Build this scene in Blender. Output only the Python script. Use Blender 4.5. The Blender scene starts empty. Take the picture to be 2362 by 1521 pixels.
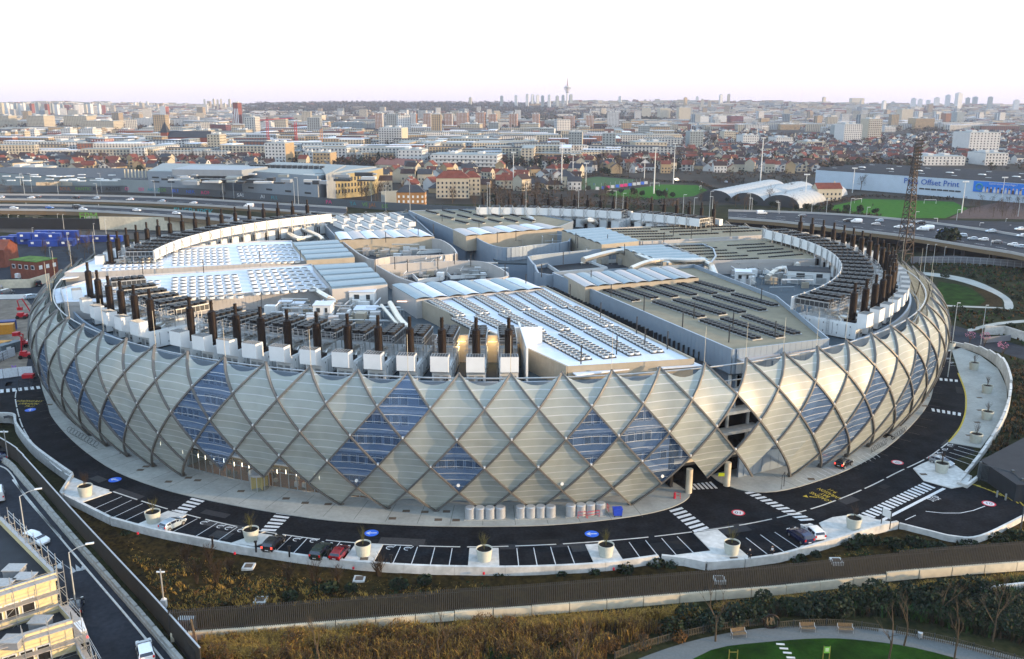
import bpy, math, random
import numpy as np
from math import sin, cos, tan, pi, radians, atan, sqrt, hypot
random.seed(7)
R = random.Random(11)
sc = bpy.context.scene
COL = sc.collection

# ---------------------------------------------------------------- camera, sky, sun, exposure
FOC, VH, CH, ROLL = 2034.155, 236.23, 62.5, 0.004
PITCH = atan((760.5 - VH) / FOC)
cam_d = bpy.data.cameras.new('camera'); cam = bpy.data.objects.new('camera', cam_d); COL.objects.link(cam)
cam_d.sensor_width = 36.0; cam_d.lens = FOC / 2362.0 * 36.0; cam_d.clip_start = 0.5; cam_d.clip_end = 20000
from mathutils import Matrix, Vector
cam.matrix_world = Matrix.Translation((0, 0, CH)) @ Matrix.Rotation(pi / 2 - PITCH, 4, 'X') @ Matrix.Rotation(ROLL, 4, 'Z')
sc.camera = cam
SUN_AZ, SUN_EL = radians(104), radians(8.0)      # azimuth clockwise from +Y, elevation
w = bpy.data.worlds.new('World'); sc.world = w; w.use_nodes = True
nt = w.node_tree; nt.nodes.clear()
wo = nt.nodes.new('ShaderNodeOutputWorld')
sky = nt.nodes.new('ShaderNodeTexSky'); sky.sky_type = 'NISHITA'; sky.sun_disc = False
sky.sun_elevation = SUN_EL; sky.sun_rotation = SUN_AZ; sky.air_density = 1.0; sky.dust_density = 2.0; sky.ozone_density = 1.0
bg1 = nt.nodes.new('ShaderNodeBackground'); bg1.inputs[1].default_value = 0.08
nt.links.new(sky.outputs[0], bg1.inputs[0])
# thin bright high cloud over the whole sky: lilac at the horizon, near white overhead
tc = nt.nodes.new('ShaderNodeTexCoord'); sx = nt.nodes.new('ShaderNodeSeparateXYZ'); nt.links.new(tc.outputs['Generated'], sx.inputs[0])
rp = nt.nodes.new('ShaderNodeValToRGB'); nt.links.new(sx.outputs[2], rp.inputs[0])
cr = rp.color_ramp; cr.elements[0].position = 0.0; cr.elements[0].color = (.56, .50, .60, 1)
cr.elements[1].position = 0.16; cr.elements[1].color = (.84, .93, .98, 1)
e = cr.elements.new(0.03); e.color = (.66, .60, .70, 1)
e = cr.elements.new(0.075); e.color = (.84, .80, .84, 1)
e = cr.elements.new(0.5); e.color = (.52, .72, .98, 1)
bg2 = nt.nodes.new('ShaderNodeBackground'); bg2.inputs[1].default_value = 0.80
nt.links.new(rp.outputs[0], bg2.inputs[0])
ad = nt.nodes.new('ShaderNodeAddShader'); nt.links.new(bg1.outputs[0], ad.inputs[0]); nt.links.new(bg2.outputs[0], ad.inputs[1])
nt.links.new(ad.outputs[0], wo.inputs[0])
sd = bpy.data.lights.new('sun', 'SUN'); sd.energy = 3.3; sd.angle = radians(0.6); sd.color = (1.0, .68, .38)
so = bpy.data.objects.new('sun', sd); COL.objects.link(so)
sv = Vector((sin(SUN_AZ) * cos(SUN_EL), cos(SUN_AZ) * cos(SUN_EL), sin(SUN_EL)))
so.rotation_euler = sv.to_track_quat('Z', 'Y').to_euler(); so.location = (200, -50, 300)
sc.view_settings.view_transform = 'Standard'; sc.view_settings.look = 'None'
sc.view_settings.exposure = 0.98; sc.view_settings.gamma = 1.0; sc.view_settings.use_curve_mapping = False
sc.render.engine = 'CYCLES'
sc.cycles.max_bounces = 5; sc.cycles.transparent_max_bounces = 8; sc.cycles.volume_bounces = 0
sc.cycles.diffuse_bounces = 2; sc.cycles.glossy_bounces = 2; sc.cycles.caustics_reflective = False; sc.cycles.caustics_refractive = False
sc.cycles.use_denoising = True

# ---------------------------------------------------------------- helpers
def G(u, v, z=0.0):
    """point of the plane at height z seen at photo pixel (u, v)"""
    a, b = u - 1181.0, v - 760.5
    xx = a * cos(ROLL) + b * sin(ROLL); yy = -a * sin(ROLL) + b * cos(ROLL)
    d = atan(yy / FOC) + PITCH
    if d < 0.0006: d = 0.0006
    Y = (CH - z) / tan(d)
    Zc = Y * cos(PITCH) + (CH - z) * sin(PITCH)
    return (xx * Zc / FOC, Y)
def PJ(x, y, z):
    Zc = y * cos(PITCH) - (z - CH) * sin(PITCH); yc = -(y * sin(PITCH) + (z - CH) * cos(PITCH))
    a, b = FOC * x / Zc, FOC * yc / Zc
    return 1181 + a * cos(ROLL) - b * sin(ROLL), 760.5 + a * sin(ROLL) + b * cos(ROLL)
def ZAT(Y, v):      # height at distance Y seen at row v (near image centre column)
    return CH - Y * tan(atan((v - 760.5) / FOC) + PITCH)
CX, CY, NK, PH = -4.909, 233.882, 86.0, 1.393
def RP(phi, r, z=0):      # ring coordinates, phi from the camera side, clockwise to +x
    return (CX + r * sin(phi), CY - r * cos(phi), z)
def PHI(u, r, z, far=False):
    lo, hi = (-1.05, 1.05) if not far else (1.05, 2 * pi - 1.05)
    best = min((abs(PJ(*RP(lo + (hi - lo) * i / 800, r, z))[0] - u), lo + (hi - lo) * i / 800) for i in range(801))
    return best[1]

MATS = {}
def mat(name, col, rough=.7, metal=0., var=.12, scale=3., bump=0., spec=.3, detail=4, col2=None, big=0.):
    if name in MATS: return MATS[name]
    m = bpy.data.materials.new(name); m.use_nodes = True; MATS[name] = m
    n = m.node_tree; b = n.nodes['Principled BSDF']
    b.inputs['Roughness'].default_value = rough; b.inputs['Metallic'].default_value = metal
    b.inputs['Specular IOR Level'].default_value = spec
    g = n.nodes.new('ShaderNodeNewGeometry')
    no = n.nodes.new('ShaderNodeTexNoise'); no.inputs['Scale'].default_value = scale; no.inputs['Detail'].default_value = detail
    n.links.new(g.outputs['Position'], no.inputs['Vector'])
    r = n.nodes.new('ShaderNodeValToRGB'); r.color_ramp.elements[0].position = .3; r.color_ramp.elements[1].position = .7
    c2 = col2 or tuple(min(1, c * (1 + var)) for c in col); c1 = col if col2 else tuple(c * (1 - var) for c in col)
    r.color_ramp.elements[0].color = (*c1, 1); r.color_ramp.elements[1].color = (*c2, 1)
    n.links.new(no.outputs['Fac'], r.inputs[0]); out = r.outputs[0]
    if big:
        n2 = n.nodes.new('ShaderNodeTexNoise'); n2.inputs['Scale'].default_value = scale * .13; n2.inputs['Detail'].default_value = 5
        n.links.new(g.outputs['Position'], n2.inputs['Vector'])
        mr = n.nodes.new('ShaderNodeMapRange'); mr.inputs[1].default_value = .3; mr.inputs[2].default_value = .7
        mr.inputs[3].default_value = 1 - big; mr.inputs[4].default_value = 1 + big
        n.links.new(n2.outputs['Fac'], mr.inputs[0])
        mx = n.nodes.new('ShaderNodeVectorMath'); mx.operation = 'SCALE'
        n.links.new(out, mx.inputs[0]); n.links.new(mr.outputs[0], mx.inputs['Scale']); out = mx.outputs[0]
    n.links.new(out, b.inputs['Base Color'])
    if bump:
        bp = n.nodes.new('ShaderNodeBump'); bp.inputs['Strength'].default_value = bump; bp.inputs['Distance'].default_value = .1
        n.links.new(no.outputs['Fac'], bp.inputs['Height']); n.links.new(bp.outputs[0], b.inputs['Normal'])
    return m

def farmat(name, col):
    """render with rows of dark windows for buildings too far away to tell the panes apart"""
    m = mat(name, col, .9, var=.08, scale=.05); n = m.node_tree; b = n.nodes['Principled BSDF']; src = b.inputs['Base Color'].links[0].from_socket
    g = n.nodes.new('ShaderNodeNewGeometry'); s = n.nodes.new('ShaderNodeSeparateXYZ'); n.links.new(g.outputs['Position'], s.inputs[0])
    def M(op, a, b_=None):
        q = n.nodes.new('ShaderNodeMath'); q.operation = op
        for i, x in enumerate((a, b_)):
            if x is None: continue
            if isinstance(x, (int, float)): q.inputs[i].default_value = x
            else: n.links.new(x, q.inputs[i])
        return q.outputs[0]
    sn = n.nodes.new('ShaderNodeSeparateXYZ'); n.links.new(g.outputs['Normal'], sn.inputs[0])
    zf = M('FRACT', M('MULTIPLY', s.outputs[2], 1 / 2.9)); hf = M('FRACT', M('MULTIPLY', M('ADD', s.outputs[0], M('MULTIPLY', s.outputs[1], .7)), 1 / 3.6))
    k = M('MULTIPLY', M('MULTIPLY', M('GREATER_THAN', zf, .35), M('GREATER_THAN', hf, .5)), M('LESS_THAN', M('ABSOLUTE', sn.outputs[2]), .3))
    mx = n.nodes.new('ShaderNodeMix'); mx.data_type = 'RGBA'; n.links.new(k, mx.inputs[0]); n.links.new(src, mx.inputs[6]); mx.inputs[7].default_value = (.05, .06, .075, 1); n.links.new(mx.outputs[2], b.inputs['Base Color'])
    return m

class MB:
    """collects shapes into one mesh"""
    def __init__(s): s.v = []; s.f = []; s.m = []; s.mats = []; s.cur = 0
    def use(s, m):
        if m not in s.mats: s.mats.append(m)
        s.cur = s.mats.index(m); return s
    def add(s, vs, fs):
        o = len(s.v); s.v += [tuple(p) for p in vs]; s.f += [tuple(i + o for i in f) for f in fs]; s.m += [s.cur] * len(fs)
        return s
    def quad(s, a, b, c, d): return s.add([a, b, c, d], [(0, 1, 2, 3)])
    def box(s, c, d, rz=0., top=1.):
        x, y, z = d[0] / 2, d[1] / 2, d[2] / 2; cs, sn = cos(rz), sin(rz); vs = []
        for zz, k in ((-z, 1.), (z, top)):
            for xx, yy in ((-x, -y), (x, -y), (x, y), (-x, y)):
                xx *= k; yy *= k
                vs.append((c[0] + xx * cs - yy * sn, c[1] + xx * sn + yy * cs, c[2] + zz))
        return s.add(vs, [(0, 3, 2, 1), (4, 5, 6, 7), (0, 1, 5, 4), (1, 2, 6, 5), (2, 3, 7, 6), (3, 0, 4, 7)])
    def prism(s, poly, z0, z1, bottom=False):
        a = sum(poly[i][0] * poly[(i + 1) % len(poly)][1] - poly[(i + 1) % len(poly)][0] * poly[i][1] for i in range(len(poly)))
        if a < 0: poly = poly[::-1]
        n = len(poly); vs = [(p[0], p[1], z0) for p in poly] + [(p[0], p[1], z1) for p in poly]
        fs = [tuple(range(n, 2 * n))] + [(i, (i + 1) % n, n + (i + 1) % n, n + i) for i in range(n)]
        if bottom: fs.append(tuple(range(n))[::-1])
        return s.add(vs, fs)
    def flat(s, poly, z):
        a = sum(poly[i][0] * poly[(i + 1) % len(poly)][1] - poly[(i + 1) % len(poly)][0] * poly[i][1] for i in range(len(poly)))
        if a < 0: poly = poly[::-1]
        return s.add([(p[0], p[1], z) for p in poly], [tuple(range(len(poly)))])
    def cyl(s, x, y, z0, z1, r, r2=None, n=12, cap=True):
        r2 = r if r2 is None else r2
        vs = [(x + r * cos(2 * pi * i / n), y + r * sin(2 * pi * i / n), z0) for i in range(n)] + [(x + r2 * cos(2 * pi * i / n), y + r2 * sin(2 * pi * i / n), z1) for i in range(n)]
        fs = [(i, (i + 1) % n, n + (i + 1) % n, n + i) for i in range(n)]
        if cap: fs.append(tuple(range(n, 2 * n)))
        return s.add(vs, fs)
    def tube(s, pts, r, n=6, close=False, ends=True, flatk=1.):
        """round (or flattened) bar along a path"""
        P = [Vector(p) for p in pts]; N = len(P); vs = []
        for i, p in enumerate(P):
            a = P[(i - 1) % N] if (i or close) else p; b = P[(i + 1) % N] if (i < N - 1 or close) else p
            t = (b - a)
            t = t.normalized() if t.length > 1e-9 else Vector((0, 0, 1))
            up = Vector((0, 0, 1)) if abs(t.z) < .95 else Vector((0, 1, 0))
            sd_ = t.cross(up).normalized(); u_ = sd_.cross(t).normalized()
            rr = r[i] if isinstance(r, (list, tuple)) else r
            for k in range(n):
                an = 2 * pi * (k + .5) / n
                vs.append(p + sd_ * rr * cos(an) * flatk + u_ * rr * sin(an))
        fs = []
        M = N if close else N - 1
        for i in range(M):
            for k in range(n):
                a, b = i * n + k, i * n + (k + 1) % n; c, d = ((i + 1) % N) * n + (k + 1) % n, ((i + 1) % N) * n + k
                fs.append((a, b, c, d))
        if ends and not close: fs += [tuple(range(n))[::-1], tuple(range((N - 1) * n, N * n))]
        return s.add(vs, fs)
    def bar(s, a, b, r, n=4): return s.tube([a, b], r, n)
    def wall(s, path, z0, z1, t, close=False):
        """vertical wall of thickness t along a path of xy points"""
        P = [Vector((p[0], p[1])) for p in path]; N = len(P); L = []; Q = []
        for i in range(N):
            a = P[i - 1] if (i or close) else P[i]; b = P[(i + 1) % N] if (i < N - 1 or close) else P[i]
            d = (b - a).normalized(); nn = Vector((-d.y, d.x)) * t / 2
            L.append(P[i] + nn); Q.append(P[i] - nn)
        vs = []
        for i in range(N):
            for p, z in ((L[i], z0), (Q[i], z0), (Q[i], z1), (L[i], z1)):
                vs.append((p.x, p.y, z if not callable(z) else z(i)))
        fs = []
        for i in range(N if close else N - 1):
            j = (i + 1) % N
            for k in range(4): fs.append((i * 4 + k, i * 4 + (k + 1) % 4, j * 4 + (k + 1) % 4, j * 4 + k))
        if not close: fs += [(0, 3, 2, 1), ((N - 1) * 4, (N - 1) * 4 + 1, (N - 1) * 4 + 2, (N - 1) * 4 + 3)]
        return s.add(vs, fs)
    def mesh(s, name, org=(0, 0, 0), smooth=False, rz=0.):
        me = bpy.data.meshes.new(name)
        if len(s.v):
            V = np.array(s.v, float) - np.array(org, float)
            if rz:
                c_, s_ = cos(-rz), sin(-rz); V = np.column_stack([V[:, 0] * c_ - V[:, 1] * s_, V[:, 0] * s_ + V[:, 1] * c_, V[:, 2]])
            me.from_pydata(V.tolist(), [], s.f)
            for m in s.mats: me.materials.append(m)
            if len(s.mats) > 1: me.polygons.foreach_set('material_index', s.m)
            if smooth: me.polygons.foreach_set('use_smooth', [True] * len(s.f))
        me.update(); return me
    def build(s, name, parent=None, label=None, cat=None, group=None, kind=None, smooth=False, local=False, m=None):
        """one mesh object; vertices are world positions unless local"""
        if m is not None and not s.mats: s.use(m)
        if parent is not None:
            org = (0, 0, 0) if local else WORG(parent)
            o = bpy.data.objects.new(name, s.mesh(name, org, smooth)); o.parent = parent
        elif local: o = bpy.data.objects.new(name, s.mesh(name, (0, 0, 0), smooth))
        else:
            V = np.array(s.v); org = (float(V[:, 0].mean()), float(V[:, 1].mean()), float(V[:, 2].min()))
            o = bpy.data.objects.new(name, s.mesh(name, org, smooth)); o.location = org
        COL.objects.link(o); return tag(o, label, cat, group, kind)
def mb(m=None):
    b = MB()
    if m is not None: b.use(m)
    return b
def WORG(p):
    x = Vector((0, 0, 0))
    while p is not None: x = x + p.location; p = p.parent
    return tuple(x)
THINGS = []
def tag(o, label=None, cat=None, group=None, kind=None):
    if label: o['label'] = label
    if cat: o['category'] = cat; THINGS.append(o)
    if group: o['group'] = group
    if kind: o['kind'] = kind
    return o
def thing(name, label, cat, loc, rz=0., group=None):
    o = bpy.data.objects.new(name, None); COL.objects.link(o); o.location = loc; o.rotation_euler = (0, 0, rz); o.empty_display_size = .3
    return tag(o, label, cat, group)
def part(name, me, parent, loc=(0, 0, 0), rz=0., sc_=None, rot=None):
    o = bpy.data.objects.new(name, me); o.parent = parent; o.location = loc; o.rotation_euler = rot or (0, 0, rz)
    if sc_: o.scale = (sc_, sc_, sc_) if not isinstance(sc_, tuple) else sc_
    COL.objects.link(o); return o
KIDS = {}
def copy_tree(o, loc=None, rz=None, label=None, group=None, sc_=None):
    r = o.copy(); COL.objects.link(r)
    if loc is not None: r.location = loc
    if rz is not None: r.rotation_euler = (0, 0, rz)
    if label: r['label'] = label
    if group: r['group'] = group
    if sc_: r.scale = (sc_, sc_, sc_)
    def kids(a, b):
        for c in KIDS.setdefault(a.name, list(a.children)):
            d = c.copy(); COL.objects.link(d); d.parent = b
            if len(c.children): kids(c, d)
    kids(o, r)
    if 'category' in r: THINGS.append(r)
    return r
def lerp(a, b, t): return tuple(a[i] + (b[i] - a[i]) * t for i in range(len(a)))
def GP(pts, z=0.): return [G(u, v, z) for u, v in pts]
def along(path, step):
    """points at equal spacing along an xy path, with headings"""
    out = []; acc = 0.; nxt = 0.
    for a, b in zip(path[:-1], path[1:]):
        L = hypot(b[0] - a[0], b[1] - a[1]); h = math.atan2(b[1] - a[1], b[0] - a[0])
        while nxt <= acc + L + 1e-6:
            t = (nxt - acc) / max(L, 1e-9); out.append((a[0] + (b[0] - a[0]) * t, a[1] + (b[1] - a[1]) * t, h)); nxt += step
        acc += L
    return out
def spline(pts, n=6):
    P = [tuple(p) for p in pts]; out = []
    for i in range(len(P) - 1):
        p0 = P[max(i - 1, 0)]; p1 = P[i]; p2 = P[i + 1]; p3 = P[min(i + 2, len(P) - 1)]
        for k in range(n):
            t = k / n
            out.append(tuple(.5 * ((2 * p1[j]) + (-p0[j] + p2[j]) * t + (2 * p0[j] - 5 * p1[j] + 4 * p2[j] - p3[j]) * t * t + (-p0[j] + 3 * p1[j] - 3 * p2[j] + p3[j]) * t ** 3) for j in range(len(p1))))
    out.append(P[-1]); return out
ORD = ['first', 'second', 'third', 'fourth', 'fifth', 'sixth', 'seventh', 'eighth', 'ninth', 'tenth', 'eleventh', 'twelfth', 'thirteenth', 'fourteenth', 'fifteenth', 'sixteenth', 'seventeenth', 'eighteenth', 'nineteenth']
TENS = {2: 'twent', 3: 'thirt', 4: 'fort', 5: 'fift', 6: 'sixt', 7: 'sevent', 8: 'eight', 9: 'ninet'}
def ordw(i):     # 0-based
    n = i + 1
    if n <= 19: return ORD[n - 1]
    if n < 100:
        return TENS[n // 10] + 'ieth' if n % 10 == 0 else TENS[n // 10] + 'y-' + ORD[n % 10 - 1]
    return '%dth' % n

# ---------------------------------------------------------------- materials
M_asph = mat('asphalt', (.0065, .0075, .0095), .95, col2=(.014, .0155, .0185), scale=2.2, big=.45, bump=.1, spec=.06)
M_asph2 = mat('worn_asphalt', (.024, .028, .036), .95, var=.2, scale=1.5, big=.3, spec=.1)
M_pave = mat('pale_concrete_paving', (.30, .31, .29), .9, var=.08, scale=1.5, big=.15)
M_conc = mat('concrete', (.42, .42, .40), .85, col2=(.58, .58, .56), scale=1.2, big=.18)
M_cream = mat('cream_concrete', (.52, .47, .36), .9, var=.12, scale=1.0, big=.15)
M_paint = mat('white_road_paint', (.42, .43, .44), .8, col2=(.66, .68, .69), scale=5)
M_yel = mat('yellow_road_paint', (.30, .22, .03), .8, col2=(.55, .42, .04), scale=4)
M_blue = mat('blue_road_paint', (.02, .12, .62), .6, var=.1, scale=4)
M_red = mat('red_paint', (.5, .02, .04), .5, var=.1, scale=4)
M_soil = mat('bare_soil', (.010, .007, .003), 1., scale=1.6, col2=(.045, .03, .009), big=.4, bump=.8, spec=.05)
M_grass = mat('lawn_grass', (.008, .028, .003), 1., scale=2.5, col2=(.012, .036, .004), big=.5, bump=.5, spec=.05)
M_dgrass = mat('rough_grass', (.010, .014, .006), 1., scale=1.3, col2=(.03, .03, .013), big=.4, bump=.5, spec=.05)
M_pitch = mat('pitch_grass', (.022, .085, .008), 1., scale=.3, col2=(.035, .12, .012), spec=.05)
M_rib = mat('grey_steel_rib', (.125, .122, .115), .5, .2, var=.12, scale=.6)
M_steel = mat('galvanised_steel', (.42, .44, .45), .4, .6, var=.1, scale=2)
M_dsteel = mat('dark_steel', (.05, .055, .06), .5, .5, var=.1)
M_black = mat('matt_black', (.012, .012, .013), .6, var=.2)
M_rust = mat('dark_brown_stack', (.011, .006, .004), .5, .3, var=.3, scale=1.2)
M_white = mat('white_painted_metal', (.66, .68, .68), .45, var=.04, scale=.7)
M_wroof = mat('white_roof_membrane', (.56, .60, .66), .6, var=.07, scale=.5, big=.12)
M_troof = mat('tan_roof_membrane', (.205, .18, .125), .9, var=.12, scale=.5, big=.16)
M_droof = mat('dark_roof_deck', (.022, .026, .032), .85, var=.15, scale=.6)
M_bdeck = mat('blue_grey_deck', (.05, .068, .082), .8, var=.12, scale=.5, big=.1)
M_clad = mat('pale_blue_grey_cladding', (.24, .30, .37), .35, .25, var=.04, scale=.4)
M_cladw = mat('pale_warm_cladding', (.40, .39, .38), .45, .1, var=.04, scale=.4)
M_shed = mat('blue_grey_sheet_roof', (.20, .27, .31), .4, .3, var=.06, scale=.8)
M_shedw = mat('pink_grey_sheet_roof', (.42, .39, .38), .5, .1, var=.04, scale=.8)
M_tanw = mat('tan_wall', (.34, .30, .235), .8, var=.08, scale=.6)
M_glass = mat('dark_window_glass', (.02, .03, .045), .12, var=.3, scale=.5, spec=.6)
M_cgl = mat('car_glass', (.01, .015, .03), .06, var=.05, spec=.9)
M_tyre = mat('tyre_rubber', (.012, .012, .012), .8)
M_rim = mat('wheel_rim', (.5, .5, .5), .3, .8)
M_duct = mat('silver_duct', (.55, .54, .50), .3, .8, var=.1, scale=1.5)
M_lamp = mat('headlight_glass', (.75, .75, .72), .15)
M_wood = mat('weathered_wood', (.16, .11, .06), .8, var=.25, scale=5)
M_bark = mat('bare_bark', (.07, .05, .03), .9, var=.3, scale=6)
def emis(name, col, st):
    m = bpy.data.materials.new(name); m.use_nodes = True; b = m.node_tree.nodes['Principled BSDF']
    b.inputs['Base Color'].default_value = (*col, 1); b.inputs['Emission Color'].default_value = (*col, 1); b.inputs['Emission Strength'].default_value = st
    MATS[name] = m; return m
M_tail = mat('tail_light', (.5, .01, .01), .2)
M_tailon = emis('lit_brake_light', (1, .05, .03), 1.6)
M_tube = emis('lit_strip_lamp', (1, .62, .42), 2.2)
M_warm = emis('warm_lamp', (1, .66, .25), 1.4)
M_pend = emis('lit_pendant', (1, .9, .65), 2.0)
def member(name, col, alpha, tint, rough=.45, hue=0.):
    """facade membrane: thin translucent sheet with welded horizontal seams"""
    m = bpy.data.materials.new(name); m.use_nodes = True; n = m.node_tree; n.nodes.clear()
    out = n.nodes.new('ShaderNodeOutputMaterial'); b = n.nodes.new('ShaderNodeBsdfPrincipled'); b.inputs['Roughness'].default_value = rough
    b.inputs['Specular IOR Level'].default_value = .75
    tr = n.nodes.new('ShaderNodeBsdfTransparent'); tr.inputs[0].default_value = (*tint, 1)
    tl = n.nodes.new('ShaderNodeBsdfTranslucent')
    g = n.nodes.new('ShaderNodeNewGeometry'); s = n.nodes.new('ShaderNodeSeparateXYZ'); n.links.new(g.outputs['Position'], s.inputs[0])
    no = n.nodes.new('ShaderNodeTexNoise'); no.inputs['Scale'].default_value = .35; n.links.new(g.outputs['Position'], no.inputs['Vector'])
    rp = n.nodes.new('ShaderNodeMapRange'); rp.inputs[3].default_value = .74; rp.inputs[4].default_value = 1.2; n.links.new(no.outputs['Fac'], rp.inputs[0])
    vm = n.nodes.new('ShaderNodeVectorMath'); vm.operation = 'SCALE'; vm.inputs[0].default_value = col; n.links.new(rp.outputs[0], vm.inputs['Scale'])
    a = n.nodes.new('ShaderNodeMath'); a.operation = 'MULTIPLY'; a.inputs[1].default_value = 1 / 1.15; n.links.new(s.outputs[2], a.inputs[0])
    f = n.nodes.new('ShaderNodeMath'); f.operation = 'FRACT'; n.links.new(a.outputs[0], f.inputs[0])
    lt = n.nodes.new('ShaderNodeMath'); lt.operation = 'LESS_THAN'; lt.inputs[1].default_value = .08; n.links.new(f.outputs[0], lt.inputs[0])
    mx = n.nodes.new('ShaderNodeMix'); mx.data_type = 'RGBA'; n.links.new(lt.outputs[0], mx.inputs[0]); n.links.new(vm.outputs[0], mx.inputs[6])
    oi = n.nodes.new('ShaderNodeObjectInfo'); mo = n.nodes.new('ShaderNodeMapRange'); mo.inputs[3].default_value = .90; mo.inputs[4].default_value = 1.10; n.links.new(oi.outputs['Random'], mo.inputs[0])
    v2 = n.nodes.new('ShaderNodeVectorMath'); v2.operation = 'SCALE'; n.links.new(vm.outputs[0], v2.inputs[0]); n.links.new(mo.outputs[0], v2.inputs['Scale']); n.links.new(v2.outputs[0], mx.inputs[6])
    mx.inputs[7].default_value = (.80, .83, .84, 1)
    n.links.new(mx.outputs[2], b.inputs['Base Color']); n.links.new(mx.outputs[2], tl.inputs[0])
    m1 = n.nodes.new('ShaderNodeMixShader'); m1.inputs[0].default_value = .22; n.links.new(b.outputs[0], m1.inputs[1]); n.links.new(tl.outputs[0], m1.inputs[2])
    m2 = n.nodes.new('ShaderNodeMixShader'); n.links.new(m1.outputs[0], m2.inputs[2]); n.links.new(tr.outputs[0], m2.inputs[1])
    mm = n.nodes.new('ShaderNodeMapRange'); mm.inputs[3].default_value = alpha; mm.inputs[4].default_value = .6; n.links.new(lt.outputs[0], mm.inputs[0])
    n.links.new(mm.outputs[0], m2.inputs[0]); n.links.new(m2.outputs[0], out.inputs[0]); MATS[name] = m; return m
M_mem = member('white_membrane', (.37, .405, .365), .80, (.9, .95, 1), .4)
M_film = member('blue_film', (.15, .25, .42), .34, (.60, .73, .96), .15)
# ---------------------------------------------------------------- terrain
def hillz(x, y):
    """far plateau that closes the view"""
    if y < 3000: return 0.
    az = x / y * FOC + 1181
    ridge = np.interp(az, [-400, 0, 150, 330, 560, 620, 900, 1100, 1300, 1500, 1750, 1950, 2400, 2800], [243, 244, 240, 242, 247, 240, 237, 238, 234, 232, 233, 237, 239, 240])
    zr = CH - (ridge + 1.5 - 236.23) / FOC * 5600
    t = min(1, max(0, (y - 3300) / 2300.)); t = t * t * (3 - 2 * t)
    return zr * t
M_city = mat('city_ground', (.025, .022, .018), 1., scale=.02, col2=(.06, .052, .042), spec=.05, detail=8)
M_hill = mat('wooded_hillside', (.025, .035, .03), 1., scale=.01, col2=(.06, .055, .045), spec=.05, detail=8)
gb = mb(M_dgrass)     # lower ground in front, z = -2, under everything
gb.flat([(-6900, -40), (6900, -40), (6900, 8900), (-6900, 8900)], -2.0)
gb.build('ground', kind='structure', label='rough grassy ground in the foreground below the platform')
PAR = [(-60, 955), (0, 957), (32, 960), (38, 982), (74, 1028), (118, 1063), (168, 1098), (141, 1140), (148, 1146), (257, 1200), (346, 1224), (438, 1243), (562, 1267), (600, 1273), (748, 1294), (896, 1307),
       (1035, 1313), (1200, 1314), (1377, 1306), (1525, 1287), (1579, 1293), (1629, 1303), (1718, 1296), (1800, 1284), (1865, 1266), (1954, 1240), (2016, 1221), (2075, 1208)]
KRB = [(2075, 1208), (2146, 1226), (2200, 1238), (2262, 1237), (2362, 1190), (2520, 1110)]
parw = GP(PAR); krbw = GP(KRB)
ga = mb(M_dgrass)
sheet = [(-6900, parw[0][1] - 10)] + [(-1500, parw[0][1] - 10)] + parw + krbw[1:] + [(1500, krbw[-1][1]), (6900, krbw[-1][1]), (6900, 1000), (-6900, 1000)]
ga.flat(sheet, 0.0); ga.build('platform_ground', kind='structure', label='level ground of the site around the round building')
gc = mb(M_city); gc.flat([(-6900, 1000), (6900, 1000), (6900, 3000), (-6900, 3000)], 0.0)
gc.flat([(-6900, 560), (6900, 560), (6900, 1000), (-6900, 1000)], 0.006)
gc.build('city_ground', kind='structure')
hb = mb(M_hill); nx, ny = 60, 24; vs = []
for j in range(ny + 1):
    y = 3000 + 5900 * j / ny
    for i in range(nx + 1):
        x = -6900 + 13800 * i / nx; z = hillz(x, y); vs.append((x, y, z + (R.uniform(-3, 3) if j > 3 and z > 5 else 0)))
hb.add(vs, [(j * (nx + 1) + i, j * (nx + 1) + i + 1, (j + 1) * (nx + 1) + i + 1, (j + 1) * (nx + 1) + i) for j in range(ny) for i in range(nx)])
hb.build('hills', kind='structure', smooth=True)
hz = MB(); hz.box((0, 4420, 128), (13960, 9100, 262))
hm = bpy.data.materials.new('haze_air'); hm.use_nodes = True; hn = hm.node_tree; hn.nodes.clear()
ho = hn.nodes.new('ShaderNodeOutputMaterial'); hv = hn.nodes.new('ShaderNodeVolumePrincipled')
hv.inputs['Density'].default_value = 0.00006; hv.inputs['Color'].default_value = (.72, .80, 1.0, 1); hv.inputs['Anisotropy'].default_value = 0.0
hn.links.new(hv.outputs[0], ho.inputs['Volume']); hz.use(hm); hz.build('haze', kind='stuff', label='pale lilac haze over the far city')

# platform edge: parapet wall in cast lengths
wt = thing('parapet_wall', 'low white concrete parapet wall curving round the front parking bays', 'wall', (*parw[15], 0))
def wallrun(px, z0, z1, t, parent, m, seg=7.0, off=0., nm='wall_segment'):
    pts = spline(px, 5) if len(px) > 2 else px
    st = along(pts, .5); n = max(2, int(seg / .5)); i = 0
    while i < len(st) - 1:
        c = [(q[0], q[1]) for q in st[i:i + n + 1]]
        if len(c) > 2: c[-1] = lerp(c[-2], c[-1], .93)
        if len(c) > 1: mb(m).wall(c[::2] if len(c) % 2 else c, z0, z1, t).build(nm, parent)
        i += n
for a, b in ((0, 7), (7, 9), (9, 20), (20, 22), (22, 28)):
    wallrun(parw[a:b], -1.7, .5, .45, wt, M_conc) if b - a > 1 else None
for a, b in ((6, 7), (8, 9), (19, 20), (21, 22)): mb(M_conc).wall([lerp(parw[a], parw[b], .02), lerp(parw[a], parw[b], .98)], -1.7, .49, .44).build('wall_segment', wt)
kb = mb(M_conc); kb.wall(spline(krbw, 5), -1.2, .14, .35); kb.build('kerb', kind='structure')
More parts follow.
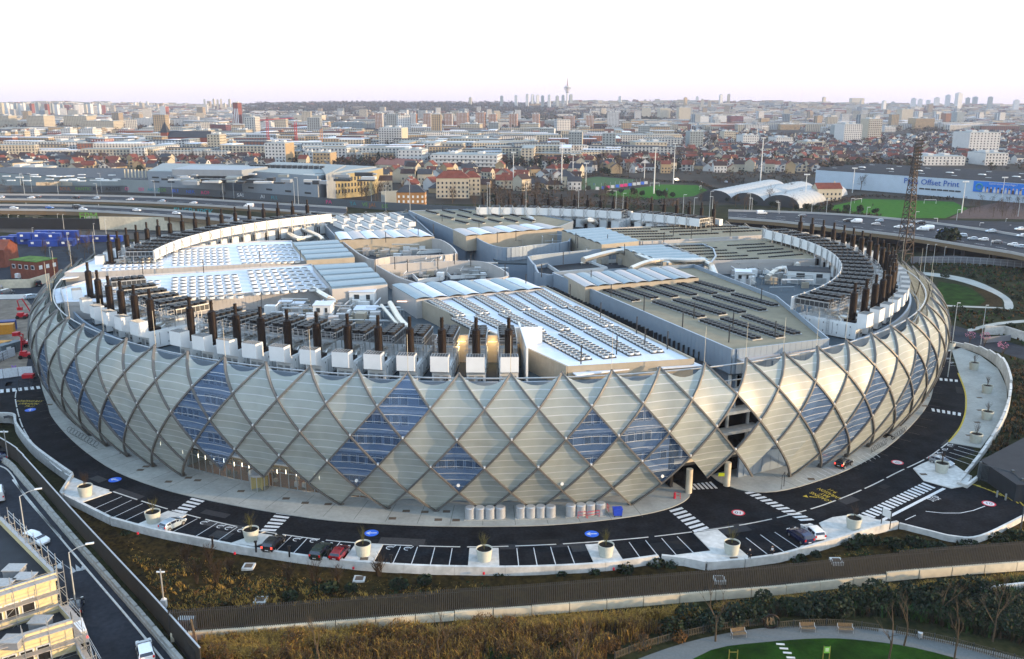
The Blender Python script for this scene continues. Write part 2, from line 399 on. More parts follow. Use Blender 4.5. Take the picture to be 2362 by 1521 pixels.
# soil bank between parapet and fence
FEN = [(395, 1478), (635, 1461), (1004, 1432), (1200, 1419), (1581, 1387), (1800, 1369), (2064, 1341), (2362, 1317), (2600, 1298)]
fenw = GP(FEN, -2)
pw = spline(parw[7:], 3) + krbw[1:]
bk = mb(M_soil); n = 90; rows = 9; vs = []
fa = along(spline(fenw, 4), 1.0); pa = along(pw, 1.0)
fl0 = G(250, 1300, -2)
for i in range(n + 1):
    p = pa[int(i / n * (len(pa) - 1))]; q = fa[int(i / n * (len(fa) - 1))]
    for j in range(rows + 1):
        t = j / rows; x, y = p[0] + (q[0] - p[0]) * t, p[1] + (q[1] - p[1]) * t
        vs.append((x, y, -.75 - 1.2 * t + (R.uniform(-.13, .13) if 0 < j < rows else 0)))
bk.add(vs, [(i * (rows + 1) + j, i * (rows + 1) + j + 1, (i + 1) * (rows + 1) + j + 1, (i + 1) * (rows + 1) + j) for i in range(n) for j in range(rows)])
bk.build('soil_bank', kind='structure', smooth=True, label='bare brown soil bank between the parapet and the fence')

# ---------------------------------------------------------------- paved surfaces on the platform
def road(name, px, z, m, label=None, thick=0, sp=False):
    pts = GP(px); b = mb(m)
    if thick: b.prism(pts, z - thick, z)
    else: b.flat(pts, z)
    return b.build(name, kind='structure', label=label)
# asphalt everywhere between the pavement ring and the parapet
OUT = [(-200, 885), (-60, 890), (-60, 955), (0, 957), (32, 960), (38, 982), (74, 1028), (118, 1063), (168, 1098), (141, 1140), (257, 1200), (346, 1224), (438, 1243), (562, 1267), (748, 1294), (896, 1307),
       (1035, 1313), (1200, 1314), (1377, 1306), (1525, 1287), (1579, 1293), (1629, 1303), (1718, 1296), (1800, 1284), (1865, 1266), (1954, 1240), (2016, 1221), (2075, 1208), (2146, 1226), (2200, 1238), (2262, 1237), (2362, 1190), (2520, 1110), (2520, 1075),
       (2362, 1150), (2240, 1120), (2190, 1085), (2205, 1060), (2250, 1045), (2240, 1025), (2180, 1020), (2230, 960), (2225, 890), (2190, 820), (2230, 800), (2178, 800)]
ring_in = [G(*q) for q in [(2178, 800)]]
poly = GP(OUT[:-1]) + [RP(a, 60.) [:2] for a in np.linspace(1.75, -1.62, 60)]
mb(M_asph).flat(poly, .006).build('ring_road', kind='structure', label='dark asphalt ring road round the building')
# concrete pavement at the foot of the facade (kerb height)
PV = [(92, 870), (98, 900), (110, 935), (118, 960), (150, 1000), (200, 1045), (270, 1090), (370, 1128), (480, 1155), (600, 1178), (700, 1194), (800, 1205), (1000, 1215), (1200, 1215), (1330, 1208), (1450, 1194), (1530, 1178), (1575, 1160), (1592, 1142), (1575, 1128), (1560, 1118)]
pv = spline(GP(PV), 3) + [RP(a, 88.)[:2] for a in np.linspace(.30, -1.45, 30)]
mb(M_pave).prism(pv, -.1, .13).build('pavement', kind='structure', label='pale concrete pavement round the foot of the facade')
PV2 = [(1640, 1098), (1665, 1116), (1720, 1134), (1790, 1135), (1870, 1116), (1960, 1083), (2040, 1038), (2100, 985), (2140, 935), (2153, 895), (2150, 870), (2175, 800), (2183, 740), (2170, 690)]
pv2 = spline(GP(PV2), 3) + [RP(a, 100.)[:2] for a in np.linspace(1.75, .42, 20)]
mb(M_pave).prism(pv2, -.1, .13).build('pavement', kind='structure', label='pale concrete pavement on the right side of the entrance passage')
# islands with planters between the parking bays
ISL = [[(168, 1104), (258, 1137), (190, 1160), (150, 1142), (140, 1140)], [(388, 1180), (430, 1190), (365, 1226), (312, 1213)], [(612, 1228), (600, 1232), (655, 1240), (585, 1262), (534, 1254), (580, 1238)],
       [(822, 1254), (884, 1258), (860, 1302), (790, 1297)], [(1083, 1266), (1150, 1266), (1152, 1312), (1079, 1312)], [(1350, 1258), (1412, 1254), (1440, 1298), (1372, 1305)],
       [(1600, 1231), (1655, 1223), (1735, 1293), (1629, 1302), (1579, 1292), (1525, 1286), (1640, 1272)],
       [(1889, 1208), (1920, 1195), (1965, 1189), (2000, 1192), (2022, 1200), (2075, 1208), (2016, 1221), (1954, 1240), (1865, 1266), (1845, 1262), (1908, 1240)],
       [(2106, 1082), (2125, 1072), (2142, 1065), (2180, 1066), (2205, 1076), (2240, 1100), (2228, 1122), (2195, 1128), (2130, 1110)],
       [(2190, 787), (2230, 800), (2185, 812), (2183, 800)]]
for i, p in enumerate(ISL):
    mb(M_conc).prism(GP(p), -.02, .13).build('kerbed_island', kind='structure', label='pale concrete island with a planter between parking bays')
APR = [(2190, 792), (2262, 822), (2302, 852), (2322, 895), (2324, 935), (2300, 985), (2262, 1035), (2186, 1022), (2215, 985), (2226, 950), (2226, 905), (2215, 872)]
mb(M_pave).prism(GP(APR), -.02, .13).build('side_pavement', kind='structure', label='pale pavement between the ring road and the curved retaining wall')
mb(M_yel).wall(spline(GP([(2210, 862), (2226, 905), (2227, 950), (2213, 990), (2188, 1021)]), 5), .0, .15, .3).build('yellow_kerb', kind='structure')
# white edge line and gutters (outer edge of the ring road)
EDG = [(38, 900), (36, 925), (52, 985), (90, 1040), (160, 1098), (275, 1139), (368, 1169), (480, 1200), (600, 1225), (740, 1245), (860, 1255), (980, 1260), (1100, 1262), (1240, 1258), (1360, 1251), (1480, 1241), (1600, 1227), (1700, 1213), (1800, 1193), (1900, 1165), (2000, 1125), (2070, 1090), (2140, 1056), (2190, 1019)]
ed = spline(GP(EDG), 6); eb = mb(M_conc)
st = along(ed, 1.0); k = 0
while k < len(st) - 1:
    c = [q[:2] for q in st[k:k + 7]]
    if len(c) > 1: eb.wall(c, .0, .022, .22)
    k += 7
eb.build('road_edge_line', kind='structure', label='pale edge strip between the ring road and the bays')
for i in range(26):       # patched and worn places in the tarmac
    a = R.uniform(-1.25, 1.3); r_ = R.uniform(113.5, 120); w_, L_ = R.uniform(.8, 2.6), R.uniform(1.5, 7); da = L_ / r_ / 2
    mb(mat('tarmac_patch_%d' % (i % 3), [(.022, .024, .028), (.006, .0065, .008), (.03, .031, .033)][i % 3], .95, var=.3, scale=3)).flat([RP(a - da, r_)[:2], RP(a + da, r_)[:2], RP(a + da, r_ + w_)[:2], RP(a - da, r_ + w_)[:2]], .009 + (i % 3) * .001).build('tarmac_patch', kind='structure')
ML = mb(M_paint); ZL = .016
def stripe(a, b, wd, z=ZL, m=None, tgt=None):
    t = tgt or ML; d = Vector((b[0] - a[0], b[1] - a[1])).normalized(); nn = Vector((-d.y, d.x)) * wd / 2
    t.quad((a[0] - nn.x, a[1] - nn.y, z), (b[0] - nn.x, b[1] - nn.y, z), (b[0] + nn.x, b[1] + nn.y, z), (a[0] + nn.x, a[1] + nn.y, z))
BAYS = [((281, 1146), (212, 1176)), ((304, 1154), (236, 1186)), ((329, 1162), (261, 1194)), ((354, 1170), (287, 1202)), ((455, 1197), (396, 1229)), ((501, 1207), (446, 1241)), ((548, 1216), (499, 1250)),
        ((673, 1237), (632, 1276)), ((710, 1241), (671, 1283)), ((785, 1250), (750, 1293)), ((924, 1261), (904, 1305)), ((963, 1262), (947, 1307)), ((1003, 1263), (991, 1309)), ((1043, 1265), (1035, 1310)),
        ((1192, 1265), (1197, 1310)), ((1231, 1264), (1240, 1309)), ((1270, 1262), (1283, 1307)), ((1310, 1260), (1327, 1305)), ((1451, 1251), (1481, 1293)), ((1489, 1247), (1522, 1288)), ((1526, 1242), (1563, 1284)), ((1562, 1238), (1602, 1278)),
        ((1721, 1241), (1770, 1279)), ((1754, 1234), (1808, 1273)), ((1787, 1228), (1842, 1265)), ((1820, 1218), (1875, 1258)),
        ((2210, 1030), (2262, 1045)), ((2200, 1037), (2256, 1053)), ((2190, 1044), (2250, 1062)), ((2180, 1052), (2238, 1072)), ((2182, 826), (2222, 828)), ((2185, 835), (2228, 838)), ((2188, 843), (2232, 847))]
for a, b in BAYS: stripe(G(*a), G(*b), .12)
def crosswalk(a0, a1, b0, b1, n, nm='crossing'):
    """stripes between the near line a0-a1 and the far line b0-b1"""
    A0, A1, B0, B1 = G(*a0), G(*a1), G(*b0), G(*b1)
    for i in range(n):
        t0, t1 = (i + .02) / n, (i + .58) / n
        p = [lerp(A0, A1, t0), lerp(A0, A1, t1), lerp(B0, B1, t1), lerp(B0, B1, t0)]
        ML.add([(q[0], q[1], ZL) for q in p], [(0, 1, 2, 3)] )
crosswalk((452, 1142), (395, 1183), (482, 1150), (424, 1187), 6)
crosswalk((640, 1181), (598, 1228), (675, 1186), (632, 1229), 6)
crosswalk((1543, 1178), (1606, 1232), (1572, 1170), (1640, 1222), 7)
crosswalk((1717, 1137), (1853, 1205), (1737, 1133), (1885, 1203), 11)
crosswalk((1977, 1189), (2132, 1112), (2006, 1200), (2162, 1124), 18)
crosswalk((1588, 1118), (1644, 1111), (1600, 1130), (1660, 1127), 6)
crosswalk((2148, 942), (2222, 954), (2150, 949), (2221, 961), 6)
crosswalk((2155, 871), (2214, 877), (2156, 877), (2214, 882), 5)
crosswalk((0, 899), (110, 889), (0, 907), (113, 895), 8)
crosswalk((-120, 908), (0, 899), (-120, 916), (0, 907), 8)
stripe(G(2028, 1204), G(2178, 1127), .55)
for a, b in (((2135, 1180), (2175, 1184)), ((2175, 1184), (2215, 1184)), ((2215, 1184), (2245, 1178)), ((2245, 1178), (2272, 1168)), ((2088, 1200), (2112, 1189))): stripe(G(*a), G(*b), .15)
for i in range(16):      # hatched marks on the right-hand pavement
    a = lerp(G(1835, 1108), G(2010, 1043), i / 15); b = lerp(G(1862, 1120), G(2030, 1057), i / 15); stripe(a, b, .1, .136)
ML.build('road_markings', kind='structure', label='white painted bay lines and crossings')
# hatching in yellow near the gate
yb = mb(M_yel)
for i in range(9):
    a = lerp(G(2240, 1117), G(2345, 1150), i / 8); b = lerp(G(2262, 1122), G(2362, 1168), i / 8); stripe(a, b, .25, ZL, tgt=yb)
yb.build('road_markings', kind='structure', label='yellow hatched markings in front of the grey gate')
def text(body, loc, size, rz, m, name, parent=None, rx=0., ext=.004, label=None, kind=None, cat=None, stretch=1., align='CENTER', ry=0.):
    c = bpy.data.curves.new(name, 'FONT'); c.body = body; c.size = size; c.extrude = ext; c.align_x = align; c.align_y = 'CENTER'; c.resolution_u = 2
    o = bpy.data.objects.new(name, c); COL.objects.link(o); c.materials.append(m)
    dg = bpy.context.evaluated_depsgraph_get(); me = bpy.data.meshes.new_from_object(o.evaluated_get(dg)); me.name = name
    bpy.data.objects.remove(o); o = bpy.data.objects.new(name, me); COL.objects.link(o); me.materials.clear(); me.materials.append(m)
    o.rotation_euler = (rx, ry, rz); o.scale = (1, stretch, 1)
    if parent is not None: o.parent = parent; pl = WORG(parent); o.location = tuple(loc[i] - pl[i] for i in range(3))
    else: o.location = loc
    return tag(o, label, cat, kind=kind)
def disc(u, v, kind, rz):
    x, y = G(u, v); t = thing('road_emblem', 'x', 'road marking', (x, y, .012), rz)
    if kind == 'arrow':
        t['label'] = 'round blue road disc with white arrow'
        d = MB().use(M_blue); d.cyl(0, 0, 0, .006, 1.05, n=32); d.build('disc', t, local=True)
        a = mb(M_paint); a.add([(-.85, 0, .01), (-.25, -.5, .01), (-.12, -.38, .01), (-.42, -.12, .01), (.8, -.12, .01), (.8, .12, .01), (-.42, .12, .01), (-.12, .38, .01), (-.25, .5, .01)], [(0, 1, 2, 3, 4, 5, 6, 7, 8)]); a.build('arrow', t, local=True)
    else:
        t['label'] = 'round white road disc with red rim and number 10'
        mb(M_red).cyl(0, 0, 0, .004, 1.05, n=32).build('rim', t, local=True); mb(M_paint).cyl(0, 0, 0, .009, .82, n=32).build('disc', t, local=True)
        o = text('10', (0, 0, 0), 1.15, 0, M_black, 'digits'); o.parent = t; o.location = (0, 0, .012)
    return t
disc(857, 1230, 'arrow', .03); disc(1365, 1232, 'arrow', .06); disc(265, 1107, 'arrow', -.38); disc(70, 946, 'arrow', -1.2)
disc(1703, 1183, 'ten', 2.9); disc(2070, 1067, 'ten', -2.2); disc(2281, 1162, 'ten', -.35)
h_ = math.atan2(G(1877, 1126)[1] - G(1931, 1152)[1], G(1877, 1126)[0] - G(1931, 1152)[0])
for s_, u_, v_ in (('LOADING', 1893, 1147), ('BAY', 1903, 1143), ('LIVRAISON', 1913, 1139), ('9-11', 1920, 1133)): text(s_, (*G(u_, v_), .016), .95, h_, M_yel, 'road_lettering', kind='structure', stretch=1.3)
text('LOADING BAY', (*G(68, 926), .016), .85, -.05, M_yel, 'road_lettering', kind='structure', stretch=1.7)
text('LIVRAISON', (*G(66, 932), .016), .85, -.05, M_yel, 'road_lettering', kind='structure', stretch=1.7)
text('T9-11', (*G(68, 938), .016), .85, -.05, M_yel, 'road_lettering', kind='structure', stretch=1.7)
text('STOP', (*G(2156, 1151), .016), 1.0, math.atan2(G(2172, 1146)[1] - G(2139, 1156)[1], G(2172, 1146)[0] - G(2139, 1156)[0]), M_paint, 'road_lettering', kind='structure', stretch=2.0)
ya = mb(M_yel); p, q = G(1867, 1146), G(1885, 1148); stripe(p, q, .25, .016, tgt=ya); ya.add([(p[0] - .3, p[1] - .4, .016), (p[0] - .3, p[1] + .6, .016), (p[0] - 1.1, p[1] + .1, .016)], [(0, 1, 2)])
ya.build('road_markings', kind='structure')
wc = mb(M_paint)      # wheelchair marks
for u, v in ((470, 1206), (508, 1215), (527, 1219), (556, 1224), (684, 1245), (723, 1248), (899, 1264), (940, 1266), (2192, 1028), (2180, 1038), (2168, 1046), (2186, 828), (2194, 838)):
    x, y = G(u, v); n = 14
    for i in range(n - 3):
        a0, a1 = 2 * pi * i / n, 2 * pi * (i + 1) / n
        wc.add([(x + .42 * cos(a0), y + .42 * sin(a0), ZL), (x + .55 * cos(a0), y + .55 * sin(a0), ZL), (x + .55 * cos(a1), y + .55 * sin(a1), ZL), (x + .42 * cos(a1), y + .42 * sin(a1), ZL)], [(0, 1, 2, 3)])
    stripe((x - .3, y + .2), (x + .55, y + .25), .14, tgt=wc); stripe((x + .5, y + .2), (x + .8, y + .7), .14, tgt=wc)
wc.build('wheelchair_marks', kind='structure', label='white wheelchair symbols in the disabled bays')
jt = mb(mat('dark_joint', (.10, .10, .09), .9))      # dark cast joints of the pavement, one even colour
for a in list(np.arange(-1.3, .27, .045)) + list(np.arange(.5, 1.4, .045)):
    p_, q_ = RP(a, 104.5), RP(a, 111.3); stripe(p_, q_, .07, .134, tgt=jt)
jt.build('pavement_joints', kind='structure')
# drain covers and hatches
mgrate = mat('rusty_grating', (.10, .075, .055), .8, var=.2)
for i, (u, v) in enumerate([(660, 1152), (704, 1162), (757, 1165), (905, 1198), (937, 1181), (980, 1183), (1011, 1201), (1030, 1182), (1052, 1202), (389, 1113), (324, 1086), (435, 1104), (456, 1110), (556, 1135), (284, 1046), (115, 935), (337, 1078), (1871, 1107),
                            (2130, 1096), (2138, 915), (2133, 938), (2259, 919), (2260, 948), (2254, 976), (2235, 1006), (840, 1291), (1693, 1290)]):
    x, y = G(u, v); g = mb(mgrate); g.box((x, y, .136), (1.15, .8, .03)); g.build('drain_cover', label='small rusty metal drain cover set in the pale pavement', cat='drain cover', group='drain covers in the pavements')
# ---------------------------------------------------------------- the round building
DC = thing('data_centre', 'huge round building behind a curved lattice of pale membrane diamonds', 'building', (CX, CY, 0))
RR = [106.58, 110.2, 110.95, 110.76, 109.18, 106.6]; ZZ = [22.85, 18.31, 13.76, 9.11, 4.61, .12]
RC = np.polyfit(range(6), RR, 4); ZC = np.polyfit(range(6), ZZ, 4)
def SK(k, t, off=0.):
    a = (k - PH) * 2 * pi / NK; r = float(np.polyval(RC, t)) + off; return (CX + r * sin(a), CY - r * cos(a), float(np.polyval(ZC, t)))
KL, KR = -21, 25
NOFOOT = {-4.5, -3.5, -2.5, 5.5, 6.5, 7.5}        # feet left out above the entrances
BLUE = {(0, 0), (1, -.5), (2, -1), (2, 1), (1, 3.5), (1, 4.5), (2, 5), (1, 8.5), (1, 10.5), (2, 10), (3, 9.5), (1, 12.5), (2, 12), (1, -8.5), (2, -8), (2, -7), (1, -4.5), (0, -4), (2, -4), (1, -10.5), (2, -11), (1, 13.5), (2, 16)}
OPEN = {(1, 6.5)}
def rib(k0, sgn, t0, t1):
    n = int((t1 - t0) * 3) + 1; vs = []; W, Dp = .13, .34
    for i in range(n):
        t = t0 + (t1 - t0) * i / (n - 1); k = k0 + sgn * t / 2
        p = Vector(SK(k, t)); q = Vector(SK(k + sgn * .02, min(t + .04, 5.1))); o = Vector(SK(k, t, 1.)) - p
        tg = (q - p).normalized(); o = (o - tg * o.dot(tg)).normalized(); s = tg.cross(o).normalized()
        for a, b in ((-W, -.08), (W, -.08), (W, Dp), (-W, Dp)): vs.append(p + s * a + o * (b + (.012 if sgn > 0 else 0)))
    fs = [(i * 4 + j, i * 4 + (j + 1) % 4, i * 4 + 4 + (j + 1) % 4, i * 4 + 4 + j) for i in range(n - 1) for j in range(4)]
    fs += [(3, 2, 1, 0), tuple(range((n - 1) * 4, n * 4))]
    b = mb(M_rib); b.add(vs, fs); return b
rear = mb(M_rib)
for k in range(int(NK)):
    kk = k if k <= KR else k - int(NK)
    for sg in (1, -1):
        foot = kk + sg * 2.5
        t1 = 5.
        if foot in NOFOOT: t1 = 4. if foot not in (6.5,) else 3.
        if foot == 7.5: t1 = 4.35 if sg > 0 else 3.
        b = rib(kk, sg, 0, t1)
        if KL <= kk <= KR: b.build('facade_rib', DC)
        else:
            o = len(rear.v); rear.v += b.v; rear.f += [tuple(i + o for i in f) for f in b.f]; rear.m += b.m
def patch(fn, n, m_):
    vs = [fn(i / n, j / n) for j in range(n + 1) for i in range(n + 1)]; b = mb(m_)
    b.add(vs, [(j * (n + 1) + i, j * (n + 1) + i + 1, (j + 1) * (n + 1) + i + 1, (j + 1) * (n + 1) + i) for j in range(n) for i in range(n)]); return b
rearm = mb(M_mem)
def emit(b, k, nm, film):
    if KL <= k <= KR:
        o = b.build(nm, DC, smooth=True)
        if film: o['label'] = 'transparent blue film diamond'
    else:
        o = len(rearm.v); rearm.v += b.v; rearm.f += [tuple(i + o for i in f) for f in b.f]; rearm.m += [0] * len(b.f)
for k in range(-43, 43):
    for i in (0, 1, 2, 3):
        kc = k + (.5 if i % 2 else 0)
        if (i, kc) in OPEN: continue
        if i == 3 and kc in NOFOOT: continue
        if i == 3 and kc == 7.5: continue
        if i == 2 and kc == 7 and False: continue
        film = (i, kc) in BLUE
        f = lambda a, b, i=i, kc=kc: SK(kc + (a - b) / 2, i + a + b, .05 - .38 * 16 * a * (1 - a) * b * (1 - b))
        emit(patch(f, 5, M_film if film else M_mem), kc, 'membrane_panel', film)
    # top triangle with a sagging free edge
    if k != 6:
        def f(a, b, k=k):
            s = a - .5; tu = .36 * (1 - 4 * s * s); tl = 1 - 2 * abs(s) if abs(s) < .4999 else 0
            return SK(k + .5 + s, tu + (max(tl, tu) - tu) * b, -.15 * (1 - 4 * s * s) * 4 * b * (1 - b) - .5 * (1 - 4 * s * s) * (1 - b))
        emit(patch(f, 8, M_mem), k, 'edge_membrane', False)
    if not ({k - .5, k + .5} & NOFOOT):
        def f(a, b, k=k):
            s = a - .5; tu = 4 + 2 * abs(s); tl = 5 - .62 * (1 - 4 * s * s)
            return SK(k + s, tu + (max(tl, tu) - tu) * b, .03)
        emit(patch(f, 8, M_mem), k, 'arched_skirt', False)
rear.build('rear_ribs', DC, kind='stuff'); rearm.build('rear_membranes', DC, kind='stuff', smooth=True)
# steel ring tube behind the peaks, feet, node caps
tb = mb(M_steel); tb.tube([RP(a, 105.6, 21.7) for a in np.linspace(-pi, pi, 173)[:-1]], .13, 6, close=True)
tb.tube([RP(a, 104.6, 18.6) for a in np.linspace(-pi, pi, 173)[:-1]], .1, 5, close=True); tb.build('ring_rail', DC)
foot_me = MB().use(M_rib); foot_me.cyl(0, 0, -.12, 0.02, .55, n=10); foot_me.cyl(0, 0, 0, .5, .2, n=8); foot_me.box((0, 0, .35), (.7, .16, .5)); foot_me = foot_me.mesh('foot')
cap = MB().use(M_conc); cap.cyl(0, 0, -.1, .16, .3, .2, n=10); cap = cap.mesh('node_cap')
for k in range(KL, KR):
    if k + .5 not in NOFOOT:
        x, y, z = SK(k + .5, 5); part('foot', foot_me, DC, (x - CX, y - CY, .14), (k - PH) * 2 * pi / NK)
    for i in (1, 2, 3):
        kc = k + (.5 if i % 2 else 0); x, y, z = SK(kc, i - .06, .1); part('node_cap', cap, DC, (x - CX, y - CY, z), 0)
# mast rods standing on every other peak
rod = mb(M_cream); rod.cyl(0, 0, 0, 6.5, .05, .035, n=5); rod = rod.mesh('lightning_rod')
for k in list(range(-20, 24, 1)):
    if k % 2 == 0 or k in (7, 9):
        x, y, z = SK(k, 0); part('lightning_rod', rod, DC, (x - CX, y - CY, z - .6))

# inner drum with storeys
ww = mb(M_clad); ww.wall([RP(a, 102.6)[:2] for a in np.linspace(-pi + .01, .305, 130)], 3.9, 20.2, .4)
ww.wall([RP(a, 102.6)[:2] for a in np.linspace(.50, pi - .01, 100)], 3.9, 20.2, .4)
ww.use(M_clad).wall([RP(a, 102.9)[:2] for a in np.linspace(-.16, .24, 24)], .1, 3.9, .4)
ww.wall([RP(a, 102.9)[:2] for a in np.linspace(.44, 1.6, 40)], .1, 3.9, .4)
ww.wall([RP(a, 102.9)[:2] for a in np.linspace(-1.6, -.53, 40)], .1, 3.9, .4)
ww.build('inner_wall', DC)
M_inb = mat('inner_blue_grey_panel', (.30, .34, .40), .5, var=.06)
WIN = [17.0, 13.6, 10.1, 6.5]
win = MB(); win.use(M_conc); win.box((0, -.05, 0), (1.25, .12, 1.75)); win.use(M_glass); win.box((0, -.13, 0), (.98, .06, 1.45)); win = win.mesh('window')
for z in WIN:
    for i in range(64):
        a = -.60 + i * .0142
        if (i % 9) == 8: continue
        x, y, _ = RP(a, 102.85); part('window', win, DC, (x - CX, y - CY, z), a)
fl = mb(M_conc)
for z in (4.1, 8.0, 11.6, 15.1, 18.3):
    fl.wall([RP(a, 103.3)[:2] for a in np.linspace(-1.6, .30, 90)], z, z + .28, .9); fl.wall([RP(a, 103.3)[:2] for a in np.linspace(.52, 1.6, 60)], z, z + .28, .9)
fl.build('storey_ledge', DC)
# panel joints on the ground storey: each cladding panel
pan = MB().use(M_clad); pan.box((0, 0, 0), (1.9, .08, 3.5)); pan = pan.mesh('wall_panel')
for a in list(np.arange(-.15, .23, .0192)) + list(np.arange(.46, 1.3, .0192)):
    x, y, _ = RP(a, 103.16); part('wall_panel', pan, DC, (x - CX, y - CY, 2.05), a)
# glazed lobby under the lifted edge
glz = bpy.data.materials.new('lobby_glass'); glz.use_nodes = True; q = glz.node_tree.nodes['Principled BSDF']; q.inputs['Base Color'].default_value = (.22, .26, .24, 1)
q.inputs['Roughness'].default_value = .08; q.inputs['Alpha'].default_value = .25
for a_ in (-.46, -.38, -.30, -.22):
    ld = bpy.data.lights.new('lobby_lamp', 'POINT'); ld.energy = 90; ld.color = (1, .6, .25); ld.shadow_soft_size = .3; lo_ = bpy.data.objects.new('lobby_lamp', ld); COL.objects.link(lo_); lo_.location = (*RP(a_, 100.5)[:2], 3.2)
mul = MB().use(M_steel); mul.box((0, 0, 0), (.09, .16, 3.9)); mul = mul.mesh('mullion')
gp = MB().use(glz); gp.box((0, 0, 0), (1.5, .03, 3.8)); gp = gp.mesh('glass_pane')
for i, a in enumerate(np.arange(-.525, -.165, .0152)):
    x, y, _ = RP(a, 103.9); part('mullion', mul, DC, (x - CX, y - CY, 2.0), a)
    x, y, _ = RP(a + .0076, 103.9); part('glass_pane', gp, DC, (x - CX, y - CY, 2.0), a + .0076)
tr = mb(M_steel); tr.wall([RP(a, 103.9)[:2] for a in np.linspace(-.525, -.16, 24)], 2.9, 2.98, .18); tr.wall([RP(a, 103.9)[:2] for a in np.linspace(-.525, -.16, 24)], .12, .3, .2); tr.build('transom', DC)
lb = mb(mat('lobby_wood', (.22, .10, .035), .7, var=.25)); lb.flat([RP(a, 103.7)[:2] for a in np.linspace(-.53, -.16, 20)] + [RP(a, 97)[:2] for a in np.linspace(-.16, -.53, 20)], .14)
lb.use(mat('lobby_wall', (.30, .33, .28), .8)).wall([RP(a, 97.5)[:2] for a in np.linspace(-.53, -.16, 20)], .1, 4.2, .2)
for i in range(26):
    a = -.51 + i * .0135; x, y, _ = RP(a, R.uniform(99, 102.6)); lb.use(R.choice([M_white, M_wood, M_wood])).box((x, y, .6), (.6, .5, R.uniform(.5, .95)), a)
lb.build('lobby_interior', DC, kind='stuff')
pen = MB().use(M_pend); pen.cyl(0, 0, 0, .7, .055, n=6); pen = pen.mesh('pendant_lamp')
for i, (u, v) in enumerate([(371, 1026), (396, 1038), (457, 1053), (474, 1057), (492, 1058), (517, 1060), (540, 1075), (558, 1085), (574, 1078), (638, 1088), (661, 1089), (685, 1098), (692, 1088), (726, 1092), (736, 1099), (422, 1040)]):
    a = PHI(u, 105, 3.6); x, y, _ = RP(a, 105.0); part('pendant_lamp', pen, DC, (x - CX, y - CY, 3.3 + R.uniform(-.2, .3)), a)
# strip lamps
st_me = MB().use(M_tube); st_me.box((0, 0, 0), (2.2, .1, .16)); st_me = st_me.mesh('strip_lamp')
# white disc lamps
dl = MB().use(M_lamp); dl.cyl(0, 0, 0, .16, .26, n=12); dl = dl.mesh('round_lamp')
for u, v in ((827, 1099), (1059, 1110), (1520, 1089), (1295, 1107)):
    a = PHI(u, 108.6, 5.6); x, y, _ = RP(a, 109.8); part('round_lamp', dl, DC, (x - CX, y - CY, 6.0), a, rot=(pi / 2, 0, a))
# revolving door
x, y, _ = RP(PHI(597, 105, 1.5), 105.0); rd = thing('revolving_door', 'cylindrical glass revolving door with a flat round canopy in the lobby front', 'door', (x, y, .13))
mb(M_steel).cyl(0, 0, 2.6, 2.95, 1.75, n=28).build('canopy', rd, local=True)
d = mb(M_steel)
for i in range(8): d.box((1.6 * cos(i * pi / 4), 1.6 * sin(i * pi / 4), 1.3), (.1, .1, 2.6), i * pi / 4)
d.build('frame', rd, local=True); d = mb(glz); d.cyl(0, 0, .05, 2.6, 1.55, n=24, cap=False); d.build('drum_glass', rd, local=True)
d = mb(mat('yellow_door_leaf', (.5, .40, .12), .4)); d.box((0, 0, 1.3), (2.8, .05, 2.4), .6); d.box((0, 0, 1.3), (.05, 2.8, 2.4), .6); d.build('door_leaf', rd, local=True)  # leaves in one even yellow
# passage through the building on the right
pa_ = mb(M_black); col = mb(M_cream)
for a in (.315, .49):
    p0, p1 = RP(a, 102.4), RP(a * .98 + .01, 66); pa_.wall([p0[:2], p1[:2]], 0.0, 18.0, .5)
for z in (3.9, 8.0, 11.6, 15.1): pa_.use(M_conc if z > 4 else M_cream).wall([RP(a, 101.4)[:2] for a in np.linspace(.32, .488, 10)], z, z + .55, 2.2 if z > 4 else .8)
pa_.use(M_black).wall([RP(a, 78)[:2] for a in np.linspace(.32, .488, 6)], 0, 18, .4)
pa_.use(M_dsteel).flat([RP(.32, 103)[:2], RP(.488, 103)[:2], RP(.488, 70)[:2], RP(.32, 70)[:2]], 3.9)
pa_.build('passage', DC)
for u, v in ((1588, 1136), (1676, 1120), (1621, 1130)):
    x, y = G(u, v, .13)
    if u != 1621: mb(M_cream).cyl(x, y, .1, 4.3, .55, n=18).build('column', DC)
for i in range(4):
    x, y, _ = RP(.34 + i * .045, 100.4); mb(M_conc).cyl(x, y, 4.4, 18, .3, n=10).build('column', DC)

# roof deck and blocks
ZD, ZR = 18.6, 22.0
dk = mb(M_bdeck); lw = lambda px: [G(u, v, 18.6) for u, v in px]
LNL = lw([(1625, 862), (1262, 684), (1172, 650), (1051, 596), (1000, 552), (925, 492)]); LNR = lw([(1700, 858), (1275, 655), (1218, 608), (1150, 606), (1100, 570), (1075, 552), (958, 490)])
pol = lambda q: math.atan2(q[0] - CX, CY - q[1])
a0, a1 = pol(LNL[0]), pol(LNL[-1]); a1 = a1 - 2 * pi if a1 > 0 else a1
dk.prism(LNL + [RP(a, 104.)[:2] for a in np.linspace(a1, a0, 60)], ZD - .5, ZD); dk.build('roof_deck', DC)
dk = mb(M_bdeck); a0, a1 = pol(LNR[0]), pol(LNR[-1]); a1 = a1 + 2 * pi if a1 < 0 else a1
dk.prism(LNR + [RP(a, 104.)[:2] for a in np.linspace(a1, a0, 60)], ZD - .5, ZD); dk.build('roof_deck', DC)
dk = mb(M_droof); dk.prism([RP(a, 102.0)[:2] for a in np.linspace(-pi, pi, 61)[:-1]], 11.4, 11.6); dk.build('lane_floor', DC)
dk = mb(M_clad); dk.wall(LNL, 11.6, 18.1, .3); dk.wall(LNR, 11.6, 18.1, .3); dk.build('lane_wall', DC)
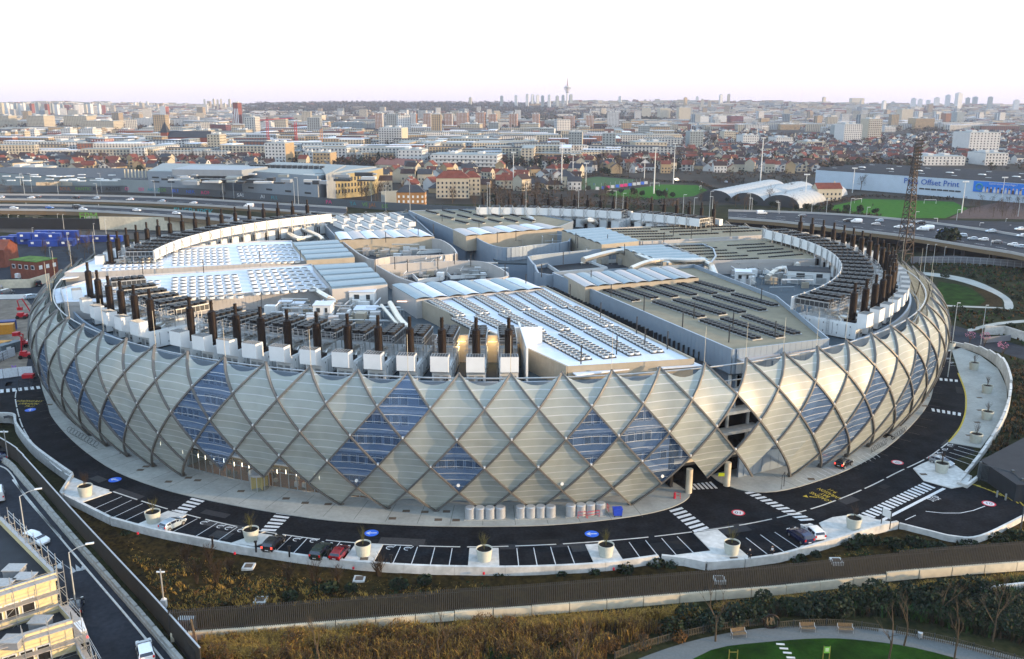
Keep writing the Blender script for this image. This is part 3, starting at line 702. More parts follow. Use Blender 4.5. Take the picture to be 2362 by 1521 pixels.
def wpanels(path, z0, z1, me_m, parent, step=1.25, t=.12, out=1, nm='wall_panel'):
    """row of separate cladding panels along a path"""
    p = MB().use(me_m); p.box((0, 0, 0), (step * .965, t, z1 - z0)); p = p.mesh(nm); W = WORG(parent)
    for x, y, h in along(path, step)[:-1]:
        xx, yy = x + cos(h) * step / 2, y + sin(h) * step / 2
        part(nm, p, parent, (xx - W[0], yy - W[1], (z0 + z1) / 2 - W[2]), h)
def block(label, px, z=ZR, zb=ZD, roof=None, wall=None, panels=(), par=.35, nm='roof_block', pstep=1.3, par_w=.25):
    pts = GP(px, z); t = thing(nm, label, None, (*pts[0], zb)); t.parent = DC; W = (CX, CY, 0); t.location = (pts[0][0] - CX, pts[0][1] - CY, zb)
    b = mb(wall or M_cladw); b.prism(pts, zb, z - .02); b.build('wall_core', t)
    b = mb(roof or M_wroof); b.flat(pts, z); b.build('roof_sheet', t)
    if par: mb(wall or M_cladw).wall(pts, z - .6, z + par, par_w, close=True).build('parapet', t)
    a = sum(pts[i][0] * pts[(i + 1) % len(pts)][1] - pts[(i + 1) % len(pts)][0] * pts[i][1] for i in range(len(pts)))
    for i in panels:
        p, q = pts[i], pts[(i + 1) % len(pts)]; d = Vector((q[0] - p[0], q[1] - p[1])).normalized(); nn = Vector((d.y, -d.x)) * (.22 if a > 0 else -.22)
        wpanels([(p[0] + nn.x, p[1] + nn.y), (q[0] + nn.x, q[1] + nn.y)], zb, z + par + .02, wall or M_cladw, t, pstep)
    return t
B = {}
B['L1'] = block('white fan roof in the upper left quarter', [(150, 632), (207, 604), (240, 590), (373, 588), (396, 575), (600, 558), (671, 557), (707, 604), (600, 611), (204, 631)], wall=M_cladw, panels=(7, 8))
B['L2'] = block('white fan roof in the lower left quarter', [(140, 668), (219, 645), (600, 619), (718, 612), (766, 668), (600, 676), (438, 690), (300, 700), (150, 700)], wall=M_cladw, panels=(4, 5, 6), pstep=.8)
B['L3'] = block('long white fan roof left of the central lane', [(960, 690), (1255, 663), (1600, 832), (1310, 850)], wall=M_tanw, panels=(3,), pstep=.8)
B['U1'] = block('grey roof with long white cooling units at the back left', [(742, 512), (790, 497), (940, 490), (1000, 545), (778, 552)], z=21.6, wall=M_clad, roof=M_bdeck)
B['R1'] = block('tan fan roof at the back centre with blue-grey side wall', [(943, 488), (1170, 482), (1322, 512), (1290, 525), (1075, 545)], wall=M_clad, roof=M_troof, panels=(4,), z=22.6, zb=11.6)
B['R2'] = block('tan fan roof at the back right', [(1385, 530), (1600, 519), (1660, 518), (1850, 540), (1478, 560)], roof=M_troof, panels=(3,))
B['R3'] = block('tan fan roof right of the service yards', [(1530, 562), (1700, 555), (1868, 546), (1880, 600), (1640, 604)], roof=M_troof)
B['R4'] = block('long tan fan roof right of the central lane', [(1275, 637), (1600, 618), (1790, 692), (1910, 792), (1690, 818)], roof=M_troof, wall=M_clad, panels=(4, 3), pstep=1.2, par=.9)
# courts with panelled screens
def court(label, px, wall, inner=M_droof, z=22.4, zb=ZD, pan=True, wb=ZD):
    pts = spline(GP(px + [px[0]], z), 3); t = thing('service_court', label, None, (0, 0, 0)); t.parent = DC; t.location = (pts[0][0] - CX, pts[0][1] - CY, zb)
    mb(inner).flat(pts[:-1], zb + .05).build('court_floor', t)
    mb(wall).wall(pts[:-1], wb, z, .3, close=True).build('screen_wall', t)
    if pan:
        a = sum(pts[i][0] * pts[i + 1][1] - pts[i + 1][0] * pts[i][1] for i in range(len(pts) - 1)); s = -.22 if a < 0 else .22
        ring = []
        for i in range(len(pts) - 1):
            d = Vector((pts[i + 1][0] - pts[i][0], pts[i + 1][1] - pts[i][1])).normalized(); ring.append((pts[i][0] + d.y * s, pts[i][1] - d.x * s))
        wpanels(ring, wb, z - .06, wall, t, 1.3)
    return t
C1 = court('screened service court left of the lane at the back', [(789, 556), (900, 551), (996, 550), (1030, 560), (1051, 580), (1035, 587), (900, 592), (850, 597)], M_cladw)
C2 = court('screened service court left of the lane in the middle', [(868, 612), (960, 606), (1060, 602), (1105, 603), (1140, 612), (1172, 636), (1100, 645), (960, 652)], M_cladw)
C3 = court('screened service court right of the lane at the back', [(1093, 545), (1230, 536), (1300, 534), (1312, 556), (1240, 564), (1200, 569), (1160, 571), (1125, 562)], M_clad, wb=11.6)
C4 = court('long curved screened court right of the lane', [(1218, 592), (1250, 587), (1420, 572), (1620, 562), (1640, 605), (1500, 618), (1270, 634), (1235, 612)], M_clad, wb=11.6)
SHD = [('ribbed blue-grey shed roof at the edge of the upper left fan roof', [(674, 559), (777, 553), (818, 591), (707, 598)], 4, M_shed, M_shed, M_tanw, 23.2),
       ('ribbed blue-grey shed roof at the edge of the lower left fan roof', [(721, 611), (840, 605), (894, 653), (766, 664)], 4, M_shed, M_shed, M_cladw, 23.4),
       ('shed roof of alternating pale panels left of the lane', [(904, 655), (960, 688), (1255, 663), (1200, 640)], 8, M_shed, M_wroof, M_cladw, 23.0),
       ('shed roof of alternating pink and grey panels at the back left', [(772, 535), (784, 552), (1002, 544), (970, 528)], 7, M_wroof, M_shedw, M_tanw, 23.2),
       ('shed roof of pale panels on the back centre roof', [(1045, 528), (1075, 543), (1300, 524), (1255, 514)], 7, M_shedw, M_wroof, M_tanw, 23.5),
       ('ribbed dark shed roof at the back right', [(1296, 530), (1388, 523), (1474, 554), (1388, 562)], 6, M_shed, M_shed, M_tanw, 24.0),
       ('ribbed dark shed roof behind the ducts', [(1422, 568), (1520, 563), (1636, 598), (1530, 602)], 6, M_shed, M_shed, M_tanw, 23.4),
       ('shed roof of alternating grey and pink panels on the right', [(1300, 632), (1350, 660), (1612, 638), (1552, 614)], 9, M_shedw, M_shed, M_tanw, 23.6)]
for lab, px, n, m1, m2, mw, z in SHD:
    p = GP(px, z); t = thing('shed_roof', lab, None, (0, 0, 0)); t.parent = DC; t.location = (p[0][0] - CX, p[0][1] - CY, ZD)
    mb(mw).prism(p, ZD, z - .35).build('wall_core', t)
    longwise = n >= 5 or True
    A, Bq, Cq, Dq = p
    if n == 4:    # bays follow the first edge's direction downwards (rows one behind the other)
        e0, e1, f0, f1 = A, Dq, Bq, Cq
    elif px[0][0] < px[1][0] - 80 or (n == 6): e0, e1, f0, f1 = A, Dq, Bq, Cq
    else: e0, e1, f0, f1 = A, Bq, Dq, Cq      # bays follow the long side
    for i in range(n):
        if n == 4 or n == 6: a0, a1, b0, b1 = lerp(A, Dq, i / n), lerp(A, Dq, (i + .97) / n), lerp(Bq, Cq, i / n), lerp(Bq, Cq, (i + .97) / n)
        else: a0, a1, b0, b1 = lerp(A, Dq, i / n), lerp(A, Dq, (i + .97) / n), lerp(Bq, Cq, i / n), lerp(Bq, Cq, (i + .97) / n)
        s = mb(m1 if i % 2 == 0 else m2); K = 5; vs = []
        for j in range(K + 1):
            q = j / K; pa0, pb0 = lerp(a0, a1, q), lerp(b0, b1, q); zz = z - .3 + .55 * sin(pi * min(1, q * 1.0)) * .6 + (.25 if n == 4 else .1) * (1 - q)
            vs += [(*pa0, zz), (*pb0, zz)]
        s.add(vs, [(2 * j, 2 * j + 1, 2 * j + 3, 2 * j + 2) for j in range(K)])
        s.add([(*a0, z - .36), (*b0, z - .36), (*b0, vs[1][2]), (*a0, vs[0][2])], [(0, 1, 2, 3)]); s.add([(*a1, z - .36), (*b1, z - .36), (*b1, vs[-1][2]), (*a1, vs[-2][2])], [(0, 1, 2, 3)])
        s.build('roof_panel', t)
    if n == 4:
        s = mb(m1)
        for j in range(70):
            q0 = (j + .3) / 70
            for i in range(n):
                a0, a1 = lerp(lerp(A, Bq, q0), lerp(Dq, Cq, q0), (i + .05) / n), lerp(lerp(A, Bq, q0), lerp(Dq, Cq, q0), (i + .93) / n)
                s.bar((*a0, z + .08), (*a1, z - .1), .05, 3)
        s.build('roof_ribs', t, kind='stuff')
# glossy edge flaps in front of L1, L2, L3, R4
for lab, px in (('pale flap panel beside the upper left roof', [(137, 645), (200, 607), (205, 632), (175, 640)]), ('pale flap panel beside the lower left roof', [(122, 668), (183, 655), (176, 690), (130, 700)]),
                ('white flap panel under the left fan roof', [(1312, 853), (1500, 838), (1515, 843), (1330, 866)]), ('white flap panel under the fan roof beside the lane', [(1505, 838), (1598, 834), (1620, 843), (1520, 850)]),
                ('pale flap panel under the tan roof', [(1692, 823), (1790, 812), (1800, 818), (1715, 834)]), ('pale flap panel under the tan roof', [(1794, 811), (1905, 796), (1925, 800), (1805, 817)])):
    mb(M_wroof if 'tan' not in lab else M_shedw).prism(GP(px, 21.3), 21.1, 21.3, True).build('edge_flap', DC, label=lab)
# lane through the middle: dark slot beside R4
mb(M_black).wall([G(1277, 664, 19.5), G(1690, 850, 19.5)], ZD, 19.6, .6).build('lane_louvre', DC)
lo = MB().use(M_dsteel); lo.box((0, 0, 0), (.12, .9, 1.5)); lo = lo.mesh('louvre_post')
for x, y, h in along([G(1262, 672, 18.7), G(1668, 852, 18.7)], 1.6)[:40]: part('louvre_post', lo, DC, (x - CX, y - CY, 19.3), h)

# ---------------------------------------------------------------- roof fans
def fan_mesh(white, r=.82, h=.46):
    b = MB(); b.use(M_white if white else M_black)
    b.cyl(0, 0, 0, h, r * .93, r, n=14, cap=False)
    b.use(M_black)
    b.cyl(0, 0, h * .9, h * .985, r * .9, n=14); b.use(M_white if white else M_dsteel)
    n = 14      # rim
    vs = [(r * cos(2 * pi * i / n), r * sin(2 * pi * i / n), h) for i in range(n)] + [(r * .9 * cos(2 * pi * i / n), r * .9 * sin(2 * pi * i / n), h) for i in range(n)]
    b.add(vs, [(i, (i + 1) % n, n + (i + 1) % n, n + i) for i in range(n)])
    b.use(M_dsteel); b.cyl(0, 0, h * .9, h * 1.03, r * .2, n=8)
    for i in range(5):
        a = i * 2 * pi / 5; b.add([(r * .2 * cos(a), r * .2 * sin(a), h * 1.0), (r * .78 * cos(a), r * .78 * sin(a), h * 1.01), (r * .78 * cos(a + .4), r * .78 * sin(a + .4), h * 1.0), (r * .2 * cos(a + .6), r * .2 * sin(a + .6), h * 1.0)], [(0, 1, 2, 3)])
    return b.mesh('fan')
FW, FB = fan_mesh(True), fan_mesh(False, .62, .45)
GRP = {}
def bank(a, b, ncol, nrow, white, pitch, label, group, z=ZR, across=None, base=True):
    """fan bank from world point a to b, nrow along and ncol across"""
    L = hypot(b[0] - a[0], b[1] - a[1]); h = math.atan2(b[1] - a[1], b[0] - a[0]); st = L / max(1, nrow - 1); ac = across or pitch
    me_key = ('bank', round(L, 0), ncol, nrow, white, round(ac, 1), base)
    t = thing('fan_bank', label, 'roof fans', (*a, z), h, group)
    if base:
        bm = MB().use(M_dsteel if white else M_steel); bm.box((L / 2, (ncol - 1) * ac / 2, .1), (L + pitch, ncol * ac, .18)); bm.build('base_frame', t, local=True)
    me = FW if white else FB; s = min(st, ac) / (1.66 if white else 1.3) * .98
    for i in range(nrow):
        for j in range(ncol): part('fan', me, t, (i * st, j * ac, .19 if base else 0.02), R.uniform(0, 1.2), sc_=s)
    return t
rowA = [(987.6, 687), (1044, 682), (1094, 678), (1141, 673), (1190, 670), (1237, 667)]
rowB = [(1047, 731), (1100, 725), (1156, 719), (1213, 715), (1264, 712), (1315, 706)]
rowC = [(1240, 769.5), (1296, 765), (1354, 759), (1407, 753)]
for nm, row, nr, du, dv in (('back', rowA, 7, 62, 36), ('middle', rowB, 8, 78, 40), ('front', rowC, 8, 98, 52)):
    for i, (u, v) in enumerate(row):
        if nm == 'middle' and i < 2: du_, dv_, n_ = 60, 30, 6
        else: du_, dv_, n_ = du, dv, nr
        a, b = G(u + 2, v, ZR + .7), G(u + 2 + du_, v + dv_, ZR + .7); n_ = int(hypot(b[0] - a[0], b[1] - a[1]) / 1.22) + 1
        bank(a, b, 2, n_, True, 1.2, 'white fan bank in the %s row of the white roof' % nm, 'fan banks on the long white roof')
for nm, row in (('back', [((1377, 662), (1460, 692)), ((1420, 659), (1503, 686)), ((1464, 656), (1549, 683)), ((1506, 652), (1593, 679)), ((1549, 649), (1640, 676)), ((1591, 646), (1680, 671))]),
                ('middle', [((1510, 696), (1610, 729)), ((1557, 692), (1659, 723)), ((1602, 688), (1705, 719)), ((1649, 683), (1752, 714)), ((1691, 679), (1780, 703))]),
                ('front', [((1620, 739), (1737, 779)), ((1667, 735), (1790, 775)), ((1716, 729), (1828, 768))])):
    for p, q in row: bank(G(*p, ZR + .4), G(*q, ZR + .4), 2, int(hypot(G(*q, ZR)[0] - G(*p, ZR)[0], G(*q, ZR)[1] - G(*p, ZR)[1]) / 1.15) + 1, False, 1.15, 'black fan bank in the %s row of the tan roof' % nm, 'fan banks on the long tan roof')
def fgrid(px, nrow, ncol, white, label, group, z=ZR, split=True):
    """rows of fans between four corners (tl, tr, br, bl): one bank per row"""
    P = GP(px, z + .6)
    for i in range(nrow):
        a, b = lerp(P[0], P[3], i / max(1, nrow - 1)), lerp(P[1], P[2], i / max(1, nrow - 1))
        bank(a, b, 1, ncol, white, 1.6 if white else 1.3, label, group, z=z, across=(1.75 if white else 1.4), base=False)
for px, n, m_, nm in (([(249, 594), (368, 592), (369, 613), (238, 618)], 4, 10, 'left group'), ([(404, 576), (520, 571), (525, 604), (402, 607)], 6, 9, 'middle group'), ([(551, 568), (665, 563), (686, 601), (563, 606)], 6, 9, 'right group')):
    fgrid(px, n, m_, True, 'white fan row, %s on upper left roof' % nm, 'fan rows on the upper left roof')
for px, n, m_, nm in (([(230, 652), (362, 646), (362, 664), (225, 670)], 3, 9, 'left group'), ([(403, 640), (540, 633), (552, 681), (400, 686)], 7, 8, 'middle group'), ([(576, 624), (702, 617), (742, 664), (592, 674)], 7, 8, 'right group')):
    fgrid(px, n, m_, True, 'white fan row, %s on lower left roof' % nm, 'fan rows on the lower left roof')
for px, n, m_, nm in (([(1400, 527), (1498, 525), (1568, 547), (1480, 549)], 5, 16, 'left group'), ([(1505, 521), (1580, 518), (1655, 535), (1570, 538)], 4, 14, 'middle group'), ([(1620, 521), (1700, 519), (1752, 529), (1670, 532)], 3, 13, 'right group')):
    fgrid(px, n, m_, False, 'black fan row, %s on back right roof' % nm, 'fan rows on the back right roof')
for px, n, m_, nm in (([(1545, 565), (1630, 562), (1748, 592), (1655, 596)], 6, 16, 'left group'), ([(1680, 563), (1762, 559), (1850, 583), (1775, 589)], 5, 15, 'middle group'), ([(1790, 556), (1866, 553), (1872, 566), (1830, 569)], 3, 11, 'right group')):
    fgrid(px, n, m_, False, 'black fan row, %s beside service yards' % nm, 'fan rows beside the service yards')
for i in range(3):
    for j in range(5):
        u, v = 997 + i * 28 + j * 38 - (2 - i) * 6, 487 + i * 11 - j * 1.2; bank(G(u, v, 22.9), G(u + 24, v + 6, 22.9), 1, 7, False, 1.3, 'short black fan row on back centre roof', 'fan rows on the back centre roof', z=22.6)
# long white cooling units on the back left roof
lu = MB().use(M_white); lu.box((0, 0, .9), (10.5, 2.3, 1.5)); lu = lu.mesh('casing'); lt_ = MB().use(M_dsteel); lt_.box((0, 0, 0), (10.1, 1.9, .06)); lt_ = lt_.mesh('grille')
pf = MB().use(M_steel); [pf.cyl(-4.2 + i * 1.4, 0, 0, .12, .55, n=8) for i in range(7)]; pf = pf.mesh('fan_row')
for i in range(3):
    for j in range(6):
        u, v = 800 + j * 31 - 40 + i * 26, 503 + i * 13 - j * 1.2
        if u > 965: continue
        x, y = G(u, v, 23); x2, y2 = G(u + 26, v + 11, 23); h = math.atan2(y2 - y, x2 - x)
        t = thing('cooling_unit', 'long white cooling unit, back left roof, row %s' % ['one', 'two', 'three'][i], 'cooling unit', (x, y, 21.6), h, 'cooling units on the back left roof')
        part('casing', lu, t); part('grille', lt_, t, (0, 0, 1.67)); part('fan_row', pf, t, (0, 0, 1.71))

# ---------------------------------------------------------------- generator units
def gen_proto():
    t = thing('generator_unit', 'x', 'generator', (0, 0, 0), 0, 'generator containers round the roof edge')
    b = mb(M_white); b.box((0, 0, 1.85), (2.9, 12, 3.1)); b.build('container', t, local=True)
    for s in (-1, 1):
        for y0 in (-4.2, -1.4, 1.4, 4.0):
            d = mb(M_white); d.box((s * 1.49, y0, 1.85), (.08, 1.9, 2.4)); d.use(M_dsteel)
            for dz in (-.8, .8): d.box((s * 1.55, y0 + .9, 1.85 + dz), (.05, .14, .3))
            d.box((s * 1.54, y0, 1.9), (.03, .06, 2.3)); d.build('door', t, local=True)
    b = mb(M_dsteel); [b.box((x, y, .15), (.25, 12, .3)) for x in (-1.1, 1.1) for y in (0,)]; b.build('skid', t, local=True)
    b = mb(M_white); vs = [(-1.42, 6, 2.3), (1.42, 6, 2.3), (1.42, 7.0, 3.0), (-1.42, 7.0, 3.0), (-1.42, 6, 5.5), (1.42, 6, 5.5), (1.42, 7.9, 5.5), (-1.42, 7.9, 5.5), (-1.42, 7.9, 3.0), (1.42, 7.9, 3.0)]
    b.add(vs, [(0, 1, 9, 8), (8, 9, 6, 7), (4, 0, 8, 7), (1, 5, 6, 9), (4, 5, 1, 0)]); b.use(M_white)
    b.build('intake_hood', t, local=True)
    b = mb(M_dsteel); b.box((0, 6.95, 5.46), (2.6, 1.7, .06)); b.use(M_steel); [b.box((-1.3 + i * .43, 6.95, 5.5), (.06, 1.75, .08)) for i in range(7)]; b.build('louvre_grille', t, local=True)
    b = mb(M_steel); [b.box((x, 6.06, 1.2), (.9, .06, 1.3)) for x in (-.7, .7)]; b.use(M_black); b.box((-.95, 6.1, 1.25), (.34, .05, .34)); b.box((-.5, 6.1, 1.25), (.14, .05, .3)); b.use(M_steel)
    [b.box((.45 + i * .16, 6.1, 1.2), (.05, .05, .7)) for i in range(5)]; b.build('end_panel', t, local=True)
    b = mb(M_rust); b.box((0, 4.4, 3.6), (2.1, 2.2, .5)); b.cyl(0, 4.4, 3.5, 9.0, .66, n=16); b.cyl(0, 4.4, 9.0, 9.3, .66, .3, n=16); b.cyl(0, 4.4, 9.3, 11.0, .28, n=10); b.cyl(0, 4.4, 10.3, 10.45, .34, n=10); b.cyl(0, 4.4, 8.2, 8.35, .7, n=16)
    b.build('exhaust_stack', t, local=True)
    b = mb(M_duct); b.tube([(.35, 3.6, 4.0), (.35, 1.6, 4.2), (.35, -.4, 4.2)], .36, 8); b.tube([(-.5, 3.0, 3.5), (-.5, 2.2, 4.0), (-.5, 1.0, 3.6)], .2, 6); b.tube([(.9, 2.8, 3.4), (.9, 2.2, 4.1), (.2, 1.6, 3.9)], .16, 6); b.build('exhaust_pipe', t, local=True)
    b = mb(M_steel)
    for x in (-1.3, 1.3):
        for y in (-6.6, -4.2, -1.6, .6): b.box((x, y, 4.2), (.14, .14, 2.2))
    for y in (-6.6, -1.6, .6): b.box((0, y, 5.3), (2.8, .14, .16))
    for z in (5.4, 6.0, 6.6, 4.6):
        b.bar((-1.45, .7, z), (1.45, .7, z), .04); b.bar((-1.45, .7, z), (-1.45, 2.0, z), .04); b.bar((1.45, .7, z), (1.45, 2.0, z), .04); b.bar((-1.45, 2.0, z), (1.45, 2.0, z), .04)
    for x in (-1.45, -.5, .5, 1.45):
        for y in (.7, 2.0): b.bar((x, y, 3.4), (x, y, 6.7), .045)
    b.box((0, 1.35, 5.25), (2.9, 1.3, .06)); b.build('access_platform', t, local=True)['kind'] = 'stuff'
    b = mb(M_dsteel); b.box((0, -3.2, 6.0), (2.9, 7.0, 1.2)); b.use(M_steel)
    for s in (-1, 1): b.box((s * 1.47, -3.2, 6.55), (.1, 7.1, .22)); b.box((s * 1.46, -3.2, 5.42), (.1, 7.1, .12))
    for i in range(8): [b.box((s * 1.46, -6.6 + i * .97, 6.0), (.06, .08, 1.2)) for s in (-1, 1)]
    b.build('cooler', t, local=True)
    for i in range(5):
        for j in (-1, 1): part('fan', FB, t, (j * .68, -5.9 + i * 1.34, 6.6), i * .7, sc_=1.05)
    b = mb(M_steel)
    for i in range(12): b.bar((-1.75, 3.2, 3.4 + 0), (-1.75, 3.2, 3.4), .01) if False else None
    b.bar((1.75, .3, 0), (1.75, .3, 6.4), .04); b.bar((1.75, .75, 0), (1.75, .75, 6.4), .04)
    for i in range(14): b.bar((1.75, .3, .3 + i * .45), (1.75, .75, .3 + i * .45), .025)
    for i in range(5): b.tube([(1.75, .3, 2.8 + i * .8), (2.25, .3, 2.8 + i * .8), (2.25, .75, 2.8 + i * .8), (1.75, .75, 2.8 + i * .8)], .025, 3)
    b.build('cage_ladder', t, local=True)
    return t
def screen_for(t):
    b = mb(M_white); b.box((0, -6.95, 5.6), (5.35, .12, 2.6)); b.build('screen_panel', t, local=True)
    b = mb(M_steel)
    for x in (-2.72,): b.box((x, -7.08, 3.6), (.2, .2, 7.0))
    b.bar((-2.6, -7.1, 4.4), (-1.3, -7.1, 6.8), .06); b.bar((-1.3, -7.1, 4.4), (-2.6, -7.1, 6.8), .06); b.build('braced_post', t, local=True)
    b = mb(M_black); b.box((-2.1, -6.2, 1.7), (.9, .3, 2.5)); b.build('gap_grille', t, local=True)
proto = gen_proto(); gp_first = [True]
protoS = None
def place_gen(phi, label, screen=False):
    global protoS
    loc = RP(phi, 94.3, ZD); rz = phi + pi
    if not screen:
        if gp_first[0]: gp_first[0] = False; proto.location = loc; proto.rotation_euler = (0, 0, rz); proto['label'] = label; return proto
        return copy_tree(proto, loc, rz, label)
    if protoS is None:
        protoS = copy_tree(proto, loc, rz, label); KIDS.pop(protoS.name, None); screen_for(protoS); return protoS
    return copy_tree(protoS, loc, rz, label)
LA = 'white generator with brown stack, front left roof edge'
for i, u in enumerate([202, 224, 249, 277, 308, 345]): place_gen(PHI(u, 98.7, 28), LA)
for i, u in enumerate([436, 488, 543, 601, 663, 729, 800, 871, 945, 1020, 1097, 1174]): place_gen(PHI(u, 98.7, 28), 'white generator with brown stack, front roof edge')
phr = PHI(1972, 98.7, 28); sp = 3.25 * pi / 180
for i in range(21): place_gen(phr + i * sp, 'white generator with brown stack, right roof edge', True)
a0, a1 = PHI(1113, 98.7, 28, True), PHI(1443, 98.7, 28, True)
a0, a1 = min(a0, a1), max(a0, a1); n = 11
for i in range(n + 1): place_gen(a0 + (a1 - a0) * i / n, 'white generator with brown stack, back roof edge', True)
b0, b1 = PHI(1503, 98.7, 28, True), PHI(1648, 98.7, 28, True)
for i in range(6): place_gen(b0 + (b1 - b0) * i / 5, 'white generator with stack, right end of back roof', True)
c0, c1 = PHI(251, 98.7, 28, True), PHI(707, 98.7, 28, True)
n = max(8, int(abs(c1 - c0) / (3.3 * pi / 180)))
for i in range(n + 1): place_gen(c0 + (c1 - c0) * i / n, 'white generator with brown stack, back left roof edge', True)
print('gens', phr, a0, a1, b0, b1, c0, c1, n)
# end walls of the generator rows
for u, z0, z1, r0, r1 in ((1214, ZD, 25.0, 83, 100.0),):
    a = PHI(u, 97, 22); mb(M_white).wall([RP(a, r0)[:2], RP(a, r1)[:2]], z0, z1, .3).build('end_wall', DC)
a = PHI(1222, 92, 22); mb(M_white).wall([RP(a - .05, 87.)[:2], RP(a + .03, 87.)[:2]], ZD, 25.0, .3).build('end_wall', DC)
# inner backing wall with warm lamps between the front generator units
bw = mb(M_cladw); bw.wall([RP(x, 86.5)[:2] for x in np.linspace(PHI(440, 97, 22), PHI(1222, 92, 22), 30)], ZD, 23.5, .2); bw.build('rear_screen', DC)
wl = MB().use(M_warm); wl.box((0, 0, 0), (1.6, .08, .14)); wl = wl.mesh('wall_lamp')
for u in (1060, 1137, 1210):
    a = PHI(u, 90, 22); x, y, _ = RP(a, 86.8); part('wall_lamp', wl, DC, (x - CX, y - CY, 22.4), a)
    ld = bpy.data.lights.new('wall_lamp_light', 'POINT'); ld.energy = 160; ld.color = (1, .62, .22); ld.shadow_soft_size = .3
    lo_ = bpy.data.objects.new('wall_lamp_light', ld); COL.objects.link(lo_); lo_.location = (*RP(a, 88.5)[:2], 22.2)
for u, v, z in ((1255, 813, 21), (1298, 841, 21), (627, 685, 20.6), (689, 680, 20.6), (733, 693, 19.6), (973, 704, 21), (928, 695, 21), (954, 693, 21), (201, 690, 20), (1400 / 3.38 * 0 + 500, 690, 20), (1480, 1040, 8)):
    x, y = G(u, v, z)
    if u == 1480: continue
    part('strip_lamp', st_me, DC, (x - CX, y - CY - .3, z), R.choice([0, -.1]))

# ---------------------------------------------------------------- ducts, cabins and clutter on the deck
def duct(px, z, r, label, dz=None):
    pts = [(*G(u, v, zz), zz) for (u, v), zz in zip(px, z if isinstance(z, list) else [z] * len(px))]
    b = mb(M_duct); b.tube(spline(pts, 4), r, 8)
    for p in spline(pts, 4)[::3]: b.cyl(p[0], p[1], p[2] - r * 1.08, p[2] - r * 1.0, r, n=8)
    t = b.build('air_duct', label=label, cat='duct', group='silver air ducts on the roof'); return t
DUC = [([(1345, 600), (1400, 585), (1445, 580), (1500, 600), (1540, 608), (1600, 600), (1640, 612)], 22.6, .75, 'silver duct looping round the long curved court'),
       ([(1455, 620), (1490, 606), (1530, 600), (1580, 602), (1625, 600)], 23.4, .6, 'silver duct running along the ribbed dark shed'),
       ([(1640, 615), (1650, 640), (1655, 660)], [22, 21, 19], 1.0, 'fat silver duct bending down to the blue deck'),
       ([(1745, 610), (1790, 600), (1830, 605), (1840, 615)], 21, .9, 'silver duct beside the white cabin on the blue deck'),
       ([(1770, 640), (1800, 620), (1850, 622)], 20.5, .7, 'low silver duct in front of the white cabin'),
       ([(700, 655), (760, 690), (775, 700)], [21, 22, 19.2], .7, 'silver elbow duct beside the ribbed shed'),
       ([(900, 700), (925, 740), (960, 772)], 21.5, .6, 'silver duct between the generator rows and the long roof'),
       ([(880, 705), (935, 770)], 20.8, .4, 'thin silver pipe between the generator rows and the long roof'),
       ([(665, 540), (690, 552), (720, 548)], [20, 21.5, 20], .9, 'silver duct on the back left deck'), ([(700, 530), (735, 545), (745, 555)], 21, .7, 'second silver duct on the back left deck'),
       ([(1205, 500), (1225, 505), (1235, 515)], [20, 23, 21], .9, 'silver duct on the back centre deck'), ([(1340, 515), (1360, 508), (1375, 515)], [20, 23, 21], .9, 'silver duct in front of the back generators'),
       ([(1455, 512), (1475, 507), (1500, 515)], [20, 22, 20], .8, 'silver duct near the right end of the back generators')]
for px, z, r, lab in DUC: duct(px, z, r, lab)
def cabin(u, v, w_, d_, h_, label, rz=.0, m=None, roof=None, z=ZD):
    x, y = G(u, v, z); t = thing('roof_cabin', label, 'cabin', (x, y, z), rz)
    mb(m or M_white).box((0, 0, h_ / 2), (w_, d_, h_)).build('walls', t, local=True); mb(roof or M_wroof).box((0, 0, h_ + .06), (w_ + .3, d_ + .3, .12)).build('roof', t, local=True)
    b = mb(M_dsteel); b.box((-w_ * .2, -d_ / 2 - .03, h_ * .7), (w_ * .2, .06, h_ * .3)); b.box((w_ * .25, -d_ / 2 - .03, h_ * .7), (w_ * .15, .06, h_ * .3)); b.build('louvre', t, local=True)
    b = mb(M_steel)
    for s in (-1, 1): b.box((s * w_ * .3, -d_ / 2 - .05, h_ * .3), (w_ * .25, .07, h_ * .45))
    b.build('hatch', t, local=True); return t
cabin(748, 735, 3.6, 4, 3.2, 'small white plant cabin with two window openings behind the front generators')
cabin(1712, 658, 3.8, 4, 3.6, 'white plant cabin with dark windows beside the silver ducts', -.2)
cabin(1862, 650, 10, 7, 3.2, 'wide white plant cabin with dark roof on the blue deck', -.25, roof=M_droof)
cabin(1700, 620, 6, 4, 3.2, 'low white plant box behind the silver ducts', -.2)
cabin(690, 720, 2.4, 2, 2, 'small grey plant box near the cable trays', 0, M_clad); cabin(660, 718, 2.6, 1.6, 2.2, 'narrow white cabinet left of the plant cabin', 0); cabin(845, 730, 4.5, 4, 1.8, 'low white plant box right of the plant cabin', 0)
cabin(838, 708, 5.5, 3, 3.6, 'tall louvred white plant tower beside the ribbed shed', 0, z=ZD); cabin(560, 560, 14, 3, 3.2, 'long low white plant box by the back left screen', .12)
cabin(660, 545, 4, 3, 3, 'red and white plant box on the back left deck', .1, M_red); cabin(1280, 505, 10, 5, 3.5, 'pale flat-roofed plant box on the back centre deck', -.1); cabin(850, 545, 5, 4, 3, 'open-topped tan plant box at the court corner', 0, M_tanw)
bx = MB()
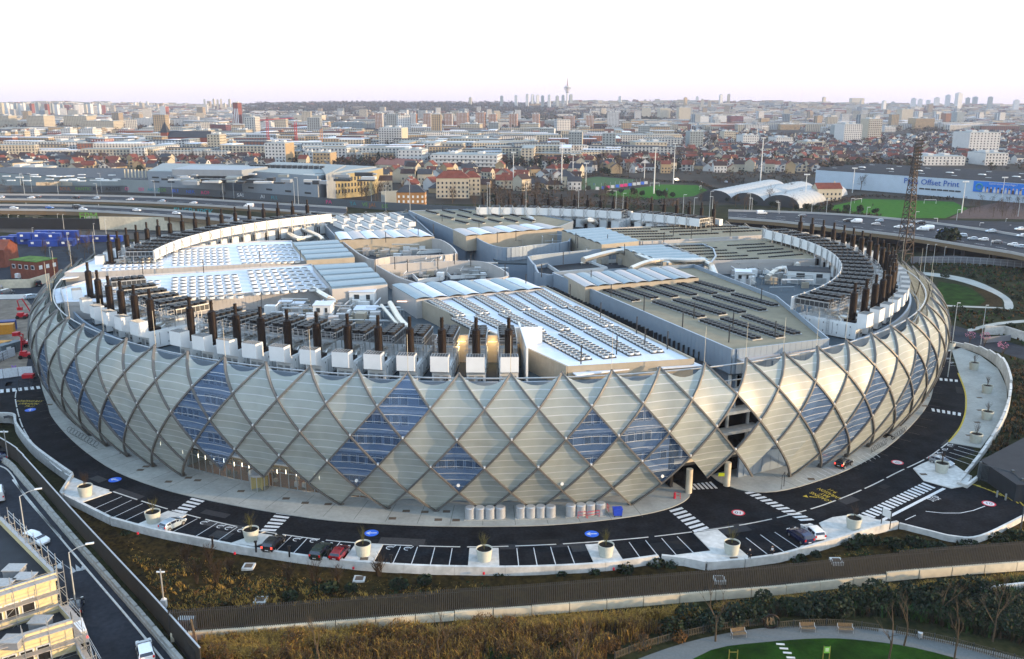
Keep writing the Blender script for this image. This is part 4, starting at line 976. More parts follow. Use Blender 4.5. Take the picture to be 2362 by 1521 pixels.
for k in range(330):          # small plant pieces nobody could tell apart
    zone = R.choice([(620, 870, 705, 745), (800, 980, 558, 590), (880, 1130, 612, 640), (1110, 1290, 540, 560), (1330, 1560, 580, 606), (1690, 1880, 600, 660), (640, 740, 520, 555), (1190, 1400, 498, 515)])
    u, v = R.uniform(zone[0], zone[1]), R.uniform(zone[2], zone[3]); x, y = G(u, v, ZD + .6); bx.use(R.choice([M_white, M_steel, M_cladw, M_duct, M_tanw])); h = R.uniform(.6, 2.2); bx.box((x, y, ZD + h / 2), (R.uniform(.5, 2.6), R.uniform(.5, 2.2), h), R.uniform(-.2, .2))
for k in range(140):
    zone = R.choice([(620, 870, 705, 745), (800, 980, 558, 590), (880, 1130, 612, 640), (1110, 1290, 540, 560), (1330, 1560, 580, 606), (1690, 1880, 600, 660)])
    u, v = R.uniform(zone[0], zone[1]), R.uniform(zone[2], zone[3]); x, y = G(u, v, ZD + 1.5); L = R.uniform(3, 9); a = R.choice([0, pi / 2]) + R.uniform(-.1, .1); z = ZD + R.uniform(1, 3.2)
    bx.use(R.choice([M_steel, M_duct, M_white])).bar((x, y, z), (x + L * cos(a), y + L * sin(a), z), R.uniform(.06, .22), 5)
    for j in range(3): bx.bar((x + L * cos(a) * j / 2, y + L * sin(a) * j / 2, ZD), (x + L * cos(a) * j / 2, y + L * sin(a) * j / 2, z), .05, 4)
bx.build('roof_plant', kind='stuff', label='clutter of small pipes, cabinets and cable trays on the roof deck', cat='roof plant')
# wells in the courts: a black slab stands in for the shaded depth
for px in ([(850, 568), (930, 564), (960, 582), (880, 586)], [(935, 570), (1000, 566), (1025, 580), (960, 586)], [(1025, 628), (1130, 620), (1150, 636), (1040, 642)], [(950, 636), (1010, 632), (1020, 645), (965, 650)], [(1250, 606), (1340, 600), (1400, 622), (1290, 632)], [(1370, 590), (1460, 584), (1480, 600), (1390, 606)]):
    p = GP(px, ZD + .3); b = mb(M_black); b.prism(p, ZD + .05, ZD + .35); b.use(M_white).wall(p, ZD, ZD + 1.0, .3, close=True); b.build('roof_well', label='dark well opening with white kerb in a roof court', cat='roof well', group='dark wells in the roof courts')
# handrails round the wells, thin rods on the roofs
rl = MB().use(M_dsteel); rl.cyl(0, 0, 0, 3.2, .11, n=6); rl = rl.mesh('rod')
for i, (u, v) in enumerate([(866, 628), (940, 628), (1010, 622), (1086, 615), (1165, 640), (1213, 665), (1048, 610), (911, 622), (890, 560), (965, 550), (694, 605), (1363, 655), (1409, 690), (1485, 720), (1574, 757), (1681, 790), (1787, 781), (1315, 690), (1385, 735), (1468, 770), (1539, 806), (1422, 818), (1249, 640),
                            (1299, 610), (1440, 590), (1332, 573), (1328, 562), (1401, 566), (1531, 560), (1594, 553), (1684, 546), (1770, 540), (1641, 535), (1553, 545), (1000, 540), (1021, 487), (1105, 530), (960, 520), (1020, 515), (1340, 850 - 10), (1190, 556), (1147, 560), (600, 608), (470, 630), (330, 634), (1487, 800), (1600, 735), (1690, 760), (1755, 700)]):
    x, y = G(u, v, ZR); part('lightning_rod', rl, DC, (x - CX, y - CY, ZR))
sp_me = MB().use(M_white); sp_me.box((0, 0, 0), (.1, .1, 3)); sp_me = sp_me.mesh('rail_post')
print('objects after building', len(bpy.data.objects))
# ---------------------------------------------------------------- vehicles
CARC = {}
def carpaint(c):
    k = 'car_paint_%d_%d_%d' % tuple(int(x * 99) for x in c)
    if k not in MATS:
        m = mat(k, c, .25, .25, var=.02, spec=.6); m.node_tree.nodes['Principled BSDF'].inputs['Coat Weight'].default_value = .6
    return MATS[k]
def car_proto(kind, col, label, group=None, brake=False):
    """x is forward; z=0 the road"""
    L, W, H, hb, prof = {'hatch': (4.1, 1.72, 1.45, .82, [(-2.02, .45, .62, .62), (-1.95, .30, .95, .98), (-1.62, .24, .99, 1.36), (-.9, .22, .97, 1.45), (.1, .22, .95, 1.43), (.62, .22, .93, 1.18), (1.15, .24, .90, .94), (1.75, .28, .76, .78), (2.02, .36, .60, .60)]),
                         'suv': (4.5, 1.86, 1.68, .95, [(-2.24, .50, .75, .75), (-2.15, .36, 1.08, 1.12), (-1.85, .30, 1.10, 1.56), (-1.1, .28, 1.08, 1.66), (.1, .28, 1.06, 1.62), (.70, .28, 1.04, 1.34), (1.25, .30, 1.02, 1.06), (1.95, .34, .90, .93), (2.24, .42, .68, .68)]),
                         'van': (5.2, 2.0, 2.2, 1.1, [(-2.6, .50, .9, .9), (-2.58, .40, 1.3, 2.05), (-2.3, .36, 1.3, 2.18), (-1.1, .34, 1.3, 2.2), (.6, .34, 1.3, 2.18), (1.25, .34, 1.25, 1.95), (1.85, .34, 1.15, 1.3), (2.4, .38, 1.0, 1.05), (2.6, .45, .75, .75)])}[kind]
    t = thing('parked_car' if not brake else 'car', label, 'van' if kind == 'van' else 'car', (0, 0, 0), 0, group)
    pm = carpaint(col); b = mb(pm); vs = []; S = []
    for i, (x, z0, zb, zr) in enumerate(prof):
        k = [.80, .95, 1, 1, 1, 1, 1, .97, .80][i]; w_ = W / 2 * k; tp = .80 if zr - zb > .2 else .97
        sec = [(x, -w_ * .93, z0), (x, -w_, z0 + (zb - z0) * .45), (x, -w_ * .97, zb), (x, -w_ * tp, zr - .05 if zr - zb > .2 else zr), (x, -w_ * tp * .8, zr), (x, w_ * tp * .8, zr), (x, w_ * tp, zr - .05 if zr - zb > .2 else zr), (x, w_ * .97, zb), (x, w_, z0 + (zb - z0) * .45), (x, w_ * .93, z0)]
        S.append(sec); vs += sec
    n = 10; fs = [(i * n + j, (i + 1) * n + j, (i + 1) * n + j + 1, i * n + j + 1) for i in range(len(prof) - 1) for j in range(n - 1)]
    fs += [tuple(range(n)), tuple(range((len(prof) - 1) * n, len(prof) * n))[::-1]]
    b.add(vs, fs); b.use(M_black); b.box((0, 0, .27), (L * .9, W * .8, .12))
    for sx_ in (-1, 1):
        for sy in (-1, 1): b.cyl(0, 0, 0, 0.001, .001, n=3, cap=False)
    b.build('body', t, local=True, smooth=False)
    def pane(i0, i1, t0, t1, side):
        o = []
        for i, tt in ((i0, t0), (i1, t1)):
            a = S[int(i)]; c = S[min(int(i) + 1, len(S) - 1)]; f = i - int(i); m_ = lambda q: lerp(a[q], c[q], f)
            lo, hi = (m_(2), m_(3)) if side < 0 else (m_(7), m_(6)); o.append((lerp(lo, hi, .10), lerp(lo, hi, .86)))
        g = .012 * side; q = [o[0][0], o[1][0], o[1][1], o[0][1]]; return [(p[0], p[1] + g * (1 if True else 0), p[2]) for p in q]
    spans = [(2.05, 2.95), (3.05, 3.95), (4.05, 4.95)] if kind != 'van' else [(4.15, 4.95)]
    for i0, i1 in spans:
        for s in (-1, 1): mb(M_cgl).add(pane(i0, i1, 0, 0, s), [(0, 1, 2, 3)]).build('side_window', t, local=True)
    i = 4 if kind != 'van' else 5
    def trans(a, b_, t0, t1, up):
        q = []
        for s, tt in ((a, t0), (b_, t1)):
            for m_ in (3, 6): q.append(lerp(S[a][m_], S[b_][m_], tt))
        q = [q[0], q[1], q[3], q[2]]; c = 0
        return [(p[0] + (.01 if up else -.01), p[1] * .9, p[2] + .03) for p in q]
    fw = (4, 6) if kind != 'van' else (5, 6)
    mb(M_cgl).add(trans(fw[0], fw[1], .08, .95, 1), [(0, 1, 2, 3)]).build('windscreen', t, local=True)
    if kind != 'van': mb(M_cgl).add(trans(2, 1, .12, .95, 0), [(0, 1, 2, 3)]).build('rear_window', t, local=True)
    wh = MB().use(M_tyre); wh.cyl(0, 0, -.11, .11, .33, n=14); wh.add([(.33 * cos(-2 * pi * q / 14), .33 * sin(-2 * pi * q / 14), -.11) for q in range(14)], [tuple(range(14))]); wm = wh.mesh('wheel')
    rm = MB().use(M_rim); rm.cyl(0, 0, .10, .125, .2, n=10); rm = rm.mesh('rim')
    for x in (-L * .31, L * .31):
        for s in (-1, 1):
            o = part('wheel', wm, t, (x, s * (W / 2 - .10), .33), rot=(-s * pi / 2, 0, 0)); part('rim', rm, o, (0, 0, 0))
    for s in (-1, 1):
        p = S[-2]; mb(M_lamp).box((p[0][0] + .12, s * W * .36, p[2][2] - .10), (.25, .32, .13)).build('headlight', t, local=True)
        p = S[1]; mb(M_tailon if brake else M_tail).box((p[0][0] - .03, s * W * .40, p[2][2] - .10), (.12, .22, .28)).build('tail_light', t, local=True)
    mb(M_paint).box((S[0][0][0] - .01, 0, .62), (.03, .5, .11)).build('number_plate', t, local=True)
    b = mb(M_black); [b.box((.75, s * (W / 2 + .08), prof[4][2] + .05), (.12, .16, .12)) for s in (-1, 1)]; b.build('mirror', t, local=True)
    return t
PROTO = {}
def car(kind, col, label, u, v, hd, z=0.006, u2=None, v2=None, group=None, brake=False):
    k = (kind, col, brake)
    x, y = G(u, v, z)
    if u2 is not None: x2, y2 = G(u2, v2, z); hd = math.atan2(y2 - y, x2 - x)
    if k not in PROTO: t = car_proto(kind, col, label, group, brake); PROTO[k] = t
    else:
        t = copy_tree(PROTO[k], label=label)
        if group: t['group'] = group
        elif 'group' in t: del t['group']
    t.location = (x, y, z); t.rotation_euler = (0, 0, hd); return t
SIL, BLK, WHT, RED_, NAVY, GRN, BLU, GRY = (.38, .47, .55), (.008, .008, .01), (.75, .77, .78), (.22, .006, .012), (.008, .015, .06), (.008, .02, .014), (.03, .12, .4), (.12, .13, .14)
def hd2(a, b):
    p, q = G(*a), G(*b); return math.atan2(q[1] - p[1], q[0] - p[0])
car('hatch', SIL, 'silver-blue hatchback parked beside the second planter from the left', 399, 1216, hd2((375, 1226), (428, 1200)))
car('suv', BLK, 'black estate car with lit brake lights parked by the third planter', 632, 1262, hd2((612, 1282), (655, 1238)), brake=True)
car('suv', GRN, 'very dark green off-road car parked beside the red car', 741, 1280, hd2((728, 1294), (765, 1252)))
car('hatch', RED_, 'dark red hatchback parked left of the fourth planter', 784, 1283, hd2((770, 1296), (805, 1254)))
car('suv', WHT, 'white estate car parked at the right end of the front bays', 1874, 1236, hd2((1896, 1256), (1850, 1215)))
car('suv', NAVY, 'dark blue estate car parked beside the white estate', 1845, 1245, hd2((1868, 1262), (1818, 1226)))
car('hatch', BLK, 'small black hatchback parked on the pavement against the facade', 1946, 1075, hd2((1925, 1085), (1970, 1060)), z=.13, brake=True)
car('hatch', (.28, .30, .32), 'grey hatchback parked behind the planter beside the curved wall', 2171, 1072, hd2((2145, 1062), (2200, 1080)))
car('suv', WHT, 'white family car driving on the street beside the scaffolded house', 84, 1253, hd2((60, 1243), (115, 1262)), z=-1.97)
car('suv', WHT, 'white car at the bottom edge of the left street', 336, 1512, hd2((330, 1540), (320, 1490)), z=-1.97)
car('van', WHT, 'white vehicle cut by the left edge on the street', -4, 1150, hd2((0, 1175), (-4, 1120)), z=-1.97)
car('suv', NAVY, 'dark blue car at the left edge behind the barrier', 0, 1060, hd2((0, 1072), (-20, 1048)), z=-1.97)
car('hatch', BLK, 'black car half hidden behind the scaffolding', 176, 1408, hd2((170, 1440), (180, 1370)), z=-1.97)
car('van', WHT, 'white van with red lights behind the scaffolding', 180, 1470, hd2((190, 1500), (170, 1440)), z=-1.97, brake=True)

# ---------------------------------------------------------------- planters
def bare_tree(b, x, y, z, h, rnd, n=7, r0=.05, spread=.5, lv=2, m=None):
    """trunk and limbs that fork; twigs are thin three-sided bars"""
    def grow(p, d, L, r, k):
        q = p + d * L; b.tube([p, p + d * L * .5 + Vector((rnd.uniform(-1, 1), rnd.uniform(-1, 1), 0)) * L * .05, q], [r, r * .8, r * .55], 3 if k < lv else 5, ends=False)
        if k == 0: return
        for i in range(rnd.randint(2, 4)):
            dd = (d + Vector((rnd.uniform(-1, 1), rnd.uniform(-1, 1), rnd.uniform(-.2, .6))) * spread).normalized()
            grow(p + d * L * rnd.uniform(.45, 1), dd, L * rnd.uniform(.5, .8), r * .55, k - 1)
    for i in range(n):
        a = rnd.uniform(0, 2 * pi); s = rnd.uniform(.05, .35) if n > 1 else .03
        grow(Vector((x, y, z)), Vector((cos(a) * s, sin(a) * s, 1)).normalized(), h * rnd.uniform(.35, .5), r0, lv)
pot = MB().use(mat('planter_concrete', (.46, .47, .41), .85, var=.06)); pot.cyl(0, 0, 0, 1.75, .92, 1.18, n=28, cap=False); n = 28
pot.add([(1.18 * cos(2 * pi * i / n), 1.18 * sin(2 * pi * i / n), 1.75) for i in range(n)] + [(1.08 * cos(2 * pi * i / n), 1.08 * sin(2 * pi * i / n), 1.75) for i in range(n)], [(i, (i + 1) % n, n + (i + 1) % n, n + i) for i in range(n)])
pot.add([(1.08 * cos(2 * pi * i / n), 1.08 * sin(2 * pi * i / n), 1.75) for i in range(n)] + [(1.04 * cos(2 * pi * i / n), 1.04 * sin(2 * pi * i / n), 1.5) for i in range(n)], [(i, n + i, n + (i + 1) % n, (i + 1) % n) for i in range(n)])
pot = pot.mesh('pot', smooth=False)
ps = MB().use(mat('planter_soil', (.012, .009, .006), 1.)); ps.cyl(0, 0, 1.4, 1.55, 1.06, n=20); ps = ps.mesh('soil')
M_twig = mat('brown_twigs', (.035, .023, .012), .9, var=.4, scale=8); M_twigg = mat('greenish_twigs', (.07, .07, .02), .9, var=.3, scale=8)
PL = [(198, 1148, 'at the left corner of the parapet'), (354, 1209, 'left of the silver-blue hatchback'), (580, 1250, 'left of the black estate car'), (838, 1284, 'right of the dark red hatchback'), (1117, 1296, 'in the middle of the front bays'), (1397, 1286, 'between the empty right-hand bays'),
      (1687, 1281, 'beside the two walking people'), (1968, 1223, 'in front of the striped crossing and sign'), (2171, 1094, 'in front of the grey hatchback'), (2250, 1025, 'nearest along the curved wall'), (2276, 972, 'second nearest along the curved wall'), (2276, 911, 'second farthest along the curved wall'), (2246, 857, 'beside the far disabled bays'), (2192, 810, 'farthest away at the end of the curved wall')]
for i, (u, v, w_) in enumerate(PL):
    x, y = G(u, v - 5, .13); t = thing('planter', 'round concrete planter with bare shrub, ' + w_, 'planter', (x, y, .13), 0, 'round planters along the ring road')
    part('pot', pot, t); part('soil', ps, t)
    b = mb(M_twigg if i in (1, 2, 3, 4, 5, 6) else M_twig); bare_tree(b, 0, 0, 1.5, 3.4 if i < 8 else 3.0, R, 10, .022, .55, 2); b.build('shrub', t, local=True)

# ---------------------------------------------------------------- things on the pavement
tk = MB().use(mat('brushed_metal_tank', (.50, .53, .56), .35, .55, var=.06, scale=2)); tk.cyl(0, 0, .12, 2.25, 1.0, n=24, cap=False); tk.cyl(0, 0, 2.25, 2.4, 1.0, .8, n=24); tk = tk.mesh('shell', smooth=False)
tkb = MB().use(M_pave); tkb.box((0, 0, .06), (2.25, 2.3, .12)); tkb = tkb.mesh('plinth')
for g, us in (('left', [(1084, 1201), (1107, 1201), (1130, 1201), (1154, 1200)]), ('middle', [(1201, 1199), (1224, 1199), (1247, 1198), (1270, 1198)]), ('right', [(1317, 1195), (1340, 1194), (1362, 1192), (1385, 1191)])):
    for i, (u, v) in enumerate(us):
        x, y = G(u, v - 2, .13); t = thing('storage_tank', 'upright round grey metal tank, %s in the %s row of four' % (ORD[i], g), 'tank', (x, y + .5, .13), 0, 'upright metal tanks on the pavement')
        part('shell', tk, t, sc_=.8); part('plinth', tkb, t, sc_=(.8, .8, 1))
x, y = G(1424, 1190, .13); t = thing('wheeled_bin', 'blue wheeled rubbish container beside the metal tanks', 'bin', (x, y, .13), .1); mbl = mat('blue_plastic', (.02, .06, .45), .5)
mb(mbl).box((0, 0, .7), (1.25, .95, 1.0), top=1.12).build('body', t, local=True); b = mb(mbl); b.box((0, 0, 1.27), (1.5, 1.15, .12)); b.build('lid', t, local=True)
b = mb(M_tyre)
for sx_ in (-.5, .5):
    for sy in (-.4, .4): b.box((sx_, sy, .12), (.12, .2, .22))
b.build('castor', t, local=True)
def barrier(px, label, h=1.05):
    p = GP(px, .13); t = thing('barrier', label, 'barrier', (*p[0], .13)); b = mb(M_red)
    b.tube([(*p[0], .13), (*p[0], .13 + h), (*p[-1], .13 + h), (*p[-1], .13)], .05, 6); b.build('frame', t)
    b = mb(M_red); b.bar((*p[0], .13 + h / 2), (*p[-1], .13 + h / 2), .04); b.build('rail', t); return t
barrier([(1333, 1196), (1352, 1195)], 'low red guard rail in front of the right tanks, left piece'); barrier([(1355, 1196), (1382, 1192)], 'low red guard rail in front of the right tanks, right piece')
barrier([(1400, 1176), (1404, 1180)], 'short red guard rail between tanks and facade'); barrier([(1556, 1148), (1569, 1152)], 'red guard rail at the passage corner')
x, y = G(1556, 1150, .13); mb(M_red).cyl(x, y, .13, 1.0, .22, .18, n=12).cyl(x, y, 1.0, 1.15, .24, .1, n=12).build('fire_hydrant', label='red fire hydrant at the corner of the passage', cat='hydrant')
b = mb(mat('yellow_sign', (.7, .7, .03), .5)); x, y = G(1664, 1099, 2.6); b.box((x, y, 2.9), (1.0, .06, .6)); b.build('yellow_sign', label='small yellow clearance sign hanging in the passage mouth', cat='sign')
# bicycle hoop racks: spirals of bent bar
def spiral(px, n, label):
    p0, p1 = G(*px[0], .13), G(*px[1], .13); b = mb(M_dsteel); pts = []
    L = hypot(p1[0] - p0[0], p1[1] - p0[1]); d = ((p1[0] - p0[0]) / L, (p1[1] - p0[1]) / L)
    for i in range(n * 14 + 1):
        a = 2 * pi * i / 14; s = i / (n * 14) * L; pts.append((p0[0] + d[0] * s + .55 * sin(a) * .8, p0[1] + d[1] * s + .35 * sin(a), .13 + .55 - .55 * cos(a)))
    b.tube(pts, .035, 4); b.build('bicycle_rack', label=label, cat='bicycle rack')
for i, (a, c, n) in enumerate([((158, 996), (226, 1034), 10)]): spiral([a, c], n, 'black spiral bicycle rack on the left pavement')
spiral([(2008, 1046), (2046, 1024)], 6, 'black spiral bicycle rack left of the motorcycle'); spiral([(2058, 1016), (2090, 994)], 6, 'black spiral bicycle rack right of the motorcycle')
def moto(u, v, hd, label):
    x, y = G(u, v, .13); t = thing('motorcycle', label, 'motorcycle', (x, y, .13), hd)
    for xx in (-.7, .7): b = mb(M_tyre); b.tube([(xx + .3 * cos(a), 0, .32 + .3 * sin(a)) for a in np.linspace(0, 2 * pi, 15)[:-1]], .07, 5, close=True); b.build('wheel', t, local=True)
    b = mb(M_black); b.tube([(-.7, 0, .35), (-.3, 0, .6), (.3, 0, .75), (.7, 0, .32)], [.08, .18, .2, .05], 6); b.build('frame', t, local=True)
    mb(M_tyre).box((-.35, 0, .85), (.75, .28, .12)).build('saddle', t, local=True); b = mb(M_dsteel); b.tube([(.35, -.35, 1.05), (.5, 0, 1.0), (.35, .35, 1.05)], .03, 4); b.bar((.5, 0, 1.0), (.7, 0, .35), .04); b.build('handlebar', t, local=True)
moto(2050, 1012, -.6, 'black motorcycle parked between the spiral bicycle racks')
b = mb(M_dsteel); x, y = G(1802, 1128, .13); x2, y2 = G(1808, 1122, .13); b.tube([(x, y, .13), (x, y, 2.4), (x2, y2, 2.7), (x2, y2, .13)], .06, 5); b.build('totem_frame', label='thin dark upright sign frame on the right pavement', cat='sign')
# board on two posts
p, q = G(2032, 1211), G(2052, 1222); t = thing('notice_board', 'white board on two dark posts beside the striped crossing', 'sign', (*p, .1))
for a in (p, q): b = mb(M_dsteel); b.box((a[0], a[1], 1.5), (.12, .12, 2.9)); b.build('post', t)
mb(M_white).wall([p, q], 1.7, 2.9, .06).build('panel', t)
def person(u, v, h, rz, top, bottom, label, z=.13, hair=(.02, .015, .01), carry=None):
    x, y = G(u, v, z); t = thing('person', label, 'person', (x, y, z), rz); k = h / 1.75
    me = bpy.data.meshes.new('body'); V = [(0, 0, .95), (0, 0, 1.2), (0, 0, 1.42), (0, 0, 1.52), (0, 0, 1.66), (-.19, 0, 1.42), (-.25, .03, 1.15), (-.22, .12, .92), (.19, 0, 1.42), (.26, .02, 1.15), (.24, .14, .95), (-.1, 0, .9), (-.12, .08, .5), (-.12, -.06, .07), (-.12, .1, .04), (.1, 0, .9), (.11, .0, .5), (.12, -.16, .09), (.12, -.02, .04)]
    E_ = [(0, 1), (1, 2), (2, 3), (3, 4), (2, 5), (5, 6), (6, 7), (2, 8), (8, 9), (9, 10), (0, 11), (11, 12), (12, 13), (13, 14), (0, 15), (15, 16), (16, 17), (17, 18)]
    RD = [.17, .16, .18, .06, .11, .07, .055, .04, .07, .055, .04, .1, .075, .05, .04, .1, .075, .05, .04]
    me.from_pydata([tuple(c * k for c in v_) for v_ in V], E_, []); o = bpy.data.objects.new('body', me); COL.objects.link(o)
    md = o.modifiers.new('s', 'SKIN')
    for i, sv_ in enumerate(me.skin_vertices[0].data): sv_.radius = (RD[i] * k, RD[i] * k * (.75 if i < 3 else 1)); sv_.use_root = i == 0
    o.modifiers.new('u', 'SUBSURF').levels = 1
    dg = bpy.context.evaluated_depsgraph_get(); m2 = bpy.data.meshes.new_from_object(o.evaluated_get(dg)); bpy.data.objects.remove(o)
    mt, mbm, sk = mat('cloth_' + label[:12].replace(' ', '_'), top, .9), mat('trousers_' + label[:12].replace(' ', '_'), bottom, .9), mat('skin', (.45, .28, .2), .6)
    m2.materials.clear(); [m2.materials.append(q) for q in (mt, mbm, sk)]
    for pl in m2.polygons: z_ = pl.center.z / k; pl.material_index = 2 if z_ > 1.5 or (z_ < 1.02 and z_ > .85 and abs(pl.center.x) > .2 * k) else (1 if z_ < .95 else 0); pl.use_smooth = True
    o = part('body', m2, t); b = mb(mat('hair_' + str(int(hair[0] * 100)), hair, .9)); b.cyl(0, -.015 * k, 1.64 * k, 1.74 * k, .115 * k, .06 * k, n=10); b.build('hair', t, local=True)
    if carry: b = mb(mat('carried_' + str(int(carry[0] * 99)), carry, .7)); b.box((0, -.2 * k if False else .2 * k, 1.25 * k), (.3, .12, .3)); b.build('held_item', t, local=True)
    return t
person(1728, 1293, 1.8, 2.6, (.01, .01, .012), (.012, .012, .015), 'person in black clothes with a pale cap on the parapet edge, left of the pair', hair=(.5, .5, .48))
person(1780, 1284, 1.75, 2.9, (.015, .012, .012), (.01, .01, .012), 'person in dark clothes holding something white, right of the pair', carry=(.6, .6, .6))
for i, (u, v) in enumerate([(491, 1260), (591, 1272), (668, 1283), (757, 1293), (902, 1304)]):
    x, y = G(u, v, .13); b = mb(M_black); b.box((x, y, .8), (.22, .22, 1.6)); b.box((x, y, 1.65), (.45, .3, .18)); b.build('charging_post', label='thin black post at the head of a parking bay', cat='post', group='black posts at the parking bays')
hyd = mb(M_red)
for i, (u, v) in enumerate([(1116, 1318), (816, 1306), (1415, 1308), (543, 1272), (320, 1226)]):
    x, y = G(u, v + 2, -.1); b = mb(M_red); b.cyl(x, y - .33, -.25, .05, .16, n=10); b.build('wall_disc', label='small round red plate on the front of the parapet', cat='plate', group='red plates on the parapet')

# ---------------------------------------------------------------- front fence with its concrete base
FT = thing('picket_fence', 'long dark metal picket fence on a pale concrete base across the foreground', 'fence', (*fenw[0], -2))
fp = along(spline(fenw, 4), .25); fpk = MB().use(mat('bronze_picket', (.036, .037, .037), .6, .1, var=.15)); fpk.box((0, 0, 0), (.13, .07, 3.15)); fpk = fpk.mesh('picket')
def fz(u): return .34 if u > 2064 else (.0 if u > 1581 else (-.0 if u > 1004 else -.15))
for i, (x, y, h) in enumerate(fp[:300]):
    u = PJ(x, y, -2)[0]; part('picket', fpk, FT, (x - fenw[0][0], y - fenw[0][1], 2 - .7 + 1.5 + fz(u)), h)
b = mb(MATS['bronze_picket'])
for x, y, h in fp[300:]: b.box((x, y, -.7 + 1.5 + fz(PJ(x, y, -2)[0])), (.13, .07, 3.15), h)
b.build('pickets', FT, kind='stuff') if len(fp) > 300 else None
b = mb(MATS['bronze_picket'])
pth = spline(fenw, 4)
for q0, q1 in zip(pth[:-1], pth[1:]):
    zz = fz(PJ(*q0, -2)[0]); b.bar((*q0, -.45 + zz), (*q1, -.45 + zz), .05); b.bar((*q0, 2.0 + zz), (*q1, 2.0 + zz), .05)
b.build('rail', FT)
cb = MB().use(M_cream); cb.box((0, 0, 0), (4.9, .5, 1.35)); cb = cb.mesh('base_block')
for x, y, h in along(spline(fenw, 4), 5.0)[:-1]:
    xx, yy = x + 2.5 * cos(h), y + 2.5 * sin(h); u = PJ(xx, yy, -2)[0]; part('base_block', cb, FT, (xx - fenw[0][0], yy - fenw[0][1] - .1, 2 - 1.4 + fz(u)), h)
# ---------------------------------------------------------------- left wall with barrier blocks
WL = [(-120, 960), (-20, 1040), (28, 1072), (60, 1105), (160, 1222), (266, 1342), (340, 1425), (430, 1530), (470, 1580)]
wlp = GP(WL, -2); WT = thing('boundary_wall', 'dark metal boundary wall running down the left street', 'wall', (*wlp[1], -2)); M_dw = mat('dark_brown_sheet', (.032, .029, .025), .6, .2, var=.15, scale=1.)
for x, y, h in along(spline(wlp, 4), 4.0)[:-1]:
    o = MB().use(M_dw); o.box((0, 0, 0), (3.97, .12, 2.9)) if 'wallsheet' not in MATS else 0
    if 'wallsheet' not in KIDS: KIDS['wallsheet'] = o.mesh('sheet')
    part('sheet', KIDS['wallsheet'], WT, (x + 2 * cos(h) - wlp[1][0] + .35, y + 2 * sin(h) - wlp[1][1] + .3, 2.2), h)
    cpm = MB().use(M_steel); cpm.box((0, 0, 0), (3.97, .2, .1))
    if 'wallcap' not in KIDS: KIDS['wallcap'] = cpm.mesh('coping')
    part('coping', KIDS['wallcap'], WT, (x + 2 * cos(h) - wlp[1][0] + .35, y + 2 * sin(h) - wlp[1][1] + .3, 3.7), h)
jb = MB().use(mat('weathered_barrier_concrete', (.33, .33, .31), .9, var=.2, scale=1.5)); jb.box((0, 0, .3), (2.95, .75, .6)); jb.box((0, 0, .82), (2.95, .5, .45), top=.9); jb = jb.mesh('barrier_block')
BT = thing('concrete_barrier', 'row of weathered concrete barrier blocks along the left street', 'barrier', (*wlp[1], -2))
for i, (x, y, h) in enumerate(along(spline(wlp, 4), 3.0)[:-1]):
    part('barrier_block', jb, BT, (x + 1.5 * cos(h) - .35 * sin(h) * -1 - wlp[1][0] - .35, y + 1.5 * sin(h) - wlp[1][1] - .25, 0), h + R.uniform(-.015, .015))
ls = [(-900, parw[0][1] - 6), (wlp[0][0], wlp[0][1] + 3)] + [(p[0] - .9, p[1] - .3) for p in spline(wlp, 3)] + [(wlp[-1][0], -10), (-900, -10)]
mb(M_asph2).flat(ls, -1.985).build('street', kind='structure', label='grey asphalt street at the lower left')
kk = mb(M_conc); kk.wall([(p[0] - 2.0, p[1] - .6) for p in spline(wlp[3:], 4)], -2, -1.86, .25)
kk.wall(spline(GP([(-20, 1072), (10, 1080), (30, 1100), (60, 1150), (140, 1240)], -2), 4), -2, -1.86, .2); kk.build('kerb', kind='structure')
sm = mb(mat('worn_paint', (.35, .37, .38), .8, var=.3, scale=3))
for pz in ([(160, 1312), (142, 1298), (172, 1318)], [(162, 1325), (162, 1303), (176, 1318)], [(176, 1318), (174, 1302), (192, 1316)], [(186, 1316), (190, 1300), (203, 1312)], [(120, 1310), (141, 1298), (143, 1312)]): sm.flat(GP(pz, -1.975), -1.975)
sm.build('road_markings', kind='structure')
def slamp(u, v, h, arm, label, z=-2., hd=.5, n=.0):
    x, y = G(u, v, z); t = thing('street_lamp', label, 'street lamp', (x, y, z), hd, None)
    b = mb(mat('lamp_post_grey', (.38, .42, .44), .5, .2)); b.tube([(0, 0, 0), (0, 0, h * .9), (0.0, 0, h)], [.11, .08, .07], 6); b.build('post', t, local=True)
    b = mb(MATS['lamp_post_grey']); b.tube([(0, 0, h - .05), (arm * .5, 0, h + .5), (arm, 0, h + .75)], .05, 5); b.build('arm', t, local=True); b = mb(M_white); b.box((arm + .35, 0, h + .8), (1.0, .32, .14)); b.build('lantern', t, local=True); return t
slamp(62, 1262, 8.2, 2.2, 'grey street lamp beside the white family car', hd=.35)
slamp(176, 1405, 8.2, 2.2, 'grey street lamp standing by the scaffolding', hd=.35)
